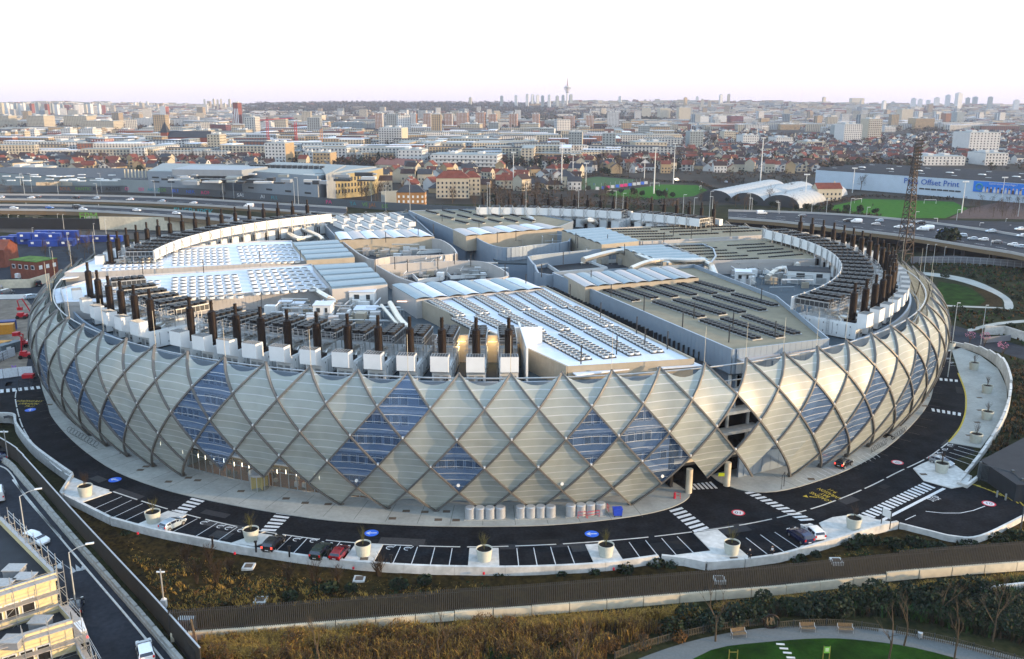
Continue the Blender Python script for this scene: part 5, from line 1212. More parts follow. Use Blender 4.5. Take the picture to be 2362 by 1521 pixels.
# camera mast
x, y = G(379, 1402, -1.8); t = thing('camera_mast', 'pale pole with security cameras at the fence corner', 'pole', (x, y, -1.8))
b = mb(M_steel); b.tube([(0, 0, 0), (0, 0, 5.6)], [.13, .09], 8); b.build('pole', t, local=True); b = mb(M_white); b.box((0, 0, .6), (.7, .6, 1.1)); b.add([(-.35, -.3, 1.15), (.35, -.3, 1.15), (.35, .3, 1.15), (-.35, .3, 1.15), (0, 0, 1.6)], [(0, 1, 4), (1, 2, 4), (2, 3, 4), (3, 0, 4)]); b.build('cabinet', t, local=True)
for s in (-1, 1): b = mb(M_white); b.box((s * .3, 0, 5.2), (.45, .16, .16)); b.build('camera', t, local=True)
x, y = G(15, 1050, -.5); t = thing('camera_mast', 'white pole with security cameras at the left edge', 'pole', (*G(18, 1055, 0), 0)); b = mb(M_steel); b.tube([(0, 0, 0), (0, 0, 5.2)], .08, 6); b.build('pole', t, local=True)
for s in (-1, 1): b = mb(M_white); b.box((s * .4, 0, 4.9), (.6, .2, .2)); b.build('camera', t, local=True)
# red tape netting at the corner
b = mb(mat('red_netting', (.6, .02, .06), .6)); nb = GP([(385, 1418), (378, 1432), (392, 1452), (430, 1495), (452, 1520)], -1); b.wall(spline(nb, 3), -2, -.4, .05); b.build('safety_netting', label='red safety netting at the left end of the picket fence', cat='netting')
b = mb(mat('bronze_picket', (.1, .1, .1))); pc = along(GP([(378, 1450), (452, 1545)], -2), .3)
t = thing('picket_fence', 'short dark picket fence turning toward the viewer at the corner', 'fence', (*G(378, 1450, -2), -2))
for x, y, h in pc[:45]: part('picket', fpk, t, (x - t.location[0], y - t.location[1], 1.3), h, sc_=(1, 1, .8))
t = thing('electric_cabinet', 'grey equipment box with white grille behind the corner of the fence', 'cabinet', (*G(432, 1455, -2), -2)); mb(M_steel).box((0, 0, .9), (2.0, 1.0, 1.8)).build('box', t, local=True)
b = mb(M_white); [b.box((-1 + i * .25, -.52, 1.3), (.08, .05, .8)) for i in range(9)]; b.build('grille', t, local=True)
p = G(458, 1500, -2); t = thing('leaning_pole', 'weathered wooden pole leaning with hanging cables near the corner', 'pole', (*p, -2)); b = mb(M_wood); b.tube([(0, 0, 0), (-1.0, 1, 3.6)], .13, 6); b.build('pole', t, local=True)
b = mb(M_black); b.tube([(-.9, 1, 3.2), (-.6, .2, 1.6), (.6, -.6, .2)], .04, 4); b.tube([(-1, 1, 3.4), (-1.6, .2, 1.2), (-1.4, -.6, .1)], .04, 4); b.build('cable', t, local=True)
# hatch slabs on the bank
for u, v, lab in ((574, 1311, 'pale square access hatch on the soil bank, left'), (829, 1338, 'pale square access hatch on the soil bank, middle'), (601, 1381, 'dark access hatch just behind the picket fence'), (1659, 1338, 'pale access hatch seen through the picket fence'), (1929, 1298, 'pale access hatch through the fence on the right')):
    x, y = G(u, v, -1.2); b = mb(M_conc); zh = -1.05 if v < 1320 else (-1.2 if v < 1345 else -1.55); b.box((x, y, zh), (1.6, 1.6, .5)); b.use(mgrate).box((x, y, zh + .26), (1.1, 1.1, .03)); b.build('access_hatch', label=lab, cat='hatch')

# ---------------------------------------------------------------- scaffolded house, lower left
def scaffold_house():
    x0, y0 = G(0, 1521, -2); t = thing('apartment_house', 'cream terraced house wrapped in scaffolding at the lower left', 'house', (*G(60, 1500, -2), -2))
    M_cr = mat('cream_render', (.58, .50, .29), .9, var=.05, scale=.6); M_cap = mat('grey_coping', (.32, .33, .33), .8); M_rendgg = mat('grey_roof_unit', (.22, .23, .24), .8)
    # three stepped volumes; each edge is given on its roof plane
    for zt, px in ((9.5, [(-160, 1275), (120, 1302), (188, 1402), (-160, 1470)]),):
        pass
    V = [(8.2, [(-200, 1205), (0, 1195), (126, 1322), (-200, 1425)], 1), (4.4, [(-200, 1500), (135, 1395), (165, 1430), (-200, 1540)], 2), (1.2, [(-200, 1600), (175, 1485), (215, 1560), (-200, 1700)], 3)]
    for z, px, k in V:
        p = GP(px, z); b = mb(M_cr); b.prism(p, -2, z - .9); b.build('wall', t); b = mb(M_droof); b.flat(p, z - .85); b.build('roof_terrace', t); b = mb(M_cr); b.wall(p, z - 1, z, .35, close=True); b.build('parapet', t)
        b = mb(M_cap); b.wall(p, z, z + .08, .5, close=True); b.build('coping', t)
        # windows in the face toward the viewer
        a, c = p[3], p[2]; d = Vector((c[0] - a[0], c[1] - a[1])).normalized(); L = hypot(c[0] - a[0], c[1] - a[1]); nn = Vector((d.y, -d.x))
        for s in (3.2, 4.9, 6.6, 10.5, 12.2, 15.5, 17.2):
            for zz in (z - 3.1, z - 6.2):
                if zz < -1: continue
                q = (c[0] - d.x * s + nn.x * .05, c[1] - d.y * s + nn.y * .05); wb = mb(M_white); wb.box((q[0], q[1], zz), (1.45, .12, 2.2), math.atan2(d.y, d.x)); wb.use(M_black).box((q[0] + nn.x * .06, q[1] + nn.y * .06, zz), (1.2, .08, 1.95), math.atan2(d.y, d.x)); wb.build('window', t)
    for i, (u, v) in enumerate([(35, 1325), (60, 1345), (10, 1360), (95, 1445), (30, 1490)]):
        x, y = G(u, v, 7.4 if i < 3 else 3.6); zz = 7.35 if i < 3 else 3.55; b = mb(M_rendgg); b.box((x, y, zz + .45), (2.0, 1.6, .9)); b.use(M_cap).box((x, y, zz + .95), (2.2, 1.8, .1)); b.build('roof_unit', t)
    s = thing('scaffolding', 'galvanised scaffolding with plank decks round the cream house', 'scaffolding', (*G(130, 1480, -2), -2)); M_pl = mat('scaffold_plank', (.36, .33, .30), .8, var=.15)
    W = MB
    def bay(a, c, z0, z1, deck):
        L = hypot(c[0] - a[0], c[1] - a[1]); n = max(1, int(L / 2.3)); d = Vector((c[0] - a[0], c[1] - a[1])).normalized(); nn = Vector((d.y, -d.x)) * 1.0
        for i in range(n + 1):
            p = (a[0] + d.x * L * i / n, a[1] + d.y * L * i / n); q = (p[0] + nn.x, p[1] + nn.y); b = mb(M_steel)
            for r_ in (p, q): b.bar((*r_, z0), (*r_, z1), .045, 4)
            for z in np.arange(z0 + 2, z1 + .1, 2.0): b.bar((*p, z), (*q, z), .04, 3)
            b.build('standard', s)
            if i < n:
                p2 = (a[0] + d.x * L * (i + 1) / n, a[1] + d.y * L * (i + 1) / n); q2 = (p2[0] + nn.x, p2[1] + nn.y)
                for z in np.arange(z0 + 2, z1 + .1, 2.0):
                    b = mb(M_steel); b.bar((*q, z + .5), (*q2, z + .5), .035, 3); b.bar((*q, z + 1), (*q2, z + 1), .035, 3)
                    if i % 2: b.bar((*q, z - 2), (*q2, z), .03, 3)
                    b.build('guard_rail', s)
                    if z < z1 - .5 and deck: b = mb(M_pl); b.prism([p, p2, q2, q], z - .06, z, True); b.build('deck', s)
    for z, px, k in V:
        p = GP(px, z); bay(p[3], p[2], -2, z + 1.2, True); bay(p[2], p[1], -2, z + 1.2, k > 1) if k != 2 else bay(p[2], p[1], -2, z + 1, True)
scaffold_house()

# ---------------------------------------------------------------- curved retaining wall, gate and garden on the right
CW = [(2178, 796), (2215, 802), (2262, 818), (2305, 850), (2325, 895), (2326, 935), (2306, 990), (2262, 1055), (2208, 1118)]
cwt = thing('retaining_wall', 'tall curved pale concrete retaining wall on the right', 'wall', (*G(*CW[4]), 0))
cp = spline(GP(CW), 6); stp = along(cp, 1.)
for i in range(0, len(stp) - 1, 5):
    c = [q[:2] for q in stp[i:i + 6]]; hh = 3.4 * min(1, .35 + i / 40) if i < 26 else 3.4 * max(.16, 1 - (i - 26) / max(1, len(stp) - 26) * .9) if i > 40 else 3.4
    if len(c) > 1: mb(M_conc).wall(c, 0, hh, .5).build('wall_segment', cwt)
b = mb(M_conc); q = GP([(2208, 1118), (2228, 1126), (2262, 1100), (2400, 1040)]); b.wall(q[:2] + q[2:], 0, .6, .45); b.build('low_wall', label='low pale wall edge below the gate', cat='wall')
gt = thing('metal_gate', 'dark grey barred metal gate at the right edge', 'gate', (*G(2255, 1110), 0)); M_gate = mat('gate_grey', (.055, .07, .08), .5, .2)
gl = along(GP([(2255, 1108), (2330, 1128), (2352, 1150), (2420, 1175)]), .2)
gpk = MB().use(M_gate); gpk.box((0, 0, 0), (.08, .06, 3.0)); gpk = gpk.mesh('bar')
for x, y, h in gl[:200]: part('bar', gpk, gt, (x - gt.location[0], y - gt.location[1], 1.6), h)
for u, v in ((2256, 1108), (2330, 1128), (2352, 1148)): x, y = G(u, v); mb(M_gate).box((x, y, 1.7), (.4, .4, 3.4)).build('post', gt)
b = mb(M_gate); gg = GP([(2255, 1108), (2330, 1128), (2352, 1150), (2420, 1175)]); [b.bar((*gg[i], z), (*gg[i + 1], z), .06) for i in range(3) for z in (.3, 3.0)]; b.build('rail', gt)
for i, (u, v) in enumerate([(2238, 1112), (2299, 1147), (2319, 1154)]): x, y = G(u, v); mb(M_steel).cyl(x, y, 0, 1.1, .14, n=12).build('bollard', label='short grey steel bollard in front of the gate', cat='bollard', group='bollards by the gate')
b = mb(M_droof); b.prism(GP([(2262, 1062), (2362, 1010), (2600, 960), (2600, 1130), (2345, 1118)], 3.0), 0, 3.0); b.build('ramp_roof', label='dark flat roof over the ramp behind the gate', cat='roof')
b = mb(M_gate); x, y = G(2356, 1210); b.tube([(x, y, -1), (x, y, 9)], .1, 6); b.build('lamp_post', label='thin grey post at the right edge by the kerb', cat='post')
# garden surfaces
for px, lab in (([(2130, 628), (2180, 633), (2240, 645), (2290, 665), (2330, 690), (2337, 712), (2318, 712), (2312, 690), (2270, 668), (2200, 646), (2130, 634)], 'pale path sweeping through the garden on the right'), ([(2180, 704), (2300, 709), (2300, 712), (2180, 707)], 'thin pale path below the lawn'), ([(2232, 760), (2300, 744), (2400, 736), (2400, 741), (2300, 750), (2240, 765)], 'pale path at the right edge')):
    mb(M_pave).flat(spline(GP(px + px[:1]), 3)[:-1], .02).build('path', kind='structure', label=lab)
mb(M_grass).flat(spline(GP([(2165, 650), (2230, 662), (2270, 690), (2262, 704), (2190, 703), (2160, 680), (2165, 650)]), 3)[:-1], .012).build('lawn', kind='structure')
mb(M_soil).flat(spline(GP([(2230, 650), (2290, 670), (2312, 705), (2262, 704), (2275, 690), (2240, 662), (2230, 650)]), 3)[:-1], .015).build('planting_bed', kind='structure')
mb(M_asph2).flat(GP([(2183, 750), (2205, 752), (2300, 782), (2362, 800), (2700, 870), (2700, 950), (2362, 830), (2262, 800), (2180, 790)]), .018).build('road', kind='structure', label='grey service road at the right edge')
b = mb(M_conc); b.wall(GP([(2270, 772), (2316, 773), (2400, 800)]), 0, 2.6, .3); b.build('garden_wall', label='grey garden wall right of the service road', cat='wall'); b = mb(mat('grey_screen', (.14, .15, .17), .7)); b.wall(GP([(2268, 792), (2330, 786)]), 0, 1.6, .2); b.build('garden_wall', label='short grey wall beside the service road', cat='wall')
# ---------------------------------------------------------------- plants
def leafblob(b, c, r, n, rnd, s=.25, flat=.8, mats=None):
    for i in range(n):
        while True:
            p = Vector((rnd.uniform(-1, 1), rnd.uniform(-1, 1), rnd.uniform(-1, 1)))
            if p.length < 1: break
        p = p.normalized() * (p.length ** .45); q = Vector(c) + Vector((p.x * r[0], p.y * r[1], p.z * r[2]))
        a = Vector((rnd.uniform(-1, 1), rnd.uniform(-1, 1), rnd.uniform(-.6, 1))).normalized(); t_ = a.orthogonal().normalized(); u_ = a.cross(t_); k = s * rnd.uniform(.6, 1.4)
        if mats: b.use(mats[0] if rnd.random() < .6 else mats[1])
        b.add([q - t_ * k - u_ * k * flat, q + t_ * k - u_ * k * flat, q + t_ * k * .7 + u_ * k * flat, q - t_ * k * .7 + u_ * k * flat], [(0, 1, 2, 3)])
ML1 = mat('dark_leaves', (.008, .016, .006), .8, var=.35, scale=2); ML2 = mat('mid_leaves', (.016, .028, .008), .8, var=.35, scale=2); ML3 = mat('dry_leaves', (.05, .033, .012), .9, var=.35, scale=2); ML4 = mat('bluish_leaves', (.01, .024, .014), .8, var=.3, scale=2)
def bush(u, v, r, h, z, mats, label, n=None, cat='bush', name='bush', s=.22, group=None):
    x, y = G(u, v, z); b = MB(); leafblob(b, (0, 0, h * .5), (r, r, h * .55), n or int(120 * r), R, s, mats=mats); b.use(M_bark); bare_tree(b, 0, 0, 0, h, R, 4, .04, .5, 1)
    o = b.build(name, local=True); o.location = (x, y, z); o.rotation_euler = (0, 0, R.uniform(0, 6)); return tag(o, label, cat, group)
for i, (u, v, h) in enumerate([(430, 1300, 2.8), (484, 1305, 2.8), (500, 1345, 3.4), (455, 1345, 3.0), (530, 1325, 2.4), (666, 1345, 3.0), (723, 1350, 3.2), (780, 1352, 3.0), (876, 1335, 3.0)]):
    x, y = G(u, v, -1.3); b = mb(M_twig); bare_tree(b, 0, 0, 0, h * 1.3, R, 9, .085, .6, 3); o = b.build('bare_shrub', local=True); o.location = (x, y, -1.4); tag(o, 'leafless brown shrub on the soil bank below the parapet', 'shrub', 'leafless shrubs on the soil bank')
for i, (u, v, r, h) in enumerate([(670, 1380, 1.0, .8), (760, 1362, 1.2, 1.), (920, 1355, 1.3, 1.), (980, 1345, 1.0, 1.0), (1150, 1330, .8, .9), (1172, 1328, .7, .9), (1295, 1330, .8, .8), (1370, 1325, .9, .9), (1440, 1320, 1.3, 1.3), (1510, 1308, 1.4, 1.3), (1545, 1306, 1.3, 1.2), (1840, 1296, 1.2, 1.0),
                                  (1880, 1285, .8, .8), (1960, 1265, 1.3, 1.2), (1985, 1258, 1.2, 1.6), (2010, 1255, 1.4, 1.2), (2060, 1262, 1.5, 1.2), (2110, 1258, 1.5, 1.1), (2160, 1268, 1.4, 1.), (2230, 1262, 1.6, 1.1), (2300, 1250, 1.6, 1.2), (2345, 1240, 1.5, 1.2), (430, 1240, .6, .6), (810, 1240 + 120, .8, .7), (290, 1235, .7, .5)]):
    bush(u, v, r, h, -1.2, (ML1, ML2), 'low dark green bush on the bank behind the picket fence', group='low bushes on the bank')
def scatter(name, px, n, fn, label, z=-2.0, cat='vegetation', excl=()):
    """one mass of uncounted plants inside a photo polygon"""
    poly_ = GP(px, z); b = MB(); X = [p[0] for p in poly_]; Y = [p[1] for p in poly_]; k = 0
    ex = [spline(GP(q, z), 3) for q in excl]
    def inside(x, y, poly_=poly_):
        c = False
        for i in range(len(poly_)):
            x1, y1 = poly_[i]; x2, y2 = poly_[i - 1]
            if (y1 > y) != (y2 > y) and x < (x2 - x1) * (y - y1) / (y2 - y1) + x1: c = not c
        return c
    while k < n:
        x, y = R.uniform(min(X), max(X)), R.uniform(min(Y), max(Y))
        if inside(x, y):
            k += 1
            if math.sin(x * .9) + math.sin(y * 1.3 + x * .4) + math.sin(x * .23 - y * .5) > R.uniform(-2.4, 1.6) and not any(inside(x, y, q) for q in ex): fn(b, x, y)
    return b.build(name, kind='stuff', label=label, cat=cat)
MG1 = mat('dry_straw', (.17, .10, .02), .9, col2=(.42, .25, .045), scale=3); MG2 = mat('brown_reed', (.05, .024, .008), .9, col2=(.15, .07, .015), scale=3); MG3 = mat('green_blades', (.02, .06, .008), .9, var=.3, scale=3)
def tuft(mats, h, w=.04, n=7, lean=.6):
    def f(b, x, y, z=-2.0):
        b.use(R.choice(mats)); a0 = R.uniform(0, 6.28)
        for i in range(n):
            a = a0 + R.uniform(-1.3, 1.3); L = h * R.uniform(.5, 1.2); d = (cos(a) * lean * L, sin(a) * lean * L); px_, py_ = -sin(a) * w, cos(a) * w; xx, yy = x + R.uniform(-.25, .25), y + R.uniform(-.25, .25)
            b.add([(xx - px_, yy - py_, z), (xx + px_, yy + py_, z), (xx + px_ * .7 + d[0] * .45, yy + py_ * .7 + d[1] * .45, z + L * .7), (xx - px_ * .7 + d[0] * .45, yy - py_ * .7 + d[1] * .45, z + L * .7), (xx + d[0], yy + d[1], z + L * .8)], [(0, 1, 2, 3), (3, 2, 4)])
    return f
scatter('dry_grass', [(470, 1521), (470, 1484), (640, 1468), (1000, 1450), (1300, 1434), (1700, 1404), (2064, 1366), (2362, 1336), (2362, 1350), (2064, 1378), (1800, 1405), (1500, 1440), (1300, 1460), (900, 1475), (700, 1500), (600, 1540)], 9000, tuft([MG1, MG1, MG2], 1.3), 'matted dry yellow grass along the foot of the fence', cat='grass')
scatter('bank_bushes', [(300, 1240), (450, 1270), (760, 1318), (1035, 1340), (1560, 1318), (1300, 1332), (1004, 1372), (600, 1398), (420, 1400)], 70, lambda b, x, y: leafblob(b, (x, y, -1.3), (.9, .9, .35), 40, R, .13, mats=(ML2, MG2)), 'low mounds of green and brown ground cover on the bank', z=-1.4, cat='ground cover')
scatter('brown_scrub', [(600, 1530), (900, 1480), (1300, 1455), (1560, 1445), (1480, 1470), (1400, 1510), (1380, 1560), (600, 1580)], 6500, tuft([MG2, MG2, M_twig, MG1], 2.0, .03, 6, .35), 'tall brown scrub in the foreground', cat='scrub')
scatter('dark_scrub', [(1560, 1445), (1800, 1402), (2080, 1375), (2362, 1345), (2600, 1400), (2600, 1530), (2362, 1490), (2080, 1425), (1800, 1422), (1640, 1430)], 9000, tuft([ML1, ML2, M_twig, MG3, ML1], 1.6, .05, 6, .4), 'dark tangled scrub on the slope above the park path', cat='scrub')
scatter('weeds', [(1100, 1530), (1000, 1500), (1250, 1490), (1380, 1500), (1380, 1560)], 900, tuft([MG3], 1.0, .05, 6, .4), 'green weeds among the brown scrub', cat='weeds')
scatter('bank_litter', [(240, 1215), (450, 1262), (760, 1310), (1035, 1334), (1400, 1326), (1560, 1312), (1300, 1330), (1004, 1372), (600, 1400), (400, 1410)], 5000, lambda b, x, y: tuft([MG2, MG1, MG1, ML2], .45, .05, 4, .8)(b, x, y, -1.7 + R.uniform(0, .35)), 'short dead stalks scattered over the soil bank', z=-1.4, cat='ground cover')
scatter('bank_plants', [(1930, 1262), (2075, 1225), (2146, 1240), (2200, 1252), (2262, 1251), (2362, 1205), (2362, 1250), (2064, 1275), (1900, 1290)], 3500, lambda b, x, y: tuft([ML2, ML1, MG3, MG1], .6, .07, 5, .7)(b, x, y, -1.5), 'low evergreen ground cover behind the right part of the fence', z=-1.3, cat='ground cover')
scatter('garden_plants', [(2105, 600), (2362, 600), (2500, 640), (2500, 860), (2362, 870), (2330, 830), (2262, 800), (2180, 770), (2150, 700)], 6000, lambda b, x, y: tuft([ML2, ML1, MG2, MG3, ML3], .8, .16, 5, .7)(b, x, y, 0), 'rough garden planting on the right slopes', z=0, cat='planting', excl=([(2120, 622), (2180, 628), (2240, 640), (2290, 660), (2335, 685), (2345, 716), (2310, 716), (2150, 714), (2150, 670)], [(2225, 768), (2300, 740), (2410, 732), (2410, 745), (2300, 754)], [(2183, 746), (2205, 748), (2362, 796), (2500, 840), (2500, 870), (2362, 835), (2262, 805), (2180, 795)]))
scatter('garden_plants', [(2335, 850), (2500, 830), (2500, 1000), (2362, 1005), (2270, 1060), (2310, 990), (2336, 940)], 3500, lambda b, x, y: tuft([ML2, ML1, MG2, ML3], 1.0, .1, 5, .6)(b, x, y, 0), 'dark shrubby slope behind the curved wall', z=0, cat='planting')
for i in range(46):
    u = R.uniform(480, 1600); v = R.uniform(1462, 1530) - (u - 480) * .02; b = MB(); r_ = R.uniform(.8, 1.7); leafblob(b, (0, 0, r_ * .6), (r_, r_, r_ * .7), 260, R, .13, .35, (MG2, R.choice([MG1, MG2, M_twig]))); b.use(M_bark); bare_tree(b, 0, 0, 0, r_ * 2.2, R, 5, .03, .5, 2)
    x, y = G(u, v, -2); o = b.build('brown_bush', local=True); o.location = (x, y, -2); o['kind'] = 'stuff' if False else 'thing'; tag(o, 'leafless reddish bush in the scrub below the fence', 'bush', 'brown bushes below the fence')
for i, (u, v) in enumerate([(2110, 1400), (2060, 1405), (2000, 1408), (1870, 1420), (1930, 1418), (2210, 1410), (2270, 1420), (2340, 1430), (2240, 1440), (2320, 1460), (2150, 1415), (1820, 1412), (1690, 1440), (1730, 1425), (1590, 1440), (1900, 1412), (1960, 1395), (2020, 1385), (2090, 1392), (2150, 1388), (2180, 1380), (2240, 1372), (2290, 1385), (2330, 1400), (1640, 1450), (1760, 1408), (1550, 1465)]):
    bush(u, v, R.uniform(1.4, 2.3), R.uniform(1.8, 3.0), -2, (ML1, ML4 if i % 3 == 0 else ML2), 'dense dark green bush on the slope below the fence', n=420, group='dense bushes on the slope', s=.16)
for i, (u, v, h, tr_) in enumerate([(1930 + 120, 1520, 6.0, 1), (2200, 1530, 5.5, 1), (1650, 1480, 4.6, 1), (2085, 1490, 4.5, 0), (2170, 1430, 4.2, 0), (1010, 1540, 5.0, 0), (735, 1545, 4.2, 0), (1330, 1555, 4.2, 0), (2290, 1480, 5.5, 0), (2240, 1450, 4, 0)]):
    x, y = G(u, v, -2); b = mb(M_bark); bare_tree(b, 0, 0, 0, h * 1.6, R, 1, .13, .55, 4); o = b.build('young_tree', local=True); o.location = (x, y, -2); tag(o, 'slender leafless young tree ' + ('beside the park path' if tr_ else 'in the foreground scrub'), 'tree')
# park: path, lawn, railing, benches
PA = [(1380, 1560), (1500, 1510), (1620, 1473), (1762, 1449), (1900, 1444), (2000, 1447), (2110, 1463), (2200, 1482), (2362, 1521), (2480, 1560)]
PB = [(1540, 1560), (1640, 1500), (1762, 1482), (1900, 1473), (2000, 1479), (2110, 1495), (2240, 1530), (2300, 1560)]
mb(mat('park_path', (.11, .12, .12), .9, var=.1)).flat(spline(GP(PA, -2), 3) + spline(GP(PB, -2), 3)[::-1], -1.97).build('path', kind='structure', label='grey curved park path at the bottom right')
mb(M_grass).flat(spline(GP(PB, -2), 3) + GP([(2300, 1600), (1500, 1600)], -2), -1.98).build('lawn', kind='structure', label='green lawn at the bottom right')
rlt = thing('park_railing', 'low wooden railing curving round the park path', 'railing', (*G(1420, 1545, -2), -2)); rk = MB().use(mat('railing_wood', (.06, .052, .035), .8, var=.2)); rk.box((0, 0, 0), (.09, .05, 1.0)); rk = rk.mesh('paling'); rpo = MB().use(M_dsteel); rpo.box((0, 0, 0), (.1, .1, 1.15)); rpo = rpo.mesh('post')
for seg in ([(1418, 1522), (1480, 1498), (1550, 1478), (1640, 1458), (1700, 1449), (1762, 1443)], [(1792, 1451), (1860, 1446), (1905, 1445), (1960, 1448), (2026, 1458)], [(2067, 1462), (2120, 1473), (2200, 1490), (2362, 1535)]):
    s_ = spline(GP(seg, -2), 5)
    for i, (x, y, h) in enumerate(along(s_, .24)[:100]):
        part('paling', rk, rlt, (x - rlt.location[0], y - rlt.location[1], .55), h)
        if i % 9 == 0: part('post', rpo, rlt, (x - rlt.location[0], y - rlt.location[1], .57), h)
    b = mb(MATS['railing_wood']); [b.tube([(*q, zz) for q in s_], .04, 4) for zz in (-1.0, -1.75)]; b.build('rail', rlt)
bn = None
for i, (u, v, lab, hd) in enumerate([(1703, 1468, 'wooden park bench with pale metal ends, left of the round sculpture', .18), (1862, 1455, 'wooden park bench just right of the round sculpture', .0), (1949, 1457, 'rightmost weathered wooden park bench beside the railing', -.05)]):
    x, y = G(u, v, -1.97)
    if bn is None:
        bn = thing('park_bench', lab, 'bench', (x, y, -1.97), hd, 'benches along the park railing')
        for k in range(4): mb(M_wood).box((0, -.3 + k * .14, .45), (1.9, .11, .04)).build('seat_slat', bn, local=True)
        for k in range(4): mb(M_wood).box((0, .26 + k * .02, .58 + k * .13), (1.9, .03, .11)).build('back_slat', bn, local=True)
        for s in (-1, 1): b = mb(M_steel); b.tube([(s * .92, -.35, 0), (s * .92, -.3, .62), (s * .92, .2, .66), (s * .92, .35, 1.0)], .04, 4); b.tube([(s * .92, .3, 0), (s * .92, .2, .6)], .04, 4); b.build('end_frame', bn, local=True)
        bn.scale = (1, 1, 1)
    else: copy_tree(bn, (x, y, -1.97), hd, lab, sc_=1.)
x, y = G(1778, 1450, -2); t = thing('round_sculpture', 'round dark timber and rusty ring structure behind the park path', 'sculpture', (x, y, -2)); b = mb(M_rust); b.tube([(.95 * cos(a), 0, 1.0 + .95 * sin(a)) for a in np.linspace(0, 2 * pi, 25)[:-1]], .12, 5, close=True); b.build('ring', t, local=True)
b = mb(M_wood); [b.tube([(R.uniform(-.6, .6), .1, R.uniform(.4, .7)), (R.uniform(-.6, .6), .1, R.uniform(1.1, 1.6))], .09, 6) for i in range(9)]; b.cyl(0, .2, .05, 1.9, .9, n=14) if False else b.build('logs', t, local=True)
mat('olive_wood', (.16, .15, .03), .8)
x, y = G(1905, 1521, -2); t = thing('park_sign', 'small green and white information sign on two wooden posts on the lawn', 'sign', (x, y, -2)); [mb(MATS['olive_wood']).box((s * .38, 0, .9), (.09, .09, 1.8)).build('post', t, local=True) for s in (-1, 1)]
b = mb(mat('sign_green', (.12, .35, .05), .6)); b.box((0, -.05, 1.3), (.7, .05, .85)); b.build('panel', t, local=True); b = mb(M_white); [b.box((0, -.085, 1.5 - k * .16), (.4, .02, .06)) for k in range(3)]; b.build('print', t, local=True)
x, y = G(2121, 1475, -2); t = thing('litter_bin', 'small round grey litter bin beside the park path', 'bin', (x, y, -1.97)); mb(M_steel).cyl(0, 0, .3, .95, .26, .3, n=12).build('basket', t, local=True); mb(M_steel).cyl(0, 0, 0, .3, .05, n=6).build('post', t, local=True)
x, y = G(1690, 1530, -2); t = thing('tree_guard', 'yellow wooden tree guard frame at the bottom edge', 'tree guard', (x, y, -2)); b = mb(MATS['olive_wood']); [b.box((s * .5, 0, .9), (.09, .09, 1.8)) for s in (-1, 1)]; b.build('post', t, local=True); b = mb(MATS['olive_wood']); b.box((0, 0, 1.5), (1.1, .05, .09)); b.build('rail', t, local=True)
for i, (u, v) in enumerate([(1800, 1487), (1808, 1497), (1816, 1507), (1824, 1518)]): x, y = G(u, v, -2); b = mb(M_conc); b.box((x, y, -1.95), (1.0, .3, .06), -.1); b.build('stepping_stone', label='rectangular pale stepping stone in the lawn', cat='stepping stone', group='stepping stones in the lawn')
b = mb(M_conc); b.wall(GP([(2258, 1368), (2400, 1352)], -1.5), -2, -.7, .4); b.build('low_wall', label='pale stone wall in the dark scrub at the right edge', cat='wall')
print('objects after foreground', len(bpy.data.objects))
# ---------------------------------------------------------------- motorways behind the building
def deck(px_top, px_bot, z, th, name, label, m=None, edge=M_cladw, par=1.0, walls=True):
    """road deck between far edge and near edge, both given at the deck height"""
    a = spline(GP(px_top, z), 4); b_ = spline(GP(px_bot, z), 4)
    b = mb(m or mat('motorway_asphalt', (.035, .04, .048), .95, var=.2, scale=.6, big=.2, spec=.1)); P = a + b_[::-1]; n = len(P)
    b.add([(p[0], p[1], z) for p in P], [(i, i + 1, n - 2 - i, n - 1 - i) for i in range(min(len(a), len(b_)) - 1)] if len(a) == len(b_) else [tuple(range(n))])
    b.use(mat('ochre_beam', (.17, .12, .07), .9)); b.wall(b_, z - th, z - .02, .6); b.wall(a, z - th, z - .02, .6)
    if len(a) == len(b_): b.add([(p[0], p[1], z - th) for p in P], [(n - 1 - i, n - 2 - i, i + 1, i) for i in range(len(a) - 1)])
    o = b.build(name, kind='structure', label=label)
    if walls:
        b = mb(edge); b.wall([(p[0], p[1] - .4) for p in b_], z, z + par, .35); b.wall(a, z, z + par, .35); b.build('road_barrier', kind='structure', label='pale concrete edge barrier of the motorway')
    return a, b_
deck([(-300, 449), (0, 451), (200, 453), (400, 459), (600, 470), (800, 482)], [(-300, 461), (0, 462), (200, 465), (400, 472), (600, 484), (800, 498)], 8, 1.2, 'motorway', 'far motorway carriageway at the left')
deck([(-300, 473), (0, 475), (200, 478), (400, 488), (550, 502), (700, 514)], [(-300, 484), (0, 486), (200, 489), (400, 501), (560, 515), (700, 532)], 7, 2.0, 'motorway', 'near motorway viaduct at the left')
deck([(1680, 488), (1800, 491), (1950, 498), (2100, 511), (2250, 530), (2362, 548), (2520, 580)], [(1680, 505), (1800, 514), (1950, 531), (2100, 549), (2250, 573), (2362, 592), (2520, 640)], 6, 1.6, 'motorway', 'wide motorway sweeping past on the right')
mb(M_asph2).flat(GP([(2070, 505), (2362, 512), (2700, 530), (2700, 640), (2362, 548), (2250, 530), (2100, 512)], 6), 5.9).build('road', kind='structure', label='wide junction beside the motorway')
lm = mb(M_paint)
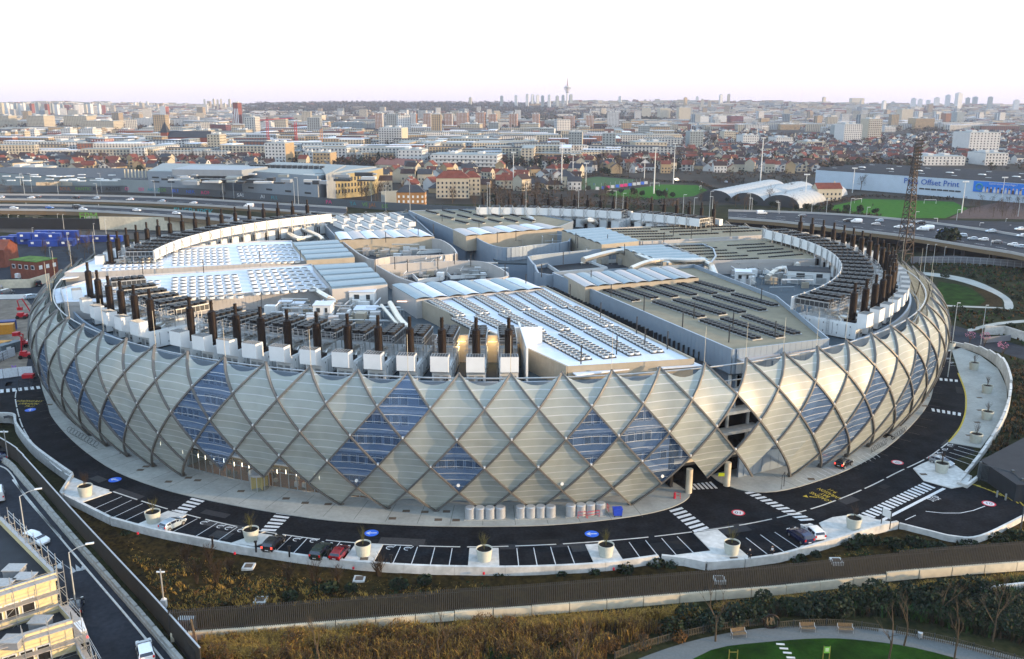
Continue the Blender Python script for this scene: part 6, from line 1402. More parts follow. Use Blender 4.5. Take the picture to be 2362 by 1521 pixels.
for zz, a, c in ((8, [(0, 456.5), (200, 459), (400, 465.5), (600, 477)], 0), (7, [(0, 480.5), (200, 483.5), (400, 494.5), (550, 508)], 0), (6, [(1700, 494), (1800, 500), (1950, 512), (2100, 528), (2250, 549), (2362, 567)], 0), (6, [(1700, 499), (1800, 506), (1950, 521), (2100, 539), (2250, 562), (2362, 581)], 0)):
    st_ = along(spline(GP(a, zz), 4), 5.)
    for i in range(0, len(st_) - 1, 2): stripe(st_[i][:2], st_[i + 1][:2], .3, zz + .03, tgt=lm)
lm.build('lane_markings', kind='structure')
for u, v in ((62, 497), (-40, 496), (200, 503)):
    x, y = G(u, v, 5); b = mb(M_cream); b.cyl(x, y + 8, 0, 3.6, 1.1, 1.2, n=10); b.box((x, y + 8, 4.2), (9, 3, 1.6), top=1.0); b.build('viaduct_pier', label='cream concrete pier under the near viaduct', cat='pier')
for u in range(1720, 2400, 75):
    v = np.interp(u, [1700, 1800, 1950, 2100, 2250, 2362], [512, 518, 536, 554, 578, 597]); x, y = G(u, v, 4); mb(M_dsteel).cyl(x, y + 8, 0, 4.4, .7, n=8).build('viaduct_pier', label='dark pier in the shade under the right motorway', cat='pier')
bk_ = mb(M_black); bk_.wall(spline([(p[0], p[1] + 14) for p in GP([(1700, 512), (1800, 518), (1950, 536), (2100, 554), (2200, 570)], 4)], 3), 0, 4.3, .5); bk_.build('dark_void_sheet', label='dark retaining wall under the right motorway', cat='wall')  # black wall stands in for the shade under the deck
rw = mb(M_black); rw.wall(GP([(-200, 527), (0, 528), (231, 530)], 0), 0, 5.5, .5); rw.build('retaining_wall', label='black retaining wall in the shade behind the viaduct piers', cat='wall'); rw = mb(M_cream); rw.wall(GP([(232, 530), (330, 531), (440, 533), (560, 541), (700, 552)], 0), 0, 6.5, .6); rw.build('retaining_wall', label='cream retaining wall with graffiti above the railway tracks', cat='wall')  # black length added to give the shaded dark behind the piers
grf = {'c': mat('cyan_graffiti', (.04, .25, .3), .8), 'g': mat('green_graffiti', (.12, .28, .05), .8), 'o': mat('orange_graffiti', (.35, .13, .04), .8), 'm': mat('magenta_graffiti', (.65, .05, .2), .7), 'k': M_black, 'w': M_paint, 'b': mat('blue_graffiti', (.05, .15, .6), .7)}
def graf(s, u, v, z, sz, k, lab='graffiti'):
    x, y = G(u, v, z); a = text(s, (x, y - .45, z), sz, 0, grf[k], 'graffiti', rx=pi / 2, ext=.02); a['kind'] = 'structure'
for s, u, v, z, sz, k in (('EPM', 205, 500, 5, 5.5, 'g'), ('DOPED', 305, 506, 4, 4.5, 'k'), ('TOY', 372, 508, 4, 4, 'k'), ('UNO', 400, 509, 4, 4, 'k'), ('AKC', 425, 510, 4, 4, 'k')): graf(s, u, v, z, sz, k)
nb_ = [(0, 439), (150, 440), (300, 440), (400, 444), (520, 452), (600, 458), (800, 474), (940, 484), (1100, 492)]
b = mb(mat('dark_noise_wall', (.09, .10, .11), .8)); b.wall(spline(GP([(u, v + 4) for u, v in nb_], 0), 3), 0, 4.6, .4); b.build('noise_barrier', label='long grey noise barrier with graffiti along the motorway', cat='wall')
for i, (s, u, k) in enumerate([('SOUL', 152, 'o'), ('FANTIC', 194, 'g'), ('KIFU', 227, 'k'), ('AZOTE', 262, 'k'), ('OK', 297, 'm'), ('SEMO', 334, 'm'), ('AKOS', 355, 'c'), ('ZOE', 375, 'g'), ('BLEU', 410, 'b'), ('NEKO', 445, 'b'), ('ROMA', 480, 'm'), ('IVRY', 520, 'k'), ('SALT', 560, 'w'), ('AIR', 610, 'w'), ('FLUO', 640, 'c'), ('PALE', 765, 'm'), ('TAGS', 822, 'c'), ('VERT', 850, 'g'), ('JAUNE', 870, 'o'), ('LIGNE', 898, 'g')]):
    v = np.interp(u, [q[0] for q in nb_], [q[1] for q in nb_]); xg, yg = G(u, v + 4, 0); a = text(s, (xg, yg - .5, 2.4), 3.2, 0, grf[k], 'graffiti', rx=pi / 2, ext=.02); a['kind'] = 'structure'
graf('EHER', 424, 487, 5, 4.6, 'c'); graf('HPEK', 470, 490, 5, 4.6, 'c')
# cars on the motorways
cc = [SIL, WHT, BLK, GRY, BLU, (.5, .5, .5)]
COLN = {SIL: 'silver', WHT: 'white', BLK: 'black', GRY: 'grey', BLU: 'blue', cc[5]: 'pale grey'}
def tcar(u, v, z, kind, c, hd, where):
    x, y = G(u, v, z); k = (kind, c, False); lab = '%s %s %s' % (COLN[c], 'van' if kind == 'van' else 'car', where)
    if k not in PROTO: t = car_proto(kind, c, lab); PROTO[k] = t
    else:
        t = copy_tree(PROTO[k], label=lab)
    t.location = (x, y, z + .02); t.rotation_euler = (0, 0, hd); t.name = 'car'; t['group'] = 'cars on the motorways'
for u, v, k, c, h in ((72, 459, 'hatch', cc[1], 0), (86, 457, 'hatch', cc[3], 0), (175, 458, 'hatch', cc[2], 0), (222, 460, 'hatch', cc[0], 0), (300, 463, 'hatch', cc[1], 0), (373, 467, 'hatch', cc[0], -.05), (446, 471, 'hatch', cc[1], -.1), (2, 458, 'hatch', cc[1], 0), (574, 479, 'van', cc[1], -.1)): tcar(u, v, 8, k, c, h + pi, 'on the far motorway carriageway at the left')
for u, v, k, c, h in ((33, 483, 'hatch', cc[1], 0), (115, 482, 'hatch', cc[4], 0), (180, 482, 'van', cc[2], 0), (192, 486, 'hatch', cc[1], 0), (316, 488, 'hatch', cc[1], -.1), (407, 495, 'hatch', cc[1], -.15), (542, 509, 'hatch', cc[0], -.2)): tcar(u, v, 7, k, c, h, 'on the near motorway viaduct at the left')
for u, v, k, c, h in ((1850, 501, 'hatch', cc[3], -.2), (1955, 512, 'suv', cc[2], -.2), (1975, 515, 'van', cc[1], -.2), (2028, 512, 'hatch', cc[0], -.3), (2020, 520, 'hatch', cc[5], -.3), (2072, 527, 'hatch', cc[1], -.3), (2098, 525, 'suv', cc[1], -.3), (2122, 517, 'suv', cc[2], 0),
                      (2128, 533, 'van', cc[1], -.3), (2140, 530, 'van', cc[1], -.3), (2172, 535, 'hatch', cc[4], -.4), (2185, 545, 'hatch', cc[4], -.4), (2218, 547, 'suv', cc[0], -.4), (2243, 554, 'hatch', cc[0], -.4), (2268, 556, 'hatch', cc[1], -.4), (2298, 562, 'hatch', cc[3], -.4), (2336, 568, 'hatch', cc[1], -.5), (2352, 572, 'hatch', cc[0], -.5),
                      (2285, 537, 'suv', cc[0], 0), (2352, 532, 'suv', cc[1], 0), (2356, 547, 'hatch', cc[1], 0)): tcar(u, v, 6, k, c, h + pi, 'on the wide motorway at the right')
tcar(1757, 489 + 6, 6, 'van', cc[1], 0, 'driving behind the back roof at the right')
# white parked vehicles by the print hall
for i, (u, v) in enumerate([(2078, 440), (2110, 441), (2160, 447), (2175, 452), (2195, 452), (2215, 455), (2230, 458), (2245, 456), (2262, 457), (2285, 460), (2310, 458), (1615, 424), (1675, 422), (1560, 418)]): tcar(u, v, 0, R.choice(['hatch', 'suv', 'van']), R.choice([cc[1], cc[0], cc[3]]), R.uniform(0, 3), 'parked in the yard before the long print hall')

# ---------------------------------------------------------------- railway, containers and yards at the left
mb(mat('ballast', (.05, .045, .04), 1., var=.4, scale=1)).flat(GP([(-400, 506), (0, 508), (350, 520), (620, 545), (620, 560), (300, 552), (0, 536), (-400, 530)]), .02).build('railway_bed', kind='structure', label='dark railway bed under the viaduct')
tr_ = mb(M_dsteel)
for v0 in (512, 517, 522, 527):
    for dv in (0, .8): tr_.tube([(*q, .2) for q in spline(GP([(-100, v0 + dv), (100, v0 + dv + 3), (300, v0 + dv + 9), (500, v0 + dv + 20), (620, v0 + dv + 30)]), 3)], .12, 4)
tr_.build('rails', kind='structure')
mb(M_asph2).flat(GP([(-300, 545), (180, 548), (330, 560), (300, 600), (200, 640), (120, 700), (100, 800), (70, 900), (-300, 900)]), .01).build('yard', kind='structure', label='grey yard and building site at the left')
mb(mat('muddy_sand', (.16, .13, .10), 1., var=.3, scale=.4, big=.3)).flat(GP([(-200, 700), (60, 690), (85, 720), (72, 760), (70, 800), (60, 850), (-200, 860)]), .02).build('bare_ground', kind='structure', label='muddy bare ground of the building site')
M_cont = mat('blue_container', (.015, .05, .28), .5, var=.15, scale=.5); M_contb = mat('dark_blue_container', (.01, .03, .16), .5)
cme = {}
def cont(x, y, z, rz, col, label, group='site cabins and containers', L=6.1):
    k = (col.name, L)
    if k not in cme:
        t = thing('container', label, 'container', (x, y, z), rz, group); b = mb(col); b.box((0, 0, 1.3), (L, 2.45, 2.6))
        for i in range(int(L / .6)): [b.box((-L / 2 + .4 + i * .6, s * 1.24, 1.3), (.22, .06, 2.3)) for s in (-1, 1)]
        b.build('body', t, local=True); b = mb(M_white); b.box((-1.0, -1.27, 1.6), (1.3, .06, .9)); b.build('window', t, local=True); b = mb(col); b.box((0, 0, 2.66), (L + .1, 2.5, .1)); b.build('roof', t, local=True); cme[k] = t
    else: copy_tree(cme[k], (x, y, z), rz, label, group)
for j, (v, u0, u1, z) in enumerate([(547, 40, 110, 0), (551, 20, 190, 0), (555, 60, 185, 0), (560, 85, 180, 0), (549, 200, 300, 0), (557, 60, 160, 2.65), (551, 100, 190, 2.65)]):
    x0, y0 = G(u0, v + 8, 0); x1, y1 = G(u1, v + 8, 0)
    for x in np.arange(x0, x1, 6.6): cont(float(x), y0 + R.uniform(-.5, .5), z, R.choice([0, 0, .05]), M_cont if R.random() < .8 else M_contb, 'blue site cabin in the %s row, %s tier' % (ORD[min(j, 4)], 'upper' if z else 'ground'))
cont(*G(6, 770), 0, .3, mat('orange_container', (.5, .22, .02), .6), 'orange container at the left edge of the building site'); cont(*G(10, 762), 0, .3, M_contb, 'dark blue container beside the orange one', L=6.1)
cont(*G(-2, 812), 0, .2, MATS['orange_container'], 'second orange container at the left edge'); cont(*G(22, 815), 0, 1.2, mat('grey_container', (.1, .13, .15), .6), 'dark grey container beside the hoarding')
def house(x, y, w_, d_, h_, rz, wall, roof, label, name='house', cat='house', ridge=None, group=None, hip=False, win=True, chim=True, winm=None):
    """pitched-roof building: walls, roof, windows, chimney"""
    t = thing(name, label, cat, (x, y, hillz(x, y)), rz, group); b = mb(wall); rh = ridge or d_ * .38
    b.box((0, 0, h_ / 2), (w_, d_, h_)); 
    if not hip: b.add([(-w_ / 2, -d_ / 2, h_), (-w_ / 2, d_ / 2, h_), (-w_ / 2, 0, h_ + rh), (w_ / 2, -d_ / 2, h_), (w_ / 2, d_ / 2, h_), (w_ / 2, 0, h_ + rh)], [(0, 2, 1), (3, 4, 5)])
    b.build('wall', t, local=True); b = mb(roof); e = .35; k = w_ / 2 - (d_ * .45 if hip else -e)
    vs = [(-w_ / 2 - e, -d_ / 2 - e, h_ - .15), (w_ / 2 + e, -d_ / 2 - e, h_ - .15), (w_ / 2 + e, d_ / 2 + e, h_ - .15), (-w_ / 2 - e, d_ / 2 + e, h_ - .15), (-k, 0, h_ + rh + .1), (k, 0, h_ + rh + .1)]
    b.add(vs, [(0, 1, 5, 4), (2, 3, 4, 5)] + ([(1, 2, 5), (3, 0, 4)] if hip else [])); ro = b.build('roof', t, local=True)
    if chim: b = MB().use(M_cream); b.box((w_ * .3, .3, h_ + rh + .3), (.6, .6, 1.6)); b.build('chimney', ro, local=True)
    if win:
        b = mb(winm or M_glass); ns = max(1, int(h_ / 3))
        for f in range(ns):
            zc = 1.5 + f * 2.9
            for i in range(max(1, int(w_ / 2.7))):
                xx = -w_ / 2 + (i + .5) * w_ / max(1, int(w_ / 2.7)); [b.box((xx, s * (d_ / 2 + .02), zc), (1.1, .08, 1.4)) for s in (-1,)]
            for i in range(max(1, int(d_ / 3.2))):
                yy = -d_ / 2 + (i + .5) * d_ / max(1, int(d_ / 3.2)); b.box((w_ / 2 + .02, yy, zc), (.08, 1.1, 1.4))
        o = b.build('windows', t, local=True); o['kind'] = 'stuff'
    return t
M_brick = mat('dark_red_brick', (.16, .05, .03), .9, var=.2, scale=.8); M_tile = mat('red_roof_tile', (.13, .035, .022), .85, var=.25, scale=.4); M_tiled = mat('dark_brown_roof_tile', (.035, .02, .018), .85, var=.25, scale=.4); M_slate = mat('slate_roof', (.03, .034, .042), .7, var=.2, scale=.4)
M_rend = mat('cream_render_far', (.40, .36, .28), .9, var=.06, scale=.2); M_rendw = mat('white_render_far', (.50, .50, .49), .9, var=.05, scale=.2); M_rendt = mat('tan_render_far', (.32, .24, .14), .9, var=.08, scale=.2); M_rendg = mat('grey_render_far', (.24, .27, .27), .9, var=.06, scale=.2); M_bt = mat('brown_tower_face', (.23, .105, .05), .9, var=.1, scale=.2)
# brick hall, flat-roofed brick house, cream wall at the far left
x, y = G(-20, 612); house(x, y, 16, 12, 7, .1, M_brick, M_brick, 'large brown brick hall with cream framing at the left edge', 'brick_hall', 'building', ridge=3, win=False, chim=False)
x, y = G(82, 640); t = thing('brick_house', 'brick house with a green flat roof behind the facade at the left', 'house', (x, y, 0), -.35); mb(M_brick).box((0, 0, 3.3), (13, 9, 6.6)).build('wall', t, local=True); mb(mat('mossy_roof', (.07, .14, .015), .9, var=.5, scale=.5)).box((0, 0, 6.75), (13.2, 9.2, .2)).build('roof', t, local=True)
for i in range(4): b = mb(M_white); b.box((-4.6 + i * 3, -4.52, 4.6), (1.5, .1, 1.5)); b.use(M_glass).box((-4.6 + i * 3, -4.6, 4.6), (1.2, .06, 1.2)); b.build('window', t, local=True)
for i in range(3): b = mb(M_white); b.box((6.52, -3 + i * 3, 4.6), (.1, 1.4, 1.4)); b.build('window', t, local=True)
b = mb(M_cream); b.wall(GP([(-60, 668), (70, 664), (115, 650)]), 0, 3, .4); b.build('site_wall', label='old cream boundary wall behind the building site', cat='wall')
b = mb(M_white); b.wall(GP([(-60, 692), (40, 690), (90, 688)]), 0, 1.5, .1); b.build('site_fence', label='white mesh fence behind the building site', cat='fence')
hp = MB().use(mat('hoarding_white', (.62, .68, .74), .6)); hp.box((0, 0, 1.1), (3.0, .08, 2.2)); hp = hp.mesh('panel'); ht = thing('hoarding', 'white printed hoarding panels round the building site', 'hoarding', (*G(30, 870), 0))
for x, y, h in along(GP([(-60, 878), (0, 872), (30, 868), (60, 866), (62, 860)]), 3.1)[:-1] + along(GP([(-10, 832), (45, 812)]), 3.1)[:-1]: part('panel', hp, ht, (x - ht.location[0] + 1.5, y - ht.location[1], 0), h)
for u, v in ((36, 862), (4, 870)): text('M', (*[G(u, v)[0], G(u, v)[1] - .3], 1.5), 1.6, 0, mat('purple_print', (.25, .1, .5), .6), 'printed_letter', ht, rx=pi / 2)
def fence_run(px, z, h, label, m=M_dsteel, step=2.4):
    p = spline(GP(px, z), 3); t = thing('mesh_fence', label, 'fence', (*p[0], z)); st_ = along(p, step); po = MB().use(m); po.box((0, 0, h / 2), (.1, .1, h)); po = po.mesh('post')
    for x, y, hh in st_[:120]: part('post', po, t, (x - p[0][0], y - p[0][1], 0), hh)
    b = mb(m); [b.tube([(*q, z + zz) for q in p], .035, 3) for zz in (h * .3, h * .65, h * .97)]; b.build('wire', t); return t
fence_run([(45, 900), (80, 893), (110, 886)], 0, 2.4, 'dark mesh fence by the left crossing')
fence_run([(-50, 845), (0, 838), (70, 790)], 0, 2, 'thin site fence along the curved kerb')
# red digger arm and boom lifts
def lift(u, v, rz, pts, label, wheels=True, sc_=1.):
    x, y = G(u, v); t = thing('boom_lift', label, 'machine', (x, y, 0), rz); mr = mat('machine_red', (.42, .01, .02), .45); b = mb(mr); b.box((0, 0, .95), (2.6, 1.8, .8)); b.box((-.4, 0, 1.5), (1.5, 1.3, .6)); b.build('chassis', t, local=True)
    b = mb(mr); b.tube(pts, .2, 5); b.build('boom', t, local=True); b = mb(mr); p = pts[-1]; b.box((p[0], p[1], p[2]), (1.4, .8, .9)); b.build('basket', t, local=True)
    wm = MB().use(M_tyre); wm.cyl(0, 0, -.2, .2, .5, n=12); wm.cyl(0, 0, .2, .21, .3, n=8); wm = wm.mesh('wheel')
    for xx in (-1, 1):
        for s in (-1, 1): part('wheel', wm, t, (xx, s * 1.0, .5), rot=(-s * pi / 2, 0, 0))
lift(60, 826, .3, [(-.8, 0, 1.8), (-.4, 0, 5.5), (-1.6, 0, 6.3)], 'red boom lift with raised arm standing by the curved kerb')
lift(52, 735, .1, [(2.5, 0, 2.0), (.6, 0, 6.0), (-.8, 0, 5.4), (-.4, 0, 3.)], 'red excavator-like lift with bent arm on the building site')
lift(55, 800, .1, [(0, 0, 1.6), (.2, 0, 3.4), (-1.2, 0, 3.6)], 'low red lift behind the hoarding')
b = mb(mat('machine_red')if False else MATS['machine_red']); x, y = G(66, 872); b.box((x, y, .5), (2.4, 1.4, .9), .1); b.build('skip', label='small red skip beside the hoarding', cat='skip')
mb(M_conc).wall(spline(GP([(-60, 880), (-20, 850), (20, 818), (72, 785)]), 4), 0, .6, .5).build('kerb_wall', label='curved pale kerb wall round the building site', cat='wall')
for i in range(16):
    u, v = R.uniform(-10, 90), R.uniform(640, 690); x, y = G(u, v); tcar(u, v, 0, R.choice(['hatch', 'suv', 'van']), R.choice(cc), R.uniform(0, 3), 'parked in the yard behind the building site') if i < 7 else None

# ---------------------------------------------------------------- sports ground, halls, mast at the right
mb(M_pitch).flat(GP([(1407, 444), (1525, 426), (1608, 428), (1632, 439), (1599, 453), (1496, 462), (1370, 452)]), .02).build('football_pitch', kind='structure', label='bright green football pitch with players')
mb(M_pitch).flat(GP([(1895, 481), (1993, 459), (2200, 466), (2232, 482), (2180, 504), (2028, 502), (1960, 492)]), .02).build('football_pitch', kind='structure', label='green football pitch before the print hall')
mb(mat('dark_pitch', (.02, .07, .02), 1., var=.2, scale=.3)).flat(GP([(1300, 420), (1377, 408), (1466, 415), (1430, 434), (1310, 440)]), .02).build('football_pitch', kind='structure', label='dark green training pitch')
mb(mat('purple_brown_scrub', (.06, .035, .03), 1., var=.4, scale=.5)).flat(GP([(2232, 482), (2362, 455), (2600, 450), (2600, 520), (2362, 506), (2190, 504)]), .025).build('scrub_ground', kind='structure')
def goal(u, v, rz, label):
    x, y = G(u, v); b = mb(M_white); b.tube([(x - 3.7 * cos(rz), y - 3.7 * sin(rz), 0), (x - 3.7 * cos(rz), y - 3.7 * sin(rz), 2.5), (x + 3.7 * cos(rz), y + 3.7 * sin(rz), 2.5), (x + 3.7 * cos(rz), y + 3.7 * sin(rz), 0)], .12, 5); b.build('goal', label=label, cat='goal')
goal(1979, 468, .6, 'white football goal at the left of the right pitch'); goal(2145, 470, -.1, 'white football goal at the far end of the right pitch'); goal(1510, 430, .2, 'white football goal at the far bright pitch'); goal(1615, 437, 1.2, 'white football goal at the right of the bright pitch'); goal(1405, 448, 1.0, 'white football goal at the near left of the bright pitch')
for i, (u, v) in enumerate([(1453, 437), (1462, 436), (1508, 443), (1512, 440), (1519, 442), (1533, 442), (1538, 440), (1541, 443), (1370, 428), (2013, 476)]):
    x, y = G(u, v, 0); b = mb(M_black if i % 2 else mat('player_blue', (.05, .07, .3), .8)); b.tube([(x - .12, y, 0), (x - .12, y, .85), (x, y, 1.0), (x, y, 1.45), (x, y, 1.6)], [.08, .12, .2, .2, .08], 6); b.tube([(x + .12, y, 0), (x + .12, y, .85)], [.08, .12], 6); b.cyl(x, y, 1.55, 1.78, .1, .09, n=8); b.tube([(x - .2, y, 1.45), (x - .42, y, .9)], .05, 4); b.tube([(x + .2, y, 1.45), (x + .42, y, .9)], .05, 4)
    o = b.build('person', label='player in dark sports clothes standing on the %s pitch' % ('bright green' if u < 1600 and u > 1400 else ('right-hand' if u > 1700 else 'dark training')), cat='person')
for i, (u, c) in enumerate([(1378, 'w'), (1392, 'b'), (1402, 'm'), (1413, 'w'), (1424, 'b'), (1434, 'm'), (1443, 'm'), (1453, 'b'), (1463, 'w'), (1473, 'w'), (1482, 'b'), (1490, 'w')]):
    x, y = G(u, 440 - (u - 1378) * .12, 0); b = mb(grf[c]); b.box((x, y, 1.6), (2.6, .12, 2.2)); b.use(M_steel).box((x - 1.7, y, 2.5), (.12, .12, 5.)); b.build('banner', label='coloured advertising banner along the far side of the bright pitch', cat='banner')
# print hall
hx0, hy0 = G(1879, 430); hx1, hy1 = G(2420, 474); hd_ = math.atan2(hy1 - hy0, hx1 - hx0)
M_hall = mat('pale_blue_hall_wall', (.42, .50, .58), .7, var=.04, scale=.2); t = thing('print_hall', 'long pale blue printing hall with dark roof and big blue lettering', 'building', (hx0, hy0, 0))
Lh = hypot(hx1 - hx0, hy1 - hy0) + 60; dx, dy = cos(hd_), sin(hd_); nx_, ny_ = -dy, dx
ztop = 12.5
P4 = [(hx0, hy0), (hx0 + dx * Lh, hy0 + dy * Lh), (hx0 + dx * Lh + nx_ * 85, hy0 + dy * Lh + ny_ * 85), (hx0 + nx_ * 85, hy0 + ny_ * 85)]
mb(M_hall).prism(P4, 0, ztop).build('wall', t)
rf = mb(mat('dark_hall_roof', (.035, .03, .03), .85, var=.2, scale=.3)); nb5 = 5
for k in range(nb5):
    a0 = k / nb5; a1 = (k + 1) / nb5; am = (a0 + a1) / 2; q = lambda s, f: (lerp(P4[0], P4[3], f) if s == 0 else lerp(P4[1], P4[2], f))
    vs = [(*q(0, a0), ztop + .1), (*q(1, a0), ztop + .1), (*q(1, am), ztop + 2.2), (*q(0, am), ztop + 2.2), (*q(1, a1), ztop + .1), (*q(0, a1), ztop + .1)]
    rf.add(vs, [(0, 1, 2, 3), (3, 2, 4, 5), (0, 3, 5)])
rfo = rf.build('roof', t)
sk = MB().use(M_white); sk.add([(-3.2, -1.4, 0), (3.2, -1.4, 0), (3.2, 1.4, 0), (-3.2, 1.4, 0), (-1.8, -1.4, 1.0), (1.8, -1.4, 1.0), (1.8, 1.4, 1.0), (-1.8, 1.4, 1.0)], [(4, 5, 6, 7), (0, 1, 5, 4), (1, 2, 6, 5), (2, 3, 7, 6), (3, 0, 4, 7)]); sk = sk.mesh('roof_light')
for i in range(10):
    for k in range(3): 
        s = (i + .5) / 10 + (k % 2) * .03; f = (k * 1.6 + .5) / 5; p = lerp(lerp(P4[0], P4[1], s), lerp(P4[3], P4[2], s), f); part('roof_light', sk, t, (p[0] - hx0, p[1] - hy0, ztop + 1.0), hd_)
def onwall(u, z): # point on the hall's wall line under photo column u
    best = min(((abs(PJ(hx0 + dx * s, hy0 + dy * s, z)[0] - u), s) for s in np.arange(0, Lh, .5))); return best[1]
s = (onwall(2108, 9) + onwall(2214, 9)) / 2; text('Paris Offset Print', (hx0 + dx * (s - 4) - nx_ * .3, hy0 + dy * (s - 4) - ny_ * .3, 9.0), 5.6, hd_, mat('sign_blue', (.01, .09, .38), .6), 'sign_letters', t, rx=pi / 2, ext=.1)
s0, s1 = onwall(2246, 8), onwall(2375, 8)
b = mb(mat('billboard_blue', (.01, .17, .62), .6)); c0 = (hx0 + dx * s0 - nx_ * .4, hy0 + dy * s0 - ny_ * .4); c1 = (hx0 + dx * s1 - nx_ * .4, hy0 + dy * s1 - ny_ * .4); b.wall([c0, c1], 5.2, 12.2, .2); b.build('billboard', t)
sm_ = (s0 + s1) / 2; text('Génération Recyclage !', (hx0 + dx * (sm_ + 1) - nx_ * .6, hy0 + dy * (sm_ + 1) - ny_ * .6, 11.2), 1.9, hd_, M_paint, 'billboard_letters', t, rx=pi / 2, ext=.03)
for i in range(11):       # row of printed people on the billboard
    s = s0 + 7 + i * (s1 - s0 - 10) / 11; b = mb([M_paint, mat('print_beige', (.55, .42, .3), .7), mat('print_dark', (.08, .05, .04), .7)][i % 3]); c = (hx0 + dx * s - nx_ * .56, hy0 + dy * s - ny_ * .56)
    b.box((c[0], c[1], 6.5), (1.7, .05, 2.4), hd_, top=.7); b.use(MATS['print_beige'] if i % 3 != 1 else MATS['print_dark']).box((c[0], c[1], 8.3), (.8, .06, 1.1), hd_); b.build('printed_figure', t)
b = mb(grf['c']); c = (hx0 + dx * (s0 + 4) - nx_ * .56, hy0 + dy * (s0 + 4) - ny_ * .56); b.tube([(c[0] + 2 * cos(a) * dx, c[1] + 2 * cos(a) * dy, 8.6 + 2 * sin(a)) for a in np.linspace(0, 2 * pi, 17)[:-1]], .5, 5, close=True); b.build('billboard_emblem', t)
b = mb(M_dsteel)
for s in np.arange(onwall(2125, 3), onwall(2215, 3), 4.2): b.box((hx0 + dx * s - nx_ * .15, hy0 + dy * s - ny_ * .15, 4.4), (3.6, .2, 1.0), hd_)
b.build('window_band', t); b = mb(mat('red_hut', (.28, .02, .05), .7)); x, y = G(2010, 434); b.box((x, y - 6, 2.2), (17, 6, 4.4), hd_); b.build('red_shed', label='dark red shed in front of the print hall', cat='shed')
# arched halls
ah = None
for i, (u, v) in enumerate([(1650, 472), (1723, 478), (1800, 484)]):
    x, y = G(u, v - 6); t = thing('arched_hall', 'pale ribbed barrel-roofed sports hall, %s' % ['left with dark gable', 'middle', 'right'][i], 'hall', (x, y, 0), -.62, 'barrel-roofed sports halls')
    W_, Lg = 24, 105; b = mb(mat('pale_arch_roof', (.33, .34, .34), .6, var=.05)); n = 10; vs = []
    for k in range(n + 1):
        a = pi * k / n; vs += [(-W_ / 2 * cos(a), 0, 7.5 * sin(a)), (-W_ / 2 * cos(a), Lg, 7.5 * sin(a))]
    b.add(vs, [(2 * k, 2 * k + 2, 2 * k + 3, 2 * k + 1) for k in range(n)]); b.build('roof', t, local=True, smooth=True)
    b = mb(M_dsteel); b.add([vs[2 * k] for k in range(n + 1)], [tuple(range(n + 1))]); b.build('gable', t, local=True)
    b = mb(M_white)
    for j in range(1, 14): b.tube([(-W_ / 2 * cos(a) * 1.005, j * Lg / 14, 7.56 * sin(a)) for a in np.linspace(0, pi, 11)], .12, 3)
    b.build('roof_ribs', t, local=True)['kind'] = 'stuff'
x, y = G(1905, 462); house(x, y, 17, 9, 8, .12, M_rend, M_tile, 'cream house with bright red roof beside the barrel-roofed halls', group=None)
# lattice floodlight mast
x, y = G(2083, 612); t = thing('floodlight_mast', 'tall dark lattice floodlight mast with a bank of lamps on top', 'mast', (x, y, 0), .4); Hm = 47.; b = mb(mat('mast_steel', (.045, .034, .028), .6, .3, var=.3))
c4 = lambda z: [(sx_ * (1.9 * (1 - z / Hm) + .5), sy * (1.9 * (1 - z / Hm) + .5), z) for sx_, sy in ((-1, -1), (1, -1), (1, 1), (-1, 1))]
for k in range(4): b.bar(c4(0)[k], c4(Hm)[k], .16)
b.build('mast_leg', t, local=True); b = mb(MATS['mast_steel']); z = 0
while z < Hm - 1:
    z2 = min(Hm, z + max(1.6, 5 * (1 - z / Hm))); A, C = c4(z), c4(z2)
    for k in range(4): b.bar(A[k], C[(k + 1) % 4], .12, 3); b.bar(A[(k + 1) % 4], C[k], .12, 3); b.bar(C[k], C[(k + 1) % 4], .14, 3)
    z = z2
b.build('lattice', t, local=True)['kind'] = 'stuff'
b = mb(M_dsteel)
for k in range(9): b.box((0, -.9, Hm - 9 + k * 1.35), (3.8, .7, .5))
for s in (-1.6, 1.6): b.box((s, -.9, Hm - 3.4), (.12, .3, 12))
b.build('lamp_frame', t, local=True); lpm = MB().use(M_dsteel); lpm.cyl(0, 0, 0, .4, .25, .36, n=8); lpm = lpm.mesh('floodlight')
for k in range(9):
    for j in range(5): part('floodlight', lpm, t, (-1.4 + j * .7, -1.2, Hm - 8.8 + k * 1.35), rot=(pi * .62, 0, 0))
for k in range(9): b = mb(MATS['mast_steel']); b.box((0, 0, 6 + k * 4), (4.6 * (1 - (6 + k * 4) / Hm) + 2.2, .9, .12)); b.build('landing', t, local=True)
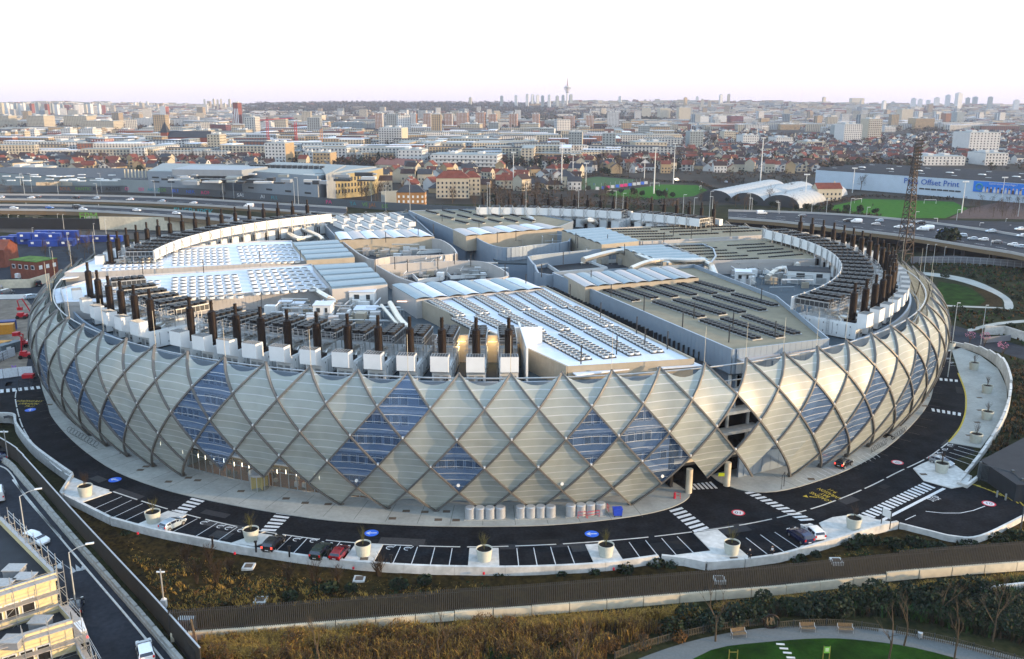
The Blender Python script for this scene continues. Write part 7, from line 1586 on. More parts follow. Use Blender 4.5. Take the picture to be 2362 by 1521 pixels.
# slim stadium masts and street lamps behind
sm1 = MB().use(mat('mast_white', (.6, .6, .58), .5)); sm1.tube([(0, 0, 0), (0, 0, 1.)], [.012, .006], 6); 
def mast(u, vb, vt, label, heads=True, m='mast_white', r=.35):
    x, y = G(u, vb); H = ZAT(y, vt); t = thing('light_mast', label, 'light mast', (x, y, 0)); b = mb(MATS[m]); b.tube([(0, 0, 0), (0, 0, H)], [r, r * .55], 7); b.build('pole', t, local=True)
    if heads:
        b = mb(M_white); b.box((0, 0, H - .3), (3.6, .4, .3)); [b.box((s, -.3, H), (.7, .5, .7)) for s in (-1.5, -.5, .5, 1.5)]; b.build('lamp_head', t, local=True)
for u, vb, vt, r in ((1295, 436, 330, .5), (1508, 447, 340, .5), (1553, 424, 330, .4), (1753, 428, 316, .55), (1321, 416, 356, .35), (1351, 440, 376, .3), (1486, 413, 362, .35), (1856, 468, 400, .35), (2098, 0, 0, 0), (2218, 492, 415, .35), (2310, 466, 405, .3), (1966, 445, 385, .3), (1184, 438, 352, .4)):
    if vt: mast(u, vb, vt, 'tall slim floodlight mast beside the sports grounds', r=r)
for u, vb, vt in ((61, 478, 408), (137, 468, 425), (228, 480, 428), (235, 445, 404), (50, 440, 405), (74, 444, 405), (360, 473, 420), (398, 455, 408), (540, 458, 400), (516, 470, 415), (690, 492, 412), (681, 490, 420), (857, 470, 440), (890, 485, 430), (946, 490, 415), (1124, 490, 425), (1130, 492, 422), (1213, 492, 420), (1334, 496, 440),
                  (1420, 496, 440), (1436, 496, 445), (1575, 497, 448), (1600, 495, 455), (1636, 500, 440), (1642, 500, 452), (1727, 510, 445), (1732, 512, 455), (1795, 520, 465), (1905, 500, 456), (1960, 498, 455), (1794, 495, 462), (1871, 500, 470), (1998, 506, 475), (2110, 515, 485), (2205, 520, 480), (2158, 545, 500), (2256, 550, 510), (2348, 500, 430), (2080, 440, 415)):
    x, y = G(u, vb); H = ZAT(y, vt); t = thing('street_lamp', 'tall grey street lamp along the motorway', 'street lamp', (x, y, 0), R.choice([0, pi]), 'street lamps along the motorway'); b = mb(MATS['lamp_post_grey']); b.tube([(0, 0, 0), (0, 0, H)], [.18, .1], 5); b.build('post', t, local=True); b = mb(M_white); b.box((.9, 0, H), (1.8, .3, .15)); b.build('lantern', t, local=True)
for u, vb, vt in ((23, 528, 500), (45, 528, 502), (135, 520, 498), (148, 530, 500), (78, 560, 530), (160, 590, 545), (218, 545, 520), (122, 640, 575), (220, 610, 556), (165, 600, 570), (245, 540, 510), (262, 520, 506), (1390 + 762, 610, 560), (2176, 606, 566), (2200, 590, 560), (2281, 600, 550), (2130, 640, 560), (2262, 795, 700), (2186, 870, 695), (2316, 540, 500), (2325, 548, 515)):
    x, y = G(u, vb); H = max(3, ZAT(y, vt)); t = thing('lamp_post', 'thin grey post beside the tracks and paths', 'post', (x, y, 0), 0, 'thin posts beside tracks and paths'); b = mb(MATS['lamp_post_grey']); b.tube([(0, 0, 0), (0, 0, H)], [.12, .07], 5); b.build('post', t, local=True); b = mb(M_white); b.box((.35, 0, H), (.7, .2, .1)); b.build('lantern', t, local=True)
fence_run([(2120, 612), (2230, 612), (2362, 622), (2500, 640)], 0, 3.2, 'grey mesh fence across the top of the garden', m=M_steel)
mb(MATS['grey_screen']).wall(GP([(2100, 608), (2200, 606), (2362, 618), (2500, 632)]), 0, 2.8, .15).build('screen_fence', label='grey screen wall between the garden and the motorway', cat='wall')

# ---------------------------------------------------------------- trees
def treemesh(kind, seed):
    r_ = random.Random(seed); b = MB().use(M_bark)
    if kind == 'bare':
        bare_tree(b, 0, 0, 0, 15, r_, 1, .28, .6, 3); b.use(M_twig2); 
        for i in range(520):
            a, e_, q = r_.uniform(0, 6.28), r_.uniform(-.8, 1.4), r_.uniform(.3, 1) ** .5; p = Vector((3.6 * q * cos(a) * cos(e_), 3.6 * q * sin(a) * cos(e_), 6.2 + 4.0 * q * sin(e_))); d = Vector((r_.uniform(-1, 1), r_.uniform(-1, 1), r_.uniform(0, 1.2))) * .75; s = Vector((r_.uniform(-.07, .07), r_.uniform(-.07, .07), .02)); b.add([p - s, p + s, p + d], [(0, 1, 2)])
    elif kind == 'pine':
        b.tube([(0, 0, 0), (0, 0, 9)], [.3, .1], 5)
        for k in range(7): leafblob(b, (r_.uniform(-.4, .4), r_.uniform(-.4, .4), 2.2 + k * 1.25), (2.9 - k * .36, 2.9 - k * .36, .9), 70, r_, .34, mats=(ML1, ML4))
    else:
        b.tube([(0, 0, 0), (0, 0, 3)], [.3, .15], 5)
        for k in range(6): leafblob(b, (r_.uniform(-1.5, 1.5), r_.uniform(-1.5, 1.5), 3.4 + r_.uniform(-1, 1.6)), (1.7, 1.7, 1.4), 70, r_, .34, mats=(ML1, ML2))
    return b.mesh('tree')
M_twig2 = mat('fine_twigs', (.06, .04, .028), .95, var=.35, scale=.5)
TM = {'bare': [treemesh('bare', i) for i in range(4)], 'pine': [treemesh('pine', i) for i in range(3)], 'round': [treemesh('round', i) for i in range(3)]}
TL = {'bare': 'leafless brown tree', 'pine': 'dark conical evergreen tree', 'round': 'rounded dark evergreen tree'}
tcount = [0]
def tree(u, v, s, kind, where, z=0.):
    x, y = G(u, v, z)
    if y > 2500: return
    o = bpy.data.objects.new('tree', R.choice(TM[kind])); COL.objects.link(o); o.location = (x, y, z); o.rotation_euler = (0, 0, R.uniform(0, 6)); s *= R.uniform(.85, 1.15); o.scale = (s, s, s * R.uniform(.9, 1.15))
    tag(o, TL[kind] + ' ' + where, 'tree', 'trees ' + where); tcount[0] += 1
for u, v in ((1357, 443), (1397, 447), (1411, 451), (1432, 448), (1462, 452), (1481, 455), (1520, 456), (1535, 456), (1550, 458), (1680, 468), (1700, 470), (1740, 476), (1790, 482), (1780, 480), (1838, 487), (1858, 488), (1878, 487), (1912, 488), (1952, 491), (1980, 494), (2018, 496)): tree(u, v, .75, 'round', 'in the row along the right motorway')
for u, v, s in ((2180, 585, 1.6), (2160, 580, 1.2), (1400, 405, 1.3), (1385, 402, 1.0)): tree(u, v, s, 'round', 'standing among the roads and pitches')
for i in range(46): tree(R.uniform(740, 1330), R.uniform(405, 470), R.uniform(.6, 1.0), R.choice(['bare', 'bare', 'round']), 'around the cream town houses')
for i in range(30): tree(R.uniform(0, 760), R.uniform(428, 447), R.uniform(.4, .7), R.choice(['bare', 'bare', 'round']), 'behind the noise barrier at the left')
for i in range(34): tree(R.uniform(1000, 1420), R.uniform(432, 492), R.uniform(.6, 1.0), 'bare', 'behind the back roof in the centre')
for i in range(16): tree(R.uniform(1420, 1900), R.uniform(462, 492), R.uniform(.5, .8), 'bare', 'between motorway and pitches')
for u, v, s in ((2050, 438, 1.3), (1985, 440, .9), (2035, 436, 1.0), (1775, 470, 1.0), (2175, 440, .8), (2210, 445, .7), (2240, 440, .7), (835, 458, 1.0), (872, 460, 1.0), (880, 455, .8), (1450, 412, 1.3), (1430, 410, 1.1), (25, 460, .7), (1820, 450, .8)): tree(u, v, s, 'bare', 'standing alone near the halls')
for i in range(30): tree(R.uniform(2225, 2362), R.uniform(468, 505), R.uniform(.35, .55), 'bare', 'in the brown scrub at the right edge')
for i in range(50): tree(R.uniform(150, 480), R.uniform(362, 400), R.uniform(.6, 1.1), R.choice(['bare', 'bare', 'bare', 'pine', 'round']), 'among the houses at the left')
for i in range(26): tree(R.uniform(780, 1300), R.uniform(330, 372), R.uniform(.9, 1.4), R.choice(['bare', 'bare', 'bare', 'round']), 'between the long apartment slabs')
for i in range(50): tree(R.uniform(1250, 1600), R.uniform(335, 400), R.uniform(.7, 1.3), R.choice(['bare', 'bare', 'bare', 'round']), 'around the white towers in the centre')
for i in range(46): tree(R.uniform(1560, 2362), R.uniform(340, 390), R.uniform(.6, 1.0), R.choice(['bare', 'round', 'round', 'pine']), 'among the small houses at the right')
for i in range(14): tree(R.uniform(100, 250), R.uniform(560, 620), R.uniform(.4, .6), 'bare', 'beside the blue site cabins')
for u, v in ((873, 377), (935, 376), (968, 377), (1225, 395), (1245, 395), (1310, 400), (1268, 402), (250, 395)): tree(u, v, 1.1, 'pine', 'rising above the roofs')
pk = mat('pink_blossom', (.5, .2, .3), .9, var=.2)
for i, (u, v) in enumerate([(2270, 800), (2310, 822), (2235, 798)]):
    x, y = G(u, v); b = mb(M_bark); bare_tree(b, 0, 0, 0, 4, R, 3, .06, .5, 2); leafblob(b, (0, 0, 3), (1.3, 1.3, 1), 90, R, .1, mats=(pk, pk)); o = b.build('blossom_tree', local=True); o.location = (x, y, 0); tag(o, 'small tree with pink blossom behind the curved wall', 'tree')
for i, (u, v) in enumerate([(2180, 640), (2240, 640), (2285, 655), (2210, 720), (2300, 725), (2345, 690), (2330, 760), (2170, 735)]): bush(u, v, R.uniform(1.2, 2.2), R.uniform(1, 2), 0, (ML1, ML2), 'low bush in the garden right of the building', n=200, s=.2, group='bushes in the right garden')

# ---------------------------------------------------------------- large buildings near the motorway, left of centre
def slabb(px_base, zt, wall, roof, label, name='building', parapet=True, winrows=(), winm=None, kids=()):
    p = GP(px_base, 0); t = thing(name, label, 'building', (*p[0], 0)); mb(wall).prism(p, 0, zt).build('wall', t); mb(roof).prism(p, zt, zt + .25).build('roof', t)
    return t, p
M_silv = mat('silver_cladding', (.25, .28, .31), .6, .1, var=.05, scale=.3)
def face_windows(t, a, c, rows, n, w_, h_, m, name='window', single=True):
    W = WORG(t); L = hypot(c[0] - a[0], c[1] - a[1]); d = math.atan2(c[1] - a[1], c[0] - a[0]); nx2, ny2 = sin(d), -cos(d)
    me = MB().use(m); me.box((0, 0, 0), (w_, .15, h_)); me = me.mesh(name)
    for z in rows:
        for i in range(n):
            s = (i + .5) / n; part(name, me, t, (a[0] + (c[0] - a[0]) * s + nx2 * .08 - W[0], a[1] + (c[1] - a[1]) * s + ny2 * .08 - W[1], z), d)
t, p = slabb([(345, 446), (520, 449), (640, 430), (500, 425), (380, 422)], 15, M_silv, M_rendg, 'silver curved-edged industrial building with shallow roof steps, left'); mb(M_silv).prism(GP([(400, 430), (560, 432), (620, 422), (440, 418)], 8), 15, 19).build('upper_storey', t); face_windows(t, p[0], p[1], [11, 8], 5, 5, 1.0, M_dsteel)
t, p = slabb([(560, 452), (735, 470), (800, 452), (870, 440), (640, 425)], 17, M_silv, M_rendg, 'silver industrial building with striped louvres, right of the first'); face_windows(t, p[0], p[1], [12, 6], 4, 6, 1.2, M_dsteel)
b = mb(M_dsteel)
for i in range(14): x, y = lerp(p[0], p[4], .1)[0] + i * 4, lerp(p[0], p[4], .3)[1] - i * 1.0; b.box((x, y, 18.3), (2.4, 5, 2.2))
b.build('roof_coolers', t)['kind'] = 'stuff'
for k in range(40):
    u, v = R.uniform(380, 860), R.uniform(404, 425); x, y = G(u, v, 16); b = mb(R.choice([M_rendg, M_dsteel, M_silv, M_rendw])); b.box((x, y, 16.6), (R.uniform(3, 12), R.uniform(2, 5), R.uniform(.8, 2.4)), -.1); o = b.build('roof_unit', t)
M_yelb = mat('yellow_render', (.30, .25, .13), .85, var=.05, scale=.3)
t, p = slabb([(772, 459), (853, 452), (885, 440), (800, 440)], 16, M_yelb, M_rendg, 'yellow office building with slit windows beside the motorway'); face_windows(t, p[0], p[1], [12.5, 8.5, 4.5], 11, 1.1, 2.4, M_glass)
t, p = slabb([(755, 470), (772, 459), (800, 440), (745, 450)], 18, M_silv, M_rendg, 'silver stair tower beside the yellow office'); 
for i in range(7): x, y = G(292 + i * 8, 440); mb(M_cream).cyl(x, y, 0, 15, .5, n=8).build('flue', label='slim pale flue in a row beside the silver building', cat='flue', group='row of slim flues')
t, p = slabb([(140, 438), (345, 446), (380, 430), (290, 415), (0, 412), (-80, 420)], 9, M_rendg, M_slate, 'wide low dark-roofed warehouse at the left behind the noise barrier'); b = mb(M_white)
for i in range(36): x, y = G(R.uniform(10, 280), R.uniform(405, 420), 9); b.box((x, y, 9.6), (5, 2, .5))
b.build('roof_lights', t)['kind'] = 'stuff'
mb(M_tanw).wall(GP([(85, 441), (145, 438), (168, 441)]), 0, 6, .5).build('tan_wall', label='tan curved wall beside the dark warehouse', cat='wall')
x, y = G(950, 480); house(x, y, 17, 10, 10, 0, mat('orange_brick', (.30, .16, .06), .9, var=.15), M_slate, 'orange brick house with dark roof beside the motorway', 'brick_house', 'house', hip=True, winm=M_white)
x, y = G(1045, 456); t = house(x, y, 22, 11, 13.5, .05, M_rend, M_tile, 'large cream four-storey house with red hipped roof', 'town_house', 'house', hip=True); x, y = G(1088, 450); house(x, y, 12, 10, 12.5, .05, M_rend, M_tile, 'cream four-storey house joined to the larger one on its right', 'town_house', 'house', hip=True)
t, p = slabb([(865, 398), (955, 402), (975, 386), (880, 380)], 7, M_rend, M_tile, 'low hall with wide dark red roof among the houses')
b = mb(M_rendg); b.wall(GP([(880, 475), (950, 472)]), 0, 9, .5); b.build('plain_wall', label='plain grey wall at the end of the noise barrier', cat='wall')

# ---------------------------------------------------------------- the city behind
def block_b(u0, u1, vb, vt, wall, label, side=.28, rz=None, depth=None, winm=M_glass, name='apartment_building', fl=2.9, roof=None, sidem=None, bal=False, wd=1.5, gap=3.0, cat='apartment building', zb=0.):
    """flat-roofed block; side = share of its picture width taken by the right-hand face"""
    if vb < 240: vb = 240
    x0, y0 = G(u0, vb, zb); xw = G(u1, vb, zb)[0] - x0; H = max(4, ZAT(y0, vt)) - zb
    a = rz if rz is not None else -.18
    sp = xw * side; dp = depth or max(9, min(sp / max(.15, abs(sin(-a)) + .12 * 0 + max(0, (x0 / y0)) * 0 + .25), 40)); wf = max(7, (xw - sp))
    zb = hillz(x0, y0)
    t = thing(name, label, cat, (x0, y0, zb), a)
    b = mb(wall); b.box((wf / 2, dp / 2, H / 2), (wf, dp, H)); 
    if sidem is not None: b.use(sidem).box((wf + .1, dp / 2, H / 2), (.2, dp * .98, H * .985))  # right-hand face colour: own paint on some blocks, painted-in warm sunlight on others
    b.build('wall', t, local=True)
    b = mb(roof or M_rendg); b.box((wf / 2, dp / 2, H + .3), (wf * .98, dp * .96, .6)); b.build('roof', t, local=True)
    for q, s_ in ((.3, .4), (.72, .3)): b = mb(M_rendw); b.box((wf * q, dp * .5, H + 1.5), (min(6, wf * .18), dp * s_, 2.2)); b.build('roof_hut', t, local=True)
    if y0 < 2600:
        b = mb(winm); ns = max(2, int(H / fl)); nw = max(2, int(wf / gap)); nd = max(1, int(dp / 3.4))
        for f in range(ns):
            z = (f + .55) * H / ns
            for i in range(nw):
                xx = (i + .5) * wf / nw; b.add([(xx - wd / 2, -.06, z - .75), (xx + wd / 2, -.06, z - .75), (xx + wd / 2, -.06, z + .75), (xx - wd / 2, -.06, z + .75)], [(0, 1, 2, 3)])
            if sidem is None:
                for i in range(nd): yy = (i + .5) * dp / nd; b.add([(wf + .06, yy - .7, z - .7), (wf + .06, yy + .7, z - .7), (wf + .06, yy + .7, z + .7), (wf + .06, yy - .7, z + .7)], [(0, 1, 2, 3)])
        b.build('windows', t, local=True)['kind'] = 'stuff'
        if bal:
            b = mb(M_rendw)
            for f in range(1, ns): b.box((wf / 2, -.6, f * H / ns + .3), (wf * .9, 1.1, .9))
            b.build('balconies', t, local=True)['kind'] = 'stuff'
    return t
W_, C_, T_, G_, B_ = M_rendw, M_rend, M_rendt, M_rendg, M_bt
M_purp = mat('purple_brown_cladding', (.14, .06, .07), .8, var=.3, scale=.15); M_redb = mat('red_brick_far', (.20, .06, .04), .9, var=.15, scale=.3)
LST = [(613, 684, 383, 333, W_, 'white apartment slab with tan gable', T_), (700, 733, 383, 354, W_, 'white narrow apartment block beside the tan block', None), (723, 782, 386, 355, T_, 'tan blank-sided block with flat roof', T_), (875, 952, 349, 297, W_, 'large white apartment slab with grey balconies', C_),
       (918, 1000, 379, 348, W_, 'long white slab with chimneys on its roof, left part', None), (993, 1215, 384, 358, W_, 'very long white apartment slab with balcony bands', None), (905, 1008, 311, 289, W_, 'pale block behind the large white slab', None), (1032, 1200, 343, 321, C_, 'long cream four-storey slab', None),
       (1061, 1127, 311, 287, C_, 'cream block below the brown towers', None), (1127, 1160, 308, 284, G_, 'grey-green block below the brown towers', None), (1400, 1438, 298, 259, W_, 'white modern tower with slanted corner and orange side', M_redb), (1480, 1508, 280, 248, C_, 'cream tower, left of three', T_), (1521, 1555, 282, 249, C_, 'cream tower, middle of three', T_), (1565, 1602, 283, 247, C_, 'wide cream tower, right of three', T_),
       (1200, 1260, 305, 286, C_, 'cream block with regular windows near the brown tower', None), (1244, 1292, 326, 297, G_, 'grey tower with pale side left of the pair', W_), (1311, 1355, 352, 305, G_, 'grey-green tower, left of the near pair', C_), (1388, 1431, 361, 308, G_, 'grey-green tower, right of the near pair', C_), (1472, 1508, 321, 290, G_, 'grey tower with yellow stripe', C_), (1508, 1570, 311, 290, G_, 'row of grey apartment blocks', None),
       (1590, 1633, 349, 303, G_, 'grey tower standing among small houses', C_), (1465, 1568, 361, 328, C_, 'long cream block with white billboard gable', None), (1713, 1764, 335, 311, W_, 'white block with chimney stack at the right', None), (1602, 1647, 287, 267, W_, 'white new housing block', None), (1647, 1685, 287, 265, W_, 'white new housing block with balconies', None), (1685, 1725, 287, 266, M_purp, 'dark red new housing block', M_redb), (1670, 1707, 323, 302, C_, 'tan-sided block amid trees', T_), (1200, 1256, 349, 326, C_, 'low cream institutional block', None),
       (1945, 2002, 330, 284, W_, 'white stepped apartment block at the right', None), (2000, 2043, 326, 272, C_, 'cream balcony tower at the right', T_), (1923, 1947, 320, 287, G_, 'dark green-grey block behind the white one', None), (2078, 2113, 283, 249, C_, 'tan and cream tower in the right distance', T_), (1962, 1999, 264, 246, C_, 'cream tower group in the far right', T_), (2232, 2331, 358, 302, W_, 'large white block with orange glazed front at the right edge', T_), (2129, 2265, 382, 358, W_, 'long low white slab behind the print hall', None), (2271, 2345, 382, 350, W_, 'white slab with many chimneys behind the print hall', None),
       (0, 38, 298, 272, C_, 'cream block with orange top at the left edge', None), (64, 129, 299, 272, C_, 'cream long block with orange top', None), (149, 235, 296, 272, C_, 'wide cream block with orange top', None), (194, 305, 299, 283, C_, 'long cream block in front of the orange-topped ones', None), (143, 178, 329, 302, W_, 'small white block with dark windows', None), (186, 234, 326, 302, W_, 'white block beside the small one', None), (311, 414, 290, 277, W_, 'long white hall in the distance', None), (370, 392, 275, 249, W_, 'white lattice-faced tower at the left', M_redb),
       (105, 212, 347, 331, M_redb, 'long red brick school, left wing', None), (212, 262, 347, 325, M_redb, 'tall centre of the red brick school', None), (262, 364, 347, 331, M_redb, 'long red brick school, right wing', None), (481, 525, 361, 314, C_, 'cream slab with small square windows', None), (525, 546, 352, 329, C_, 'cream curved annex of the slab', T_), (536, 586, 322, 303, C_, 'low cream office block', None), (0, 92, 392, 381, C_, 'low school building with flat white roof, upper', None), (0, 121, 407, 394, W_, 'low school building with flat white roof, lower', None), (484, 510, 310, 290, M_purp, 'purple and pink housing block, left', None), (500, 535, 317, 291, M_purp, 'purple-brown housing block, right', None),
       (678, 777, 281, 268, C_, 'cream terrace of blocks in the distance', None), (45, 70, 335, 308, C_, 'cream four-storey block left of the chapel', None), (0, 25, 338, 312, C_, 'cream block at the left edge with balconies', None), (22, 48, 330, 309, T_, 'tan block between two cream ones', None), (68, 92, 332, 305, W_, 'white block with grey shutters', None), (330, 372, 313, 298, C_, 'cream block with red roof behind the church', M_redb), (450, 500, 322, 304, C_, 'cream block with dark roof behind the church', None),
       (110, 160, 322, 308, M_redb, 'dark red-roofed block beside the brick school', None), (275, 310, 318, 303, M_redb, 'red brick block near the church', None), (600, 640, 300, 285, W_, 'pale office block left of the crane', None), (756, 800, 320, 300, M_redb, 'red roofed long house', None), (770, 870, 296, 284, G_, 'row of pale townhouses', None), (560, 600, 285, 272, C_, 'pale block by the red tower', None), (1330, 1372, 305, 292, C_, 'cream block between the brown towers', None), (1256, 1300, 290, 278, G_, 'grey block behind trees', None), (1800, 1860, 300, 285, T_, 'long orange-lit block at the right', None), (1860, 1920, 345, 325, C_, 'cream block with brown roof among houses', None), (1790, 1845, 335, 316, W_, 'white block with brown roof', None),
       (2110, 2170, 300, 270, T_, 'orange-lit stepped block in the right distance', None), (2180, 2200, 285, 258, B_, 'brown tower in the right distance', None), (2205, 2228, 288, 255, G_, 'slim dark tower in the right distance', T_), (2040, 2075, 305, 290, W_, 'white block behind the balcony tower', None)]
for k, (u0, v_) in enumerate([(866, 300), (894, 298), (917, 298), (943, 298), (977, 298), (998, 298), (1026, 300)]): LST.append((u0, u0 + 25, 298, 263 + k % 2, B_ if k % 2 == 0 else W_, 'brown and white striped tower in the row', W_ if k % 2 == 0 else B_))
for u0, u1, vt in ((1053, 1090, 261), (1097, 1127, 260), (1127, 1152, 264), (1174, 1200, 263), (1227, 1250, 263), (1299, 1335, 267), (1351, 1375, 266)): LST.append((u0, u1, 298, vt, B_, 'brown brick tower in the centre distance', None))
for u0, u1, vb, vt, wl_, lab, sm_2 in LST:
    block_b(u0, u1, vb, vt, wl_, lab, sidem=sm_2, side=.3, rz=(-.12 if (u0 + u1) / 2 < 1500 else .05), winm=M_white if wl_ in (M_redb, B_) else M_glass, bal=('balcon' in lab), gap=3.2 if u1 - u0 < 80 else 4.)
t = block_b(541, 562, 299, 240, M_redb, 'red and white striped tower topped by a white lantern', side=.4); b = mb(M_white); [b.box((3 + i * 4, -.3, 26), (1.6, .3, 40)) for i in range(3)]; b.build('stripe', t, local=True); b = mb(M_white); b.cyl(6, 5, 46, 60, 5, 4, n=8); b.build('lantern_top', t, local=True)
# church
x, y = G(385, 345); t = thing('church', 'dark red brick church with pointed spire', 'church', (x, y, 0), -.1); H = ZAT(y, 283); mb(M_redb).box((0, 0, H * .3), (9, 9, H * .6)).build('tower', t, local=True); b = mb(M_slate); b.add([(-5, -5, H * .6), (5, -5, H * .6), (5, 5, H * .6), (-5, 5, H * .6), (0, 0, H)], [(0, 1, 4), (1, 2, 4), (2, 3, 4), (3, 0, 4)]); b.build('spire', t, local=True)
b = mb(M_redb); b.box((34, 2, 8), (56, 14, 16)); b.build('nave', t, local=True); b = mb(M_slate); b.add([(6, -6, 16), (62, -6, 16), (62, 10, 16), (6, 10, 16), (6, 2, 24), (62, 2, 24)], [(0, 1, 5, 4), (2, 3, 4, 5), (1, 2, 5), (3, 0, 4)]); b.build('roof', t, local=True)
# cranes
for i, (u, vb, vt, m_, lab) in enumerate([(620, 345, 280, MATS['machine_red'], 'red construction crane mast, left of the pair'), (685, 352, 285, MATS['machine_red'], 'red construction crane mast, right of the pair'), (743, 352, 300, mat('crane_orange', (.5, .2, .05), .6), 'orange crane mast near the tan block'), (1847, 250, 212, MATS['machine_red'], 'thin red crane on the right skyline')]):
    x, y = G(u, vb); H = ZAT(y, vt); t = thing('crane', lab, 'crane', (x, y, 0)); b = mb(m_); w2 = 1.2
    for sx_ in (-w2, w2):
        for sy in (-w2, w2): b.bar((sx_, sy, 0), (sx_, sy, H), .22)
    z = 0
    while z < H: b.bar((-w2, -w2, z), (w2, -w2, z + 3), .15, 3); b.bar((w2, -w2, z), (w2, w2, z + 3), .15, 3); z += 3
    b.build('mast', t, local=True)
    if i < 1 or i == 3: b = mb(m_); b.bar((-10, 0, H), (34, 8, H + 3), .5); b.build('jib', t, local=True)
# small houses
hs_m = {}
def smallhouse(x, y, rz, k, label, group):
    key = k
    if key not in hs_m:
        rr = random.Random(k); w_, d_, h_ = rr.uniform(8, 13), rr.uniform(7.5, 10), rr.choice([3.6, 5.6, 5.8, 6.4, 8.4])
        wl_ = [M_rend, M_rendw, M_rendw, M_rendt, M_rend][k % 5]; rf_ = [M_tile, M_tiled, M_slate, M_tiled, M_tile, M_slate, M_tiled][k % 7]
        hs_m[key] = (house(x, y, w_, d_, h_, rz, wl_, rf_, label, group=group, hip=k % 4 == 3), ['cream', 'white', 'white', 'tan', 'cream'][k % 5], ['red', 'brown', 'slate', 'brown', 'red', 'slate', 'brown'][k % 7])
        o = hs_m[key][0]
    else: o = copy_tree(hs_m[key][0], (x, y, hillz(x, y)), rz, label)
    o['label'] = '%s house with %s roof %s' % (hs_m[key][1], hs_m[key][2], label); o['group'] = group; return o
occ = [(G((a + b_) / 2, c)[0], G((a + b_) / 2, c)[1] + 8, (G(b_, c)[0] - G(a, c)[0]) / 2 + 8) for a, b_, c, *_ in LST]
def free(x, y, r=9): return all(hypot(x - q[0], (y - q[1])) > q[2] * .8 + r * .3 for q in occ)
hc = 0
HZ = [((1080, 1330, 398, 440), 34, 'in the streets left of the pitches'), ((880, 1120, 398, 446), 36, 'beyond the noise barrier'), ((1330, 1560, 372, 402), 34, 'above the dark pitch'), ((1560, 1900, 352, 400), 80, 'in the dense quarter at the right'), ((1900, 2362, 345, 380), 46, 'behind the print hall'), ((0, 470, 345, 402), 56, 'in the old quarter at the left'), ((570, 880, 320, 395), 24, 'between the slabs left of centre')]
spots = []
for (u0, u1, v0, v1), n, where in HZ:
    k = 0; tries = 0
    while k < n and tries < 4000:
        tries += 1; u, v = R.uniform(u0, u1), v0 + (v1 - v0) * R.random() ** 1.0; x, y = G(u, v)
        if not free(x, y) or any(abs(x - a) < 11 and abs(y - b_) < 13 for a, b_ in spots): continue
        if where.startswith('in the dense') and v > 396 + (u - 1560) * .02: continue
        spots.append((x, y)); smallhouse(x, y, R.choice([0, pi / 2, .2, 1.4, -.2, 1.2, -.5, .9]), R.randint(0, 34), where, 'small houses ' + where); k += 1; hc += 1
print('houses', hc)
# everything beyond that cannot be counted: one joined mass of roofs and blocks, one of trees
far = MB(); FM = [farmat('far_cream', (.40, .36, .28)), farmat('far_white', (.50, .50, .49)), farmat('far_pale', (.44, .43, .40)), farmat('far_tan', (.32, .25, .16)), farmat('far_grey', (.24, .27, .28)), farmat('far_brick', (.20, .09, .06)), farmat('far_cream', (.40, .36, .28))]; FR = [M_tile, M_tiled, M_slate, M_rendg, M_tiled, M_wroof]
def farbox(x, y, w_, d_, h_, a, wl_, rf_, pitched, zz=0):
    far.use(wl_).box((x, y, zz + h_ / 2), (w_, d_, h_), a)
    if pitched:
        c_, s_ = cos(a), sin(a); rh = d_ * .4; vs = [(-w_ / 2 - .4, -d_ / 2 - .4, h_), (w_ / 2 + .4, -d_ / 2 - .4, h_), (w_ / 2 + .4, d_ / 2 + .4, h_), (-w_ / 2 - .4, d_ / 2 + .4, h_), (-w_ / 2 - .4, 0, h_ + rh), (w_ / 2 + .4, 0, h_ + rh)]
        far.use(rf_).add([(x + p[0] * c_ - p[1] * s_, y + p[0] * s_ + p[1] * c_, zz + p[2]) for p in vs], [(0, 1, 5, 4), (2, 3, 4, 5)]); far.use(wl_).add([(x + p[0] * c_ - p[1] * s_, y + p[0] * s_ + p[1] * c_, zz + p[2]) for p in vs], [(1, 2, 5), (3, 0, 4)])
    else: far.use(rf_).box((x, y, zz + h_ + .3), (w_ * .97, d_ * .97, .6), a)
KEYB = [(q[0], q[1], q[2], q[3]) for q in LST]
for i in range(9500):
    y = 950 + (R.random() ** 1.25) * 4400; x = R.uniform(-.62, .62) * y; zz = hillz(x, y)
    u, v = PJ(x, y, zz)
    if v > 402 or not free(x, y, 14): continue
    if v > 342 and any(abs(x - a) < 12 and abs(y - b_) < 14 for a, b_ in spots): continue
    if 1260 < u < 2362 and v > 398: continue
    hh_ = 7 if y < 1700 else 16; vt_ = PJ(x, y, zz + hh_)[1]; pw_ = 8 + (60000 / y if y > 1300 else 0)
    if any(q0 - pw_ < u < q1 + pw_ and q2 < v and vt_ < q2 - (q2 - q3) * .25 for q0, q1, q2, q3 in KEYB): continue
    wood = (zz > 10 and 560 < u < 1260) or (1200 < u < 1560 and 268 < v < 285)
    if wood and R.random() < .96: continue
    if R.random() < (1.1 if u > 1540 and y < 2000 else (.85 if u > 1250 and y < 1500 else (.6 if y < 1300 else .33))): farbox(x, y, R.uniform(7, 13), R.uniform(7, 10), R.uniform(3.4, 6), R.uniform(0, 3), R.choice([FM[0], FM[1], FM[1], FM[1], FM[2], FM[3]]), R.choice(FR[:5]), True, zz)
    elif R.random() < .95 or zz > 25 or y < 1500: farbox(x, y, R.uniform(22, 85), R.uniform(11, 16), R.uniform(9, 17), R.choice([0, -.15, .2, 1.5]), R.choice(FM), R.choice([M_slate, M_rendg, M_rendg, M_wroof]), False, zz)
    else: farbox(x, y, R.uniform(14, 26), R.uniform(13, 20), R.uniform(22, 42), R.choice([0, -.2, .3]), R.choice(FM[:5]), M_rendg, False, zz)
k = 0
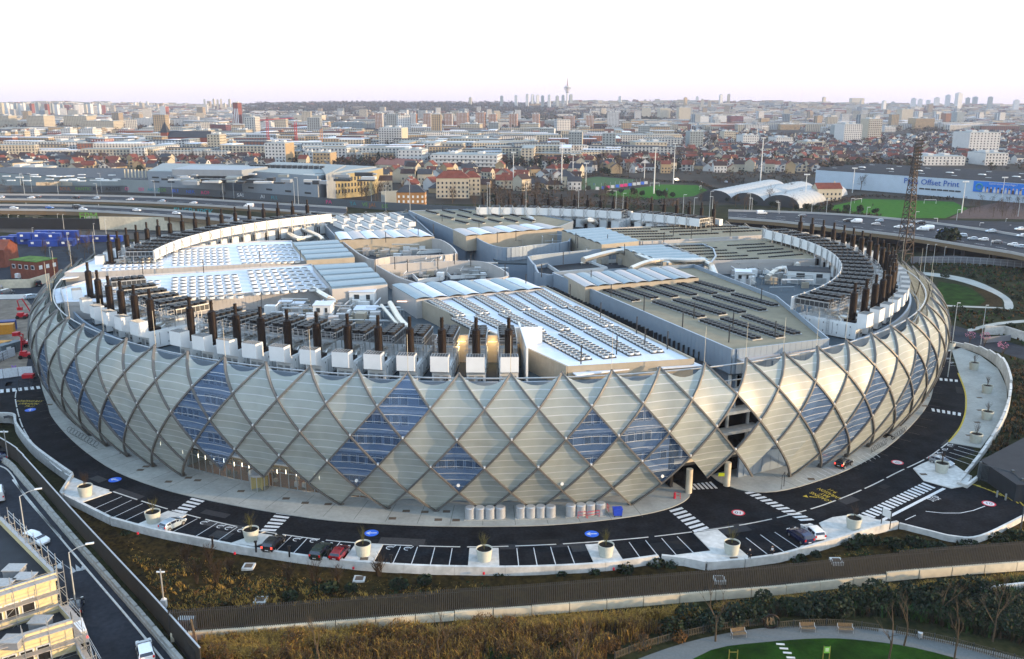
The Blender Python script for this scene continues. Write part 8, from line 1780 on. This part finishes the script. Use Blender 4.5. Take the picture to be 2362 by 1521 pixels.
for i in range(4200):
    u, v = (R.uniform(1250, 2362), R.uniform(342, 399)) if i % 6 else (R.uniform(0, 620), R.uniform(345, 398)); x, y = G(u, v)
    if v > (392 + (u - 1400) * .012 if u < 1900 else 377) and u > 1250 or not free(x, y) or any(abs(x - a) < 12 and abs(y - b_) < 11 for a, b_ in spots): continue
    spots.append((x, y)); k += 1
    farbox(x, y, R.uniform(8, 13), R.uniform(7.5, 10), R.uniform(3.6, 6.8), R.choice([0, .2, 1.4, -.3, 1.2, pi / 2]), R.choice([FM[0], FM[1], FM[1], FM[2], FM[3]]), R.choice([M_tile, M_tiled, M_tiled, M_slate]), True, 0)
print('mass houses', k)
far.build('far_city', kind='stuff', label='hazy mass of far houses and apartment blocks', cat='city')
# window dots for the far mass: rows of dark panes on the blocks between 1 and 2.6 km
fw_ = mb(M_glass); 
tf = MB()
def clump(x, y, z, s, ms):
    tf.use(R.choice(ms))
    for k in range(9):
        p = Vector((x + R.uniform(-s, s), y + R.uniform(-s, s), z + R.uniform(.2, 1.6) * s)); d1 = Vector((R.uniform(-1, 1), R.uniform(-1, 1), R.uniform(-.3, 1))) * s * .6; d2 = Vector((R.uniform(-1, 1), R.uniform(-.4, .4), R.uniform(-1, 1))) * s * .6
        tf.add([p - d1, p + d2, p + d1], [(0, 1, 2)])
for i in range(17000):
    y = 880 + (R.random() ** 1.7) * 4600; x = R.uniform(-.62, .62) * y; zz = hillz(x, y); u, v = PJ(x, y, zz)
    if v > 400 or math.sin(x * .006 + 1) + math.sin(y * .008 + x * .003) < R.uniform(-1.6, 1.2): continue
    if any(q0 - 6 < u < q1 + 6 and q2 < v and v - 12000 / y * 1.6 < q2 - (q2 - q3) * .4 for q0, q1, q2, q3 in KEYB): continue
    clump(x, y, zz, R.uniform(3., 5.5) if y < 2000 else R.uniform(4, 7), [M_twig2, M_twig2, ML1, M_twig])
for i in range(5500):      # wooded strip and wooded hillside
    u = R.uniform(560, 1560); 
    if u > 1180: v = R.uniform(266, 287); x, y = G(u, v)
    else: y = R.uniform(3300, 5300); x = (u - 1181) / FOC * y
    zz = hillz(x, y); clump(x, y, zz, R.uniform(6, 11), [M_twig2, M_hill, ML1])
for i in range(1500):      # hedges and scrub round the sports grounds
    u, v = R.uniform(1120, 1960), R.uniform(396, 488)
    if (1295 < u < 1645 and 404 < v < 466) or (1590 < u < 1945 and v > 424) or (u > 1880 and v > 392) or (u > 1650 and v > 484): continue
    x, y = G(u, v); clump(x, y, 0, R.uniform(1., 2.4), [M_twig2, M_twig, ML1, M_twig2])
for u0, v0, u1, v1 in ((1300, 419, 1380, 406), (1380, 406, 1530, 422), (1530, 422, 1612, 425), (1370, 456, 1500, 465), (1612, 425, 1650, 442), (1890, 477, 1993, 456), (1993, 456, 2205, 463), (1880, 484, 2030, 505)):
    for k in range(60): u, v = u0 + (u1 - u0) * k / 60 + R.uniform(-2, 2), v0 + (v1 - v0) * k / 60 - 1; x, y = G(u, v); clump(x, y, 0, R.uniform(.8, 1.5), [ML1, M_twig2, M_twig])
tf.build('far_trees', kind='stuff', label='brown winter trees spread through the far city', cat='trees')
# towers on the skyline
def skyt(u, w_, vt, vb, wl_, lab, y=None):
    y = y or R.uniform(4300, 5200); x = (u - 1181) / FOC * y * 1.0; zz = hillz(x, y); W2 = w_ / FOC * y; H = ZAT(y, vt) - zz
    if H < 8: H = 12
    t = thing('tower_block', lab, 'tower block', (x, y, zz), R.choice([-.3, .25, -.15])); mb(wl_).box((0, 0, H / 2), (W2 * .7, W2 * .7, H)).build('wall', t, local=True); mb(M_rendg).box((0, 0, H + 1.5), (W2 * .35, W2 * .35, 3)).build('roof', t, local=True)
for u in list(range(4, 72, 11)) + [78, 86, 94, 104, 112, 120, 138, 145, 152, 163, 172, 182, 206, 215, 226, 234, 256, 265]: skyt(u + R.uniform(-2, 2), R.uniform(8, 12), R.uniform(242, 247), 265, R.choice([W_, C_, G_, M_redb, W_]), 'tower block in the pink-grey row on the far left skyline', R.uniform(3200, 3500))
for u in (336, 342, 349, 356, 364, 372, 378, 386, 492, 499, 505, 513, 521, 529, 537, 548, 556): skyt(u, 6, R.uniform(230, 242) if u > 480 else R.uniform(238, 244), 262, R.choice([W_, G_, C_]), 'small pale tower on the left part of the ridge')
for u in (1156, 1188, 1213, 1225, 1236, 1247, 1262, 1280, 1293, 1310): skyt(u, 9, R.uniform(218, 222), 235, R.choice([W_, G_]), 'pale tower block beside the television tower on the ridge')
for u, vt in ((1086, 226), (1420, 222), (1566, 224), (1592, 222), (1604, 228), (1645, 217), (1662, 216), (1620, 232), (1875, 222), (1800, 232), (1960, 228)): skyt(u, 9, vt, 240, R.choice([W_, C_, T_]), 'single tower standing on the ridge in the centre right')
for u, vt, w_ in ((2075, 224, 14), (2090, 226, 12), (2108, 228, 12), (2127, 222, 14), (2151, 216, 14), (2175, 211, 16), (2196, 222, 12), (2212, 220, 14), (2246, 220, 12), (2305, 227, 14), (2030, 232, 10), (2010, 230, 10), (2333, 232, 8)): skyt(u, w_, vt, 242, R.choice([W_, G_]), 'bluish tower in the cluster on the right skyline')
y = 4700; x = (1302 - 1181) / FOC * y; zz = hillz(x, y); t = thing('television_tower', 'slim television tower with a saucer platform on the skyline', 'tower', (x, y, zz)); H = ZAT(y, 180) - zz; b = mb(W_); b.tube([(0, 0, 0), (0, 0, H * .72)], [5, 4], 10); b.build('shaft', t, local=True)
for k, (f, r1, r2) in enumerate([(.48, 6, 11), (.56, 12, 17), (.63, 17, 19), (.69, 15, 14)]): mb(W_ if k % 2 else G_).cyl(0, 0, H * f, H * f + 6, r1, r2, n=16).build('saucer', t, local=True)
b = mb(M_redb); b.tube([(0, 0, H * .72), (0, 0, H * .86), (0, 0, H)], [3, 1.8, .9], 6); b.build('antenna', t, local=True)
print('objects', len(bpy.data.objects), 'trees', tcount[0])
# ---------------------------------------------------------------- labels: number look-alikes across the picture
from collections import defaultdict
def finish_labels():
    dd = defaultdict(list)
    for o in THINGS:
        dd[o.get('label')].append(o)
    for lab, os_ in dd.items():
        if lab is None or len(os_) < 2: continue
        if os_[0].get('group') in ('drain covers in the pavements', ): pass
        os_.sort(key=lambda o: PJ(*WORG(o))[0])
        for i, o in enumerate(os_):
            if 'group' not in o: o['group'] = lab[:60]
            o['label'] = lab + (', %s from the left' % ordw(i))
finish_labels()
print('objects', len(bpy.data.objects), 'meshes', len(bpy.data.meshes))
for o in THINGS:
    if len(str(o.get('label')).split()) > 16: print('LONG', o['label'])
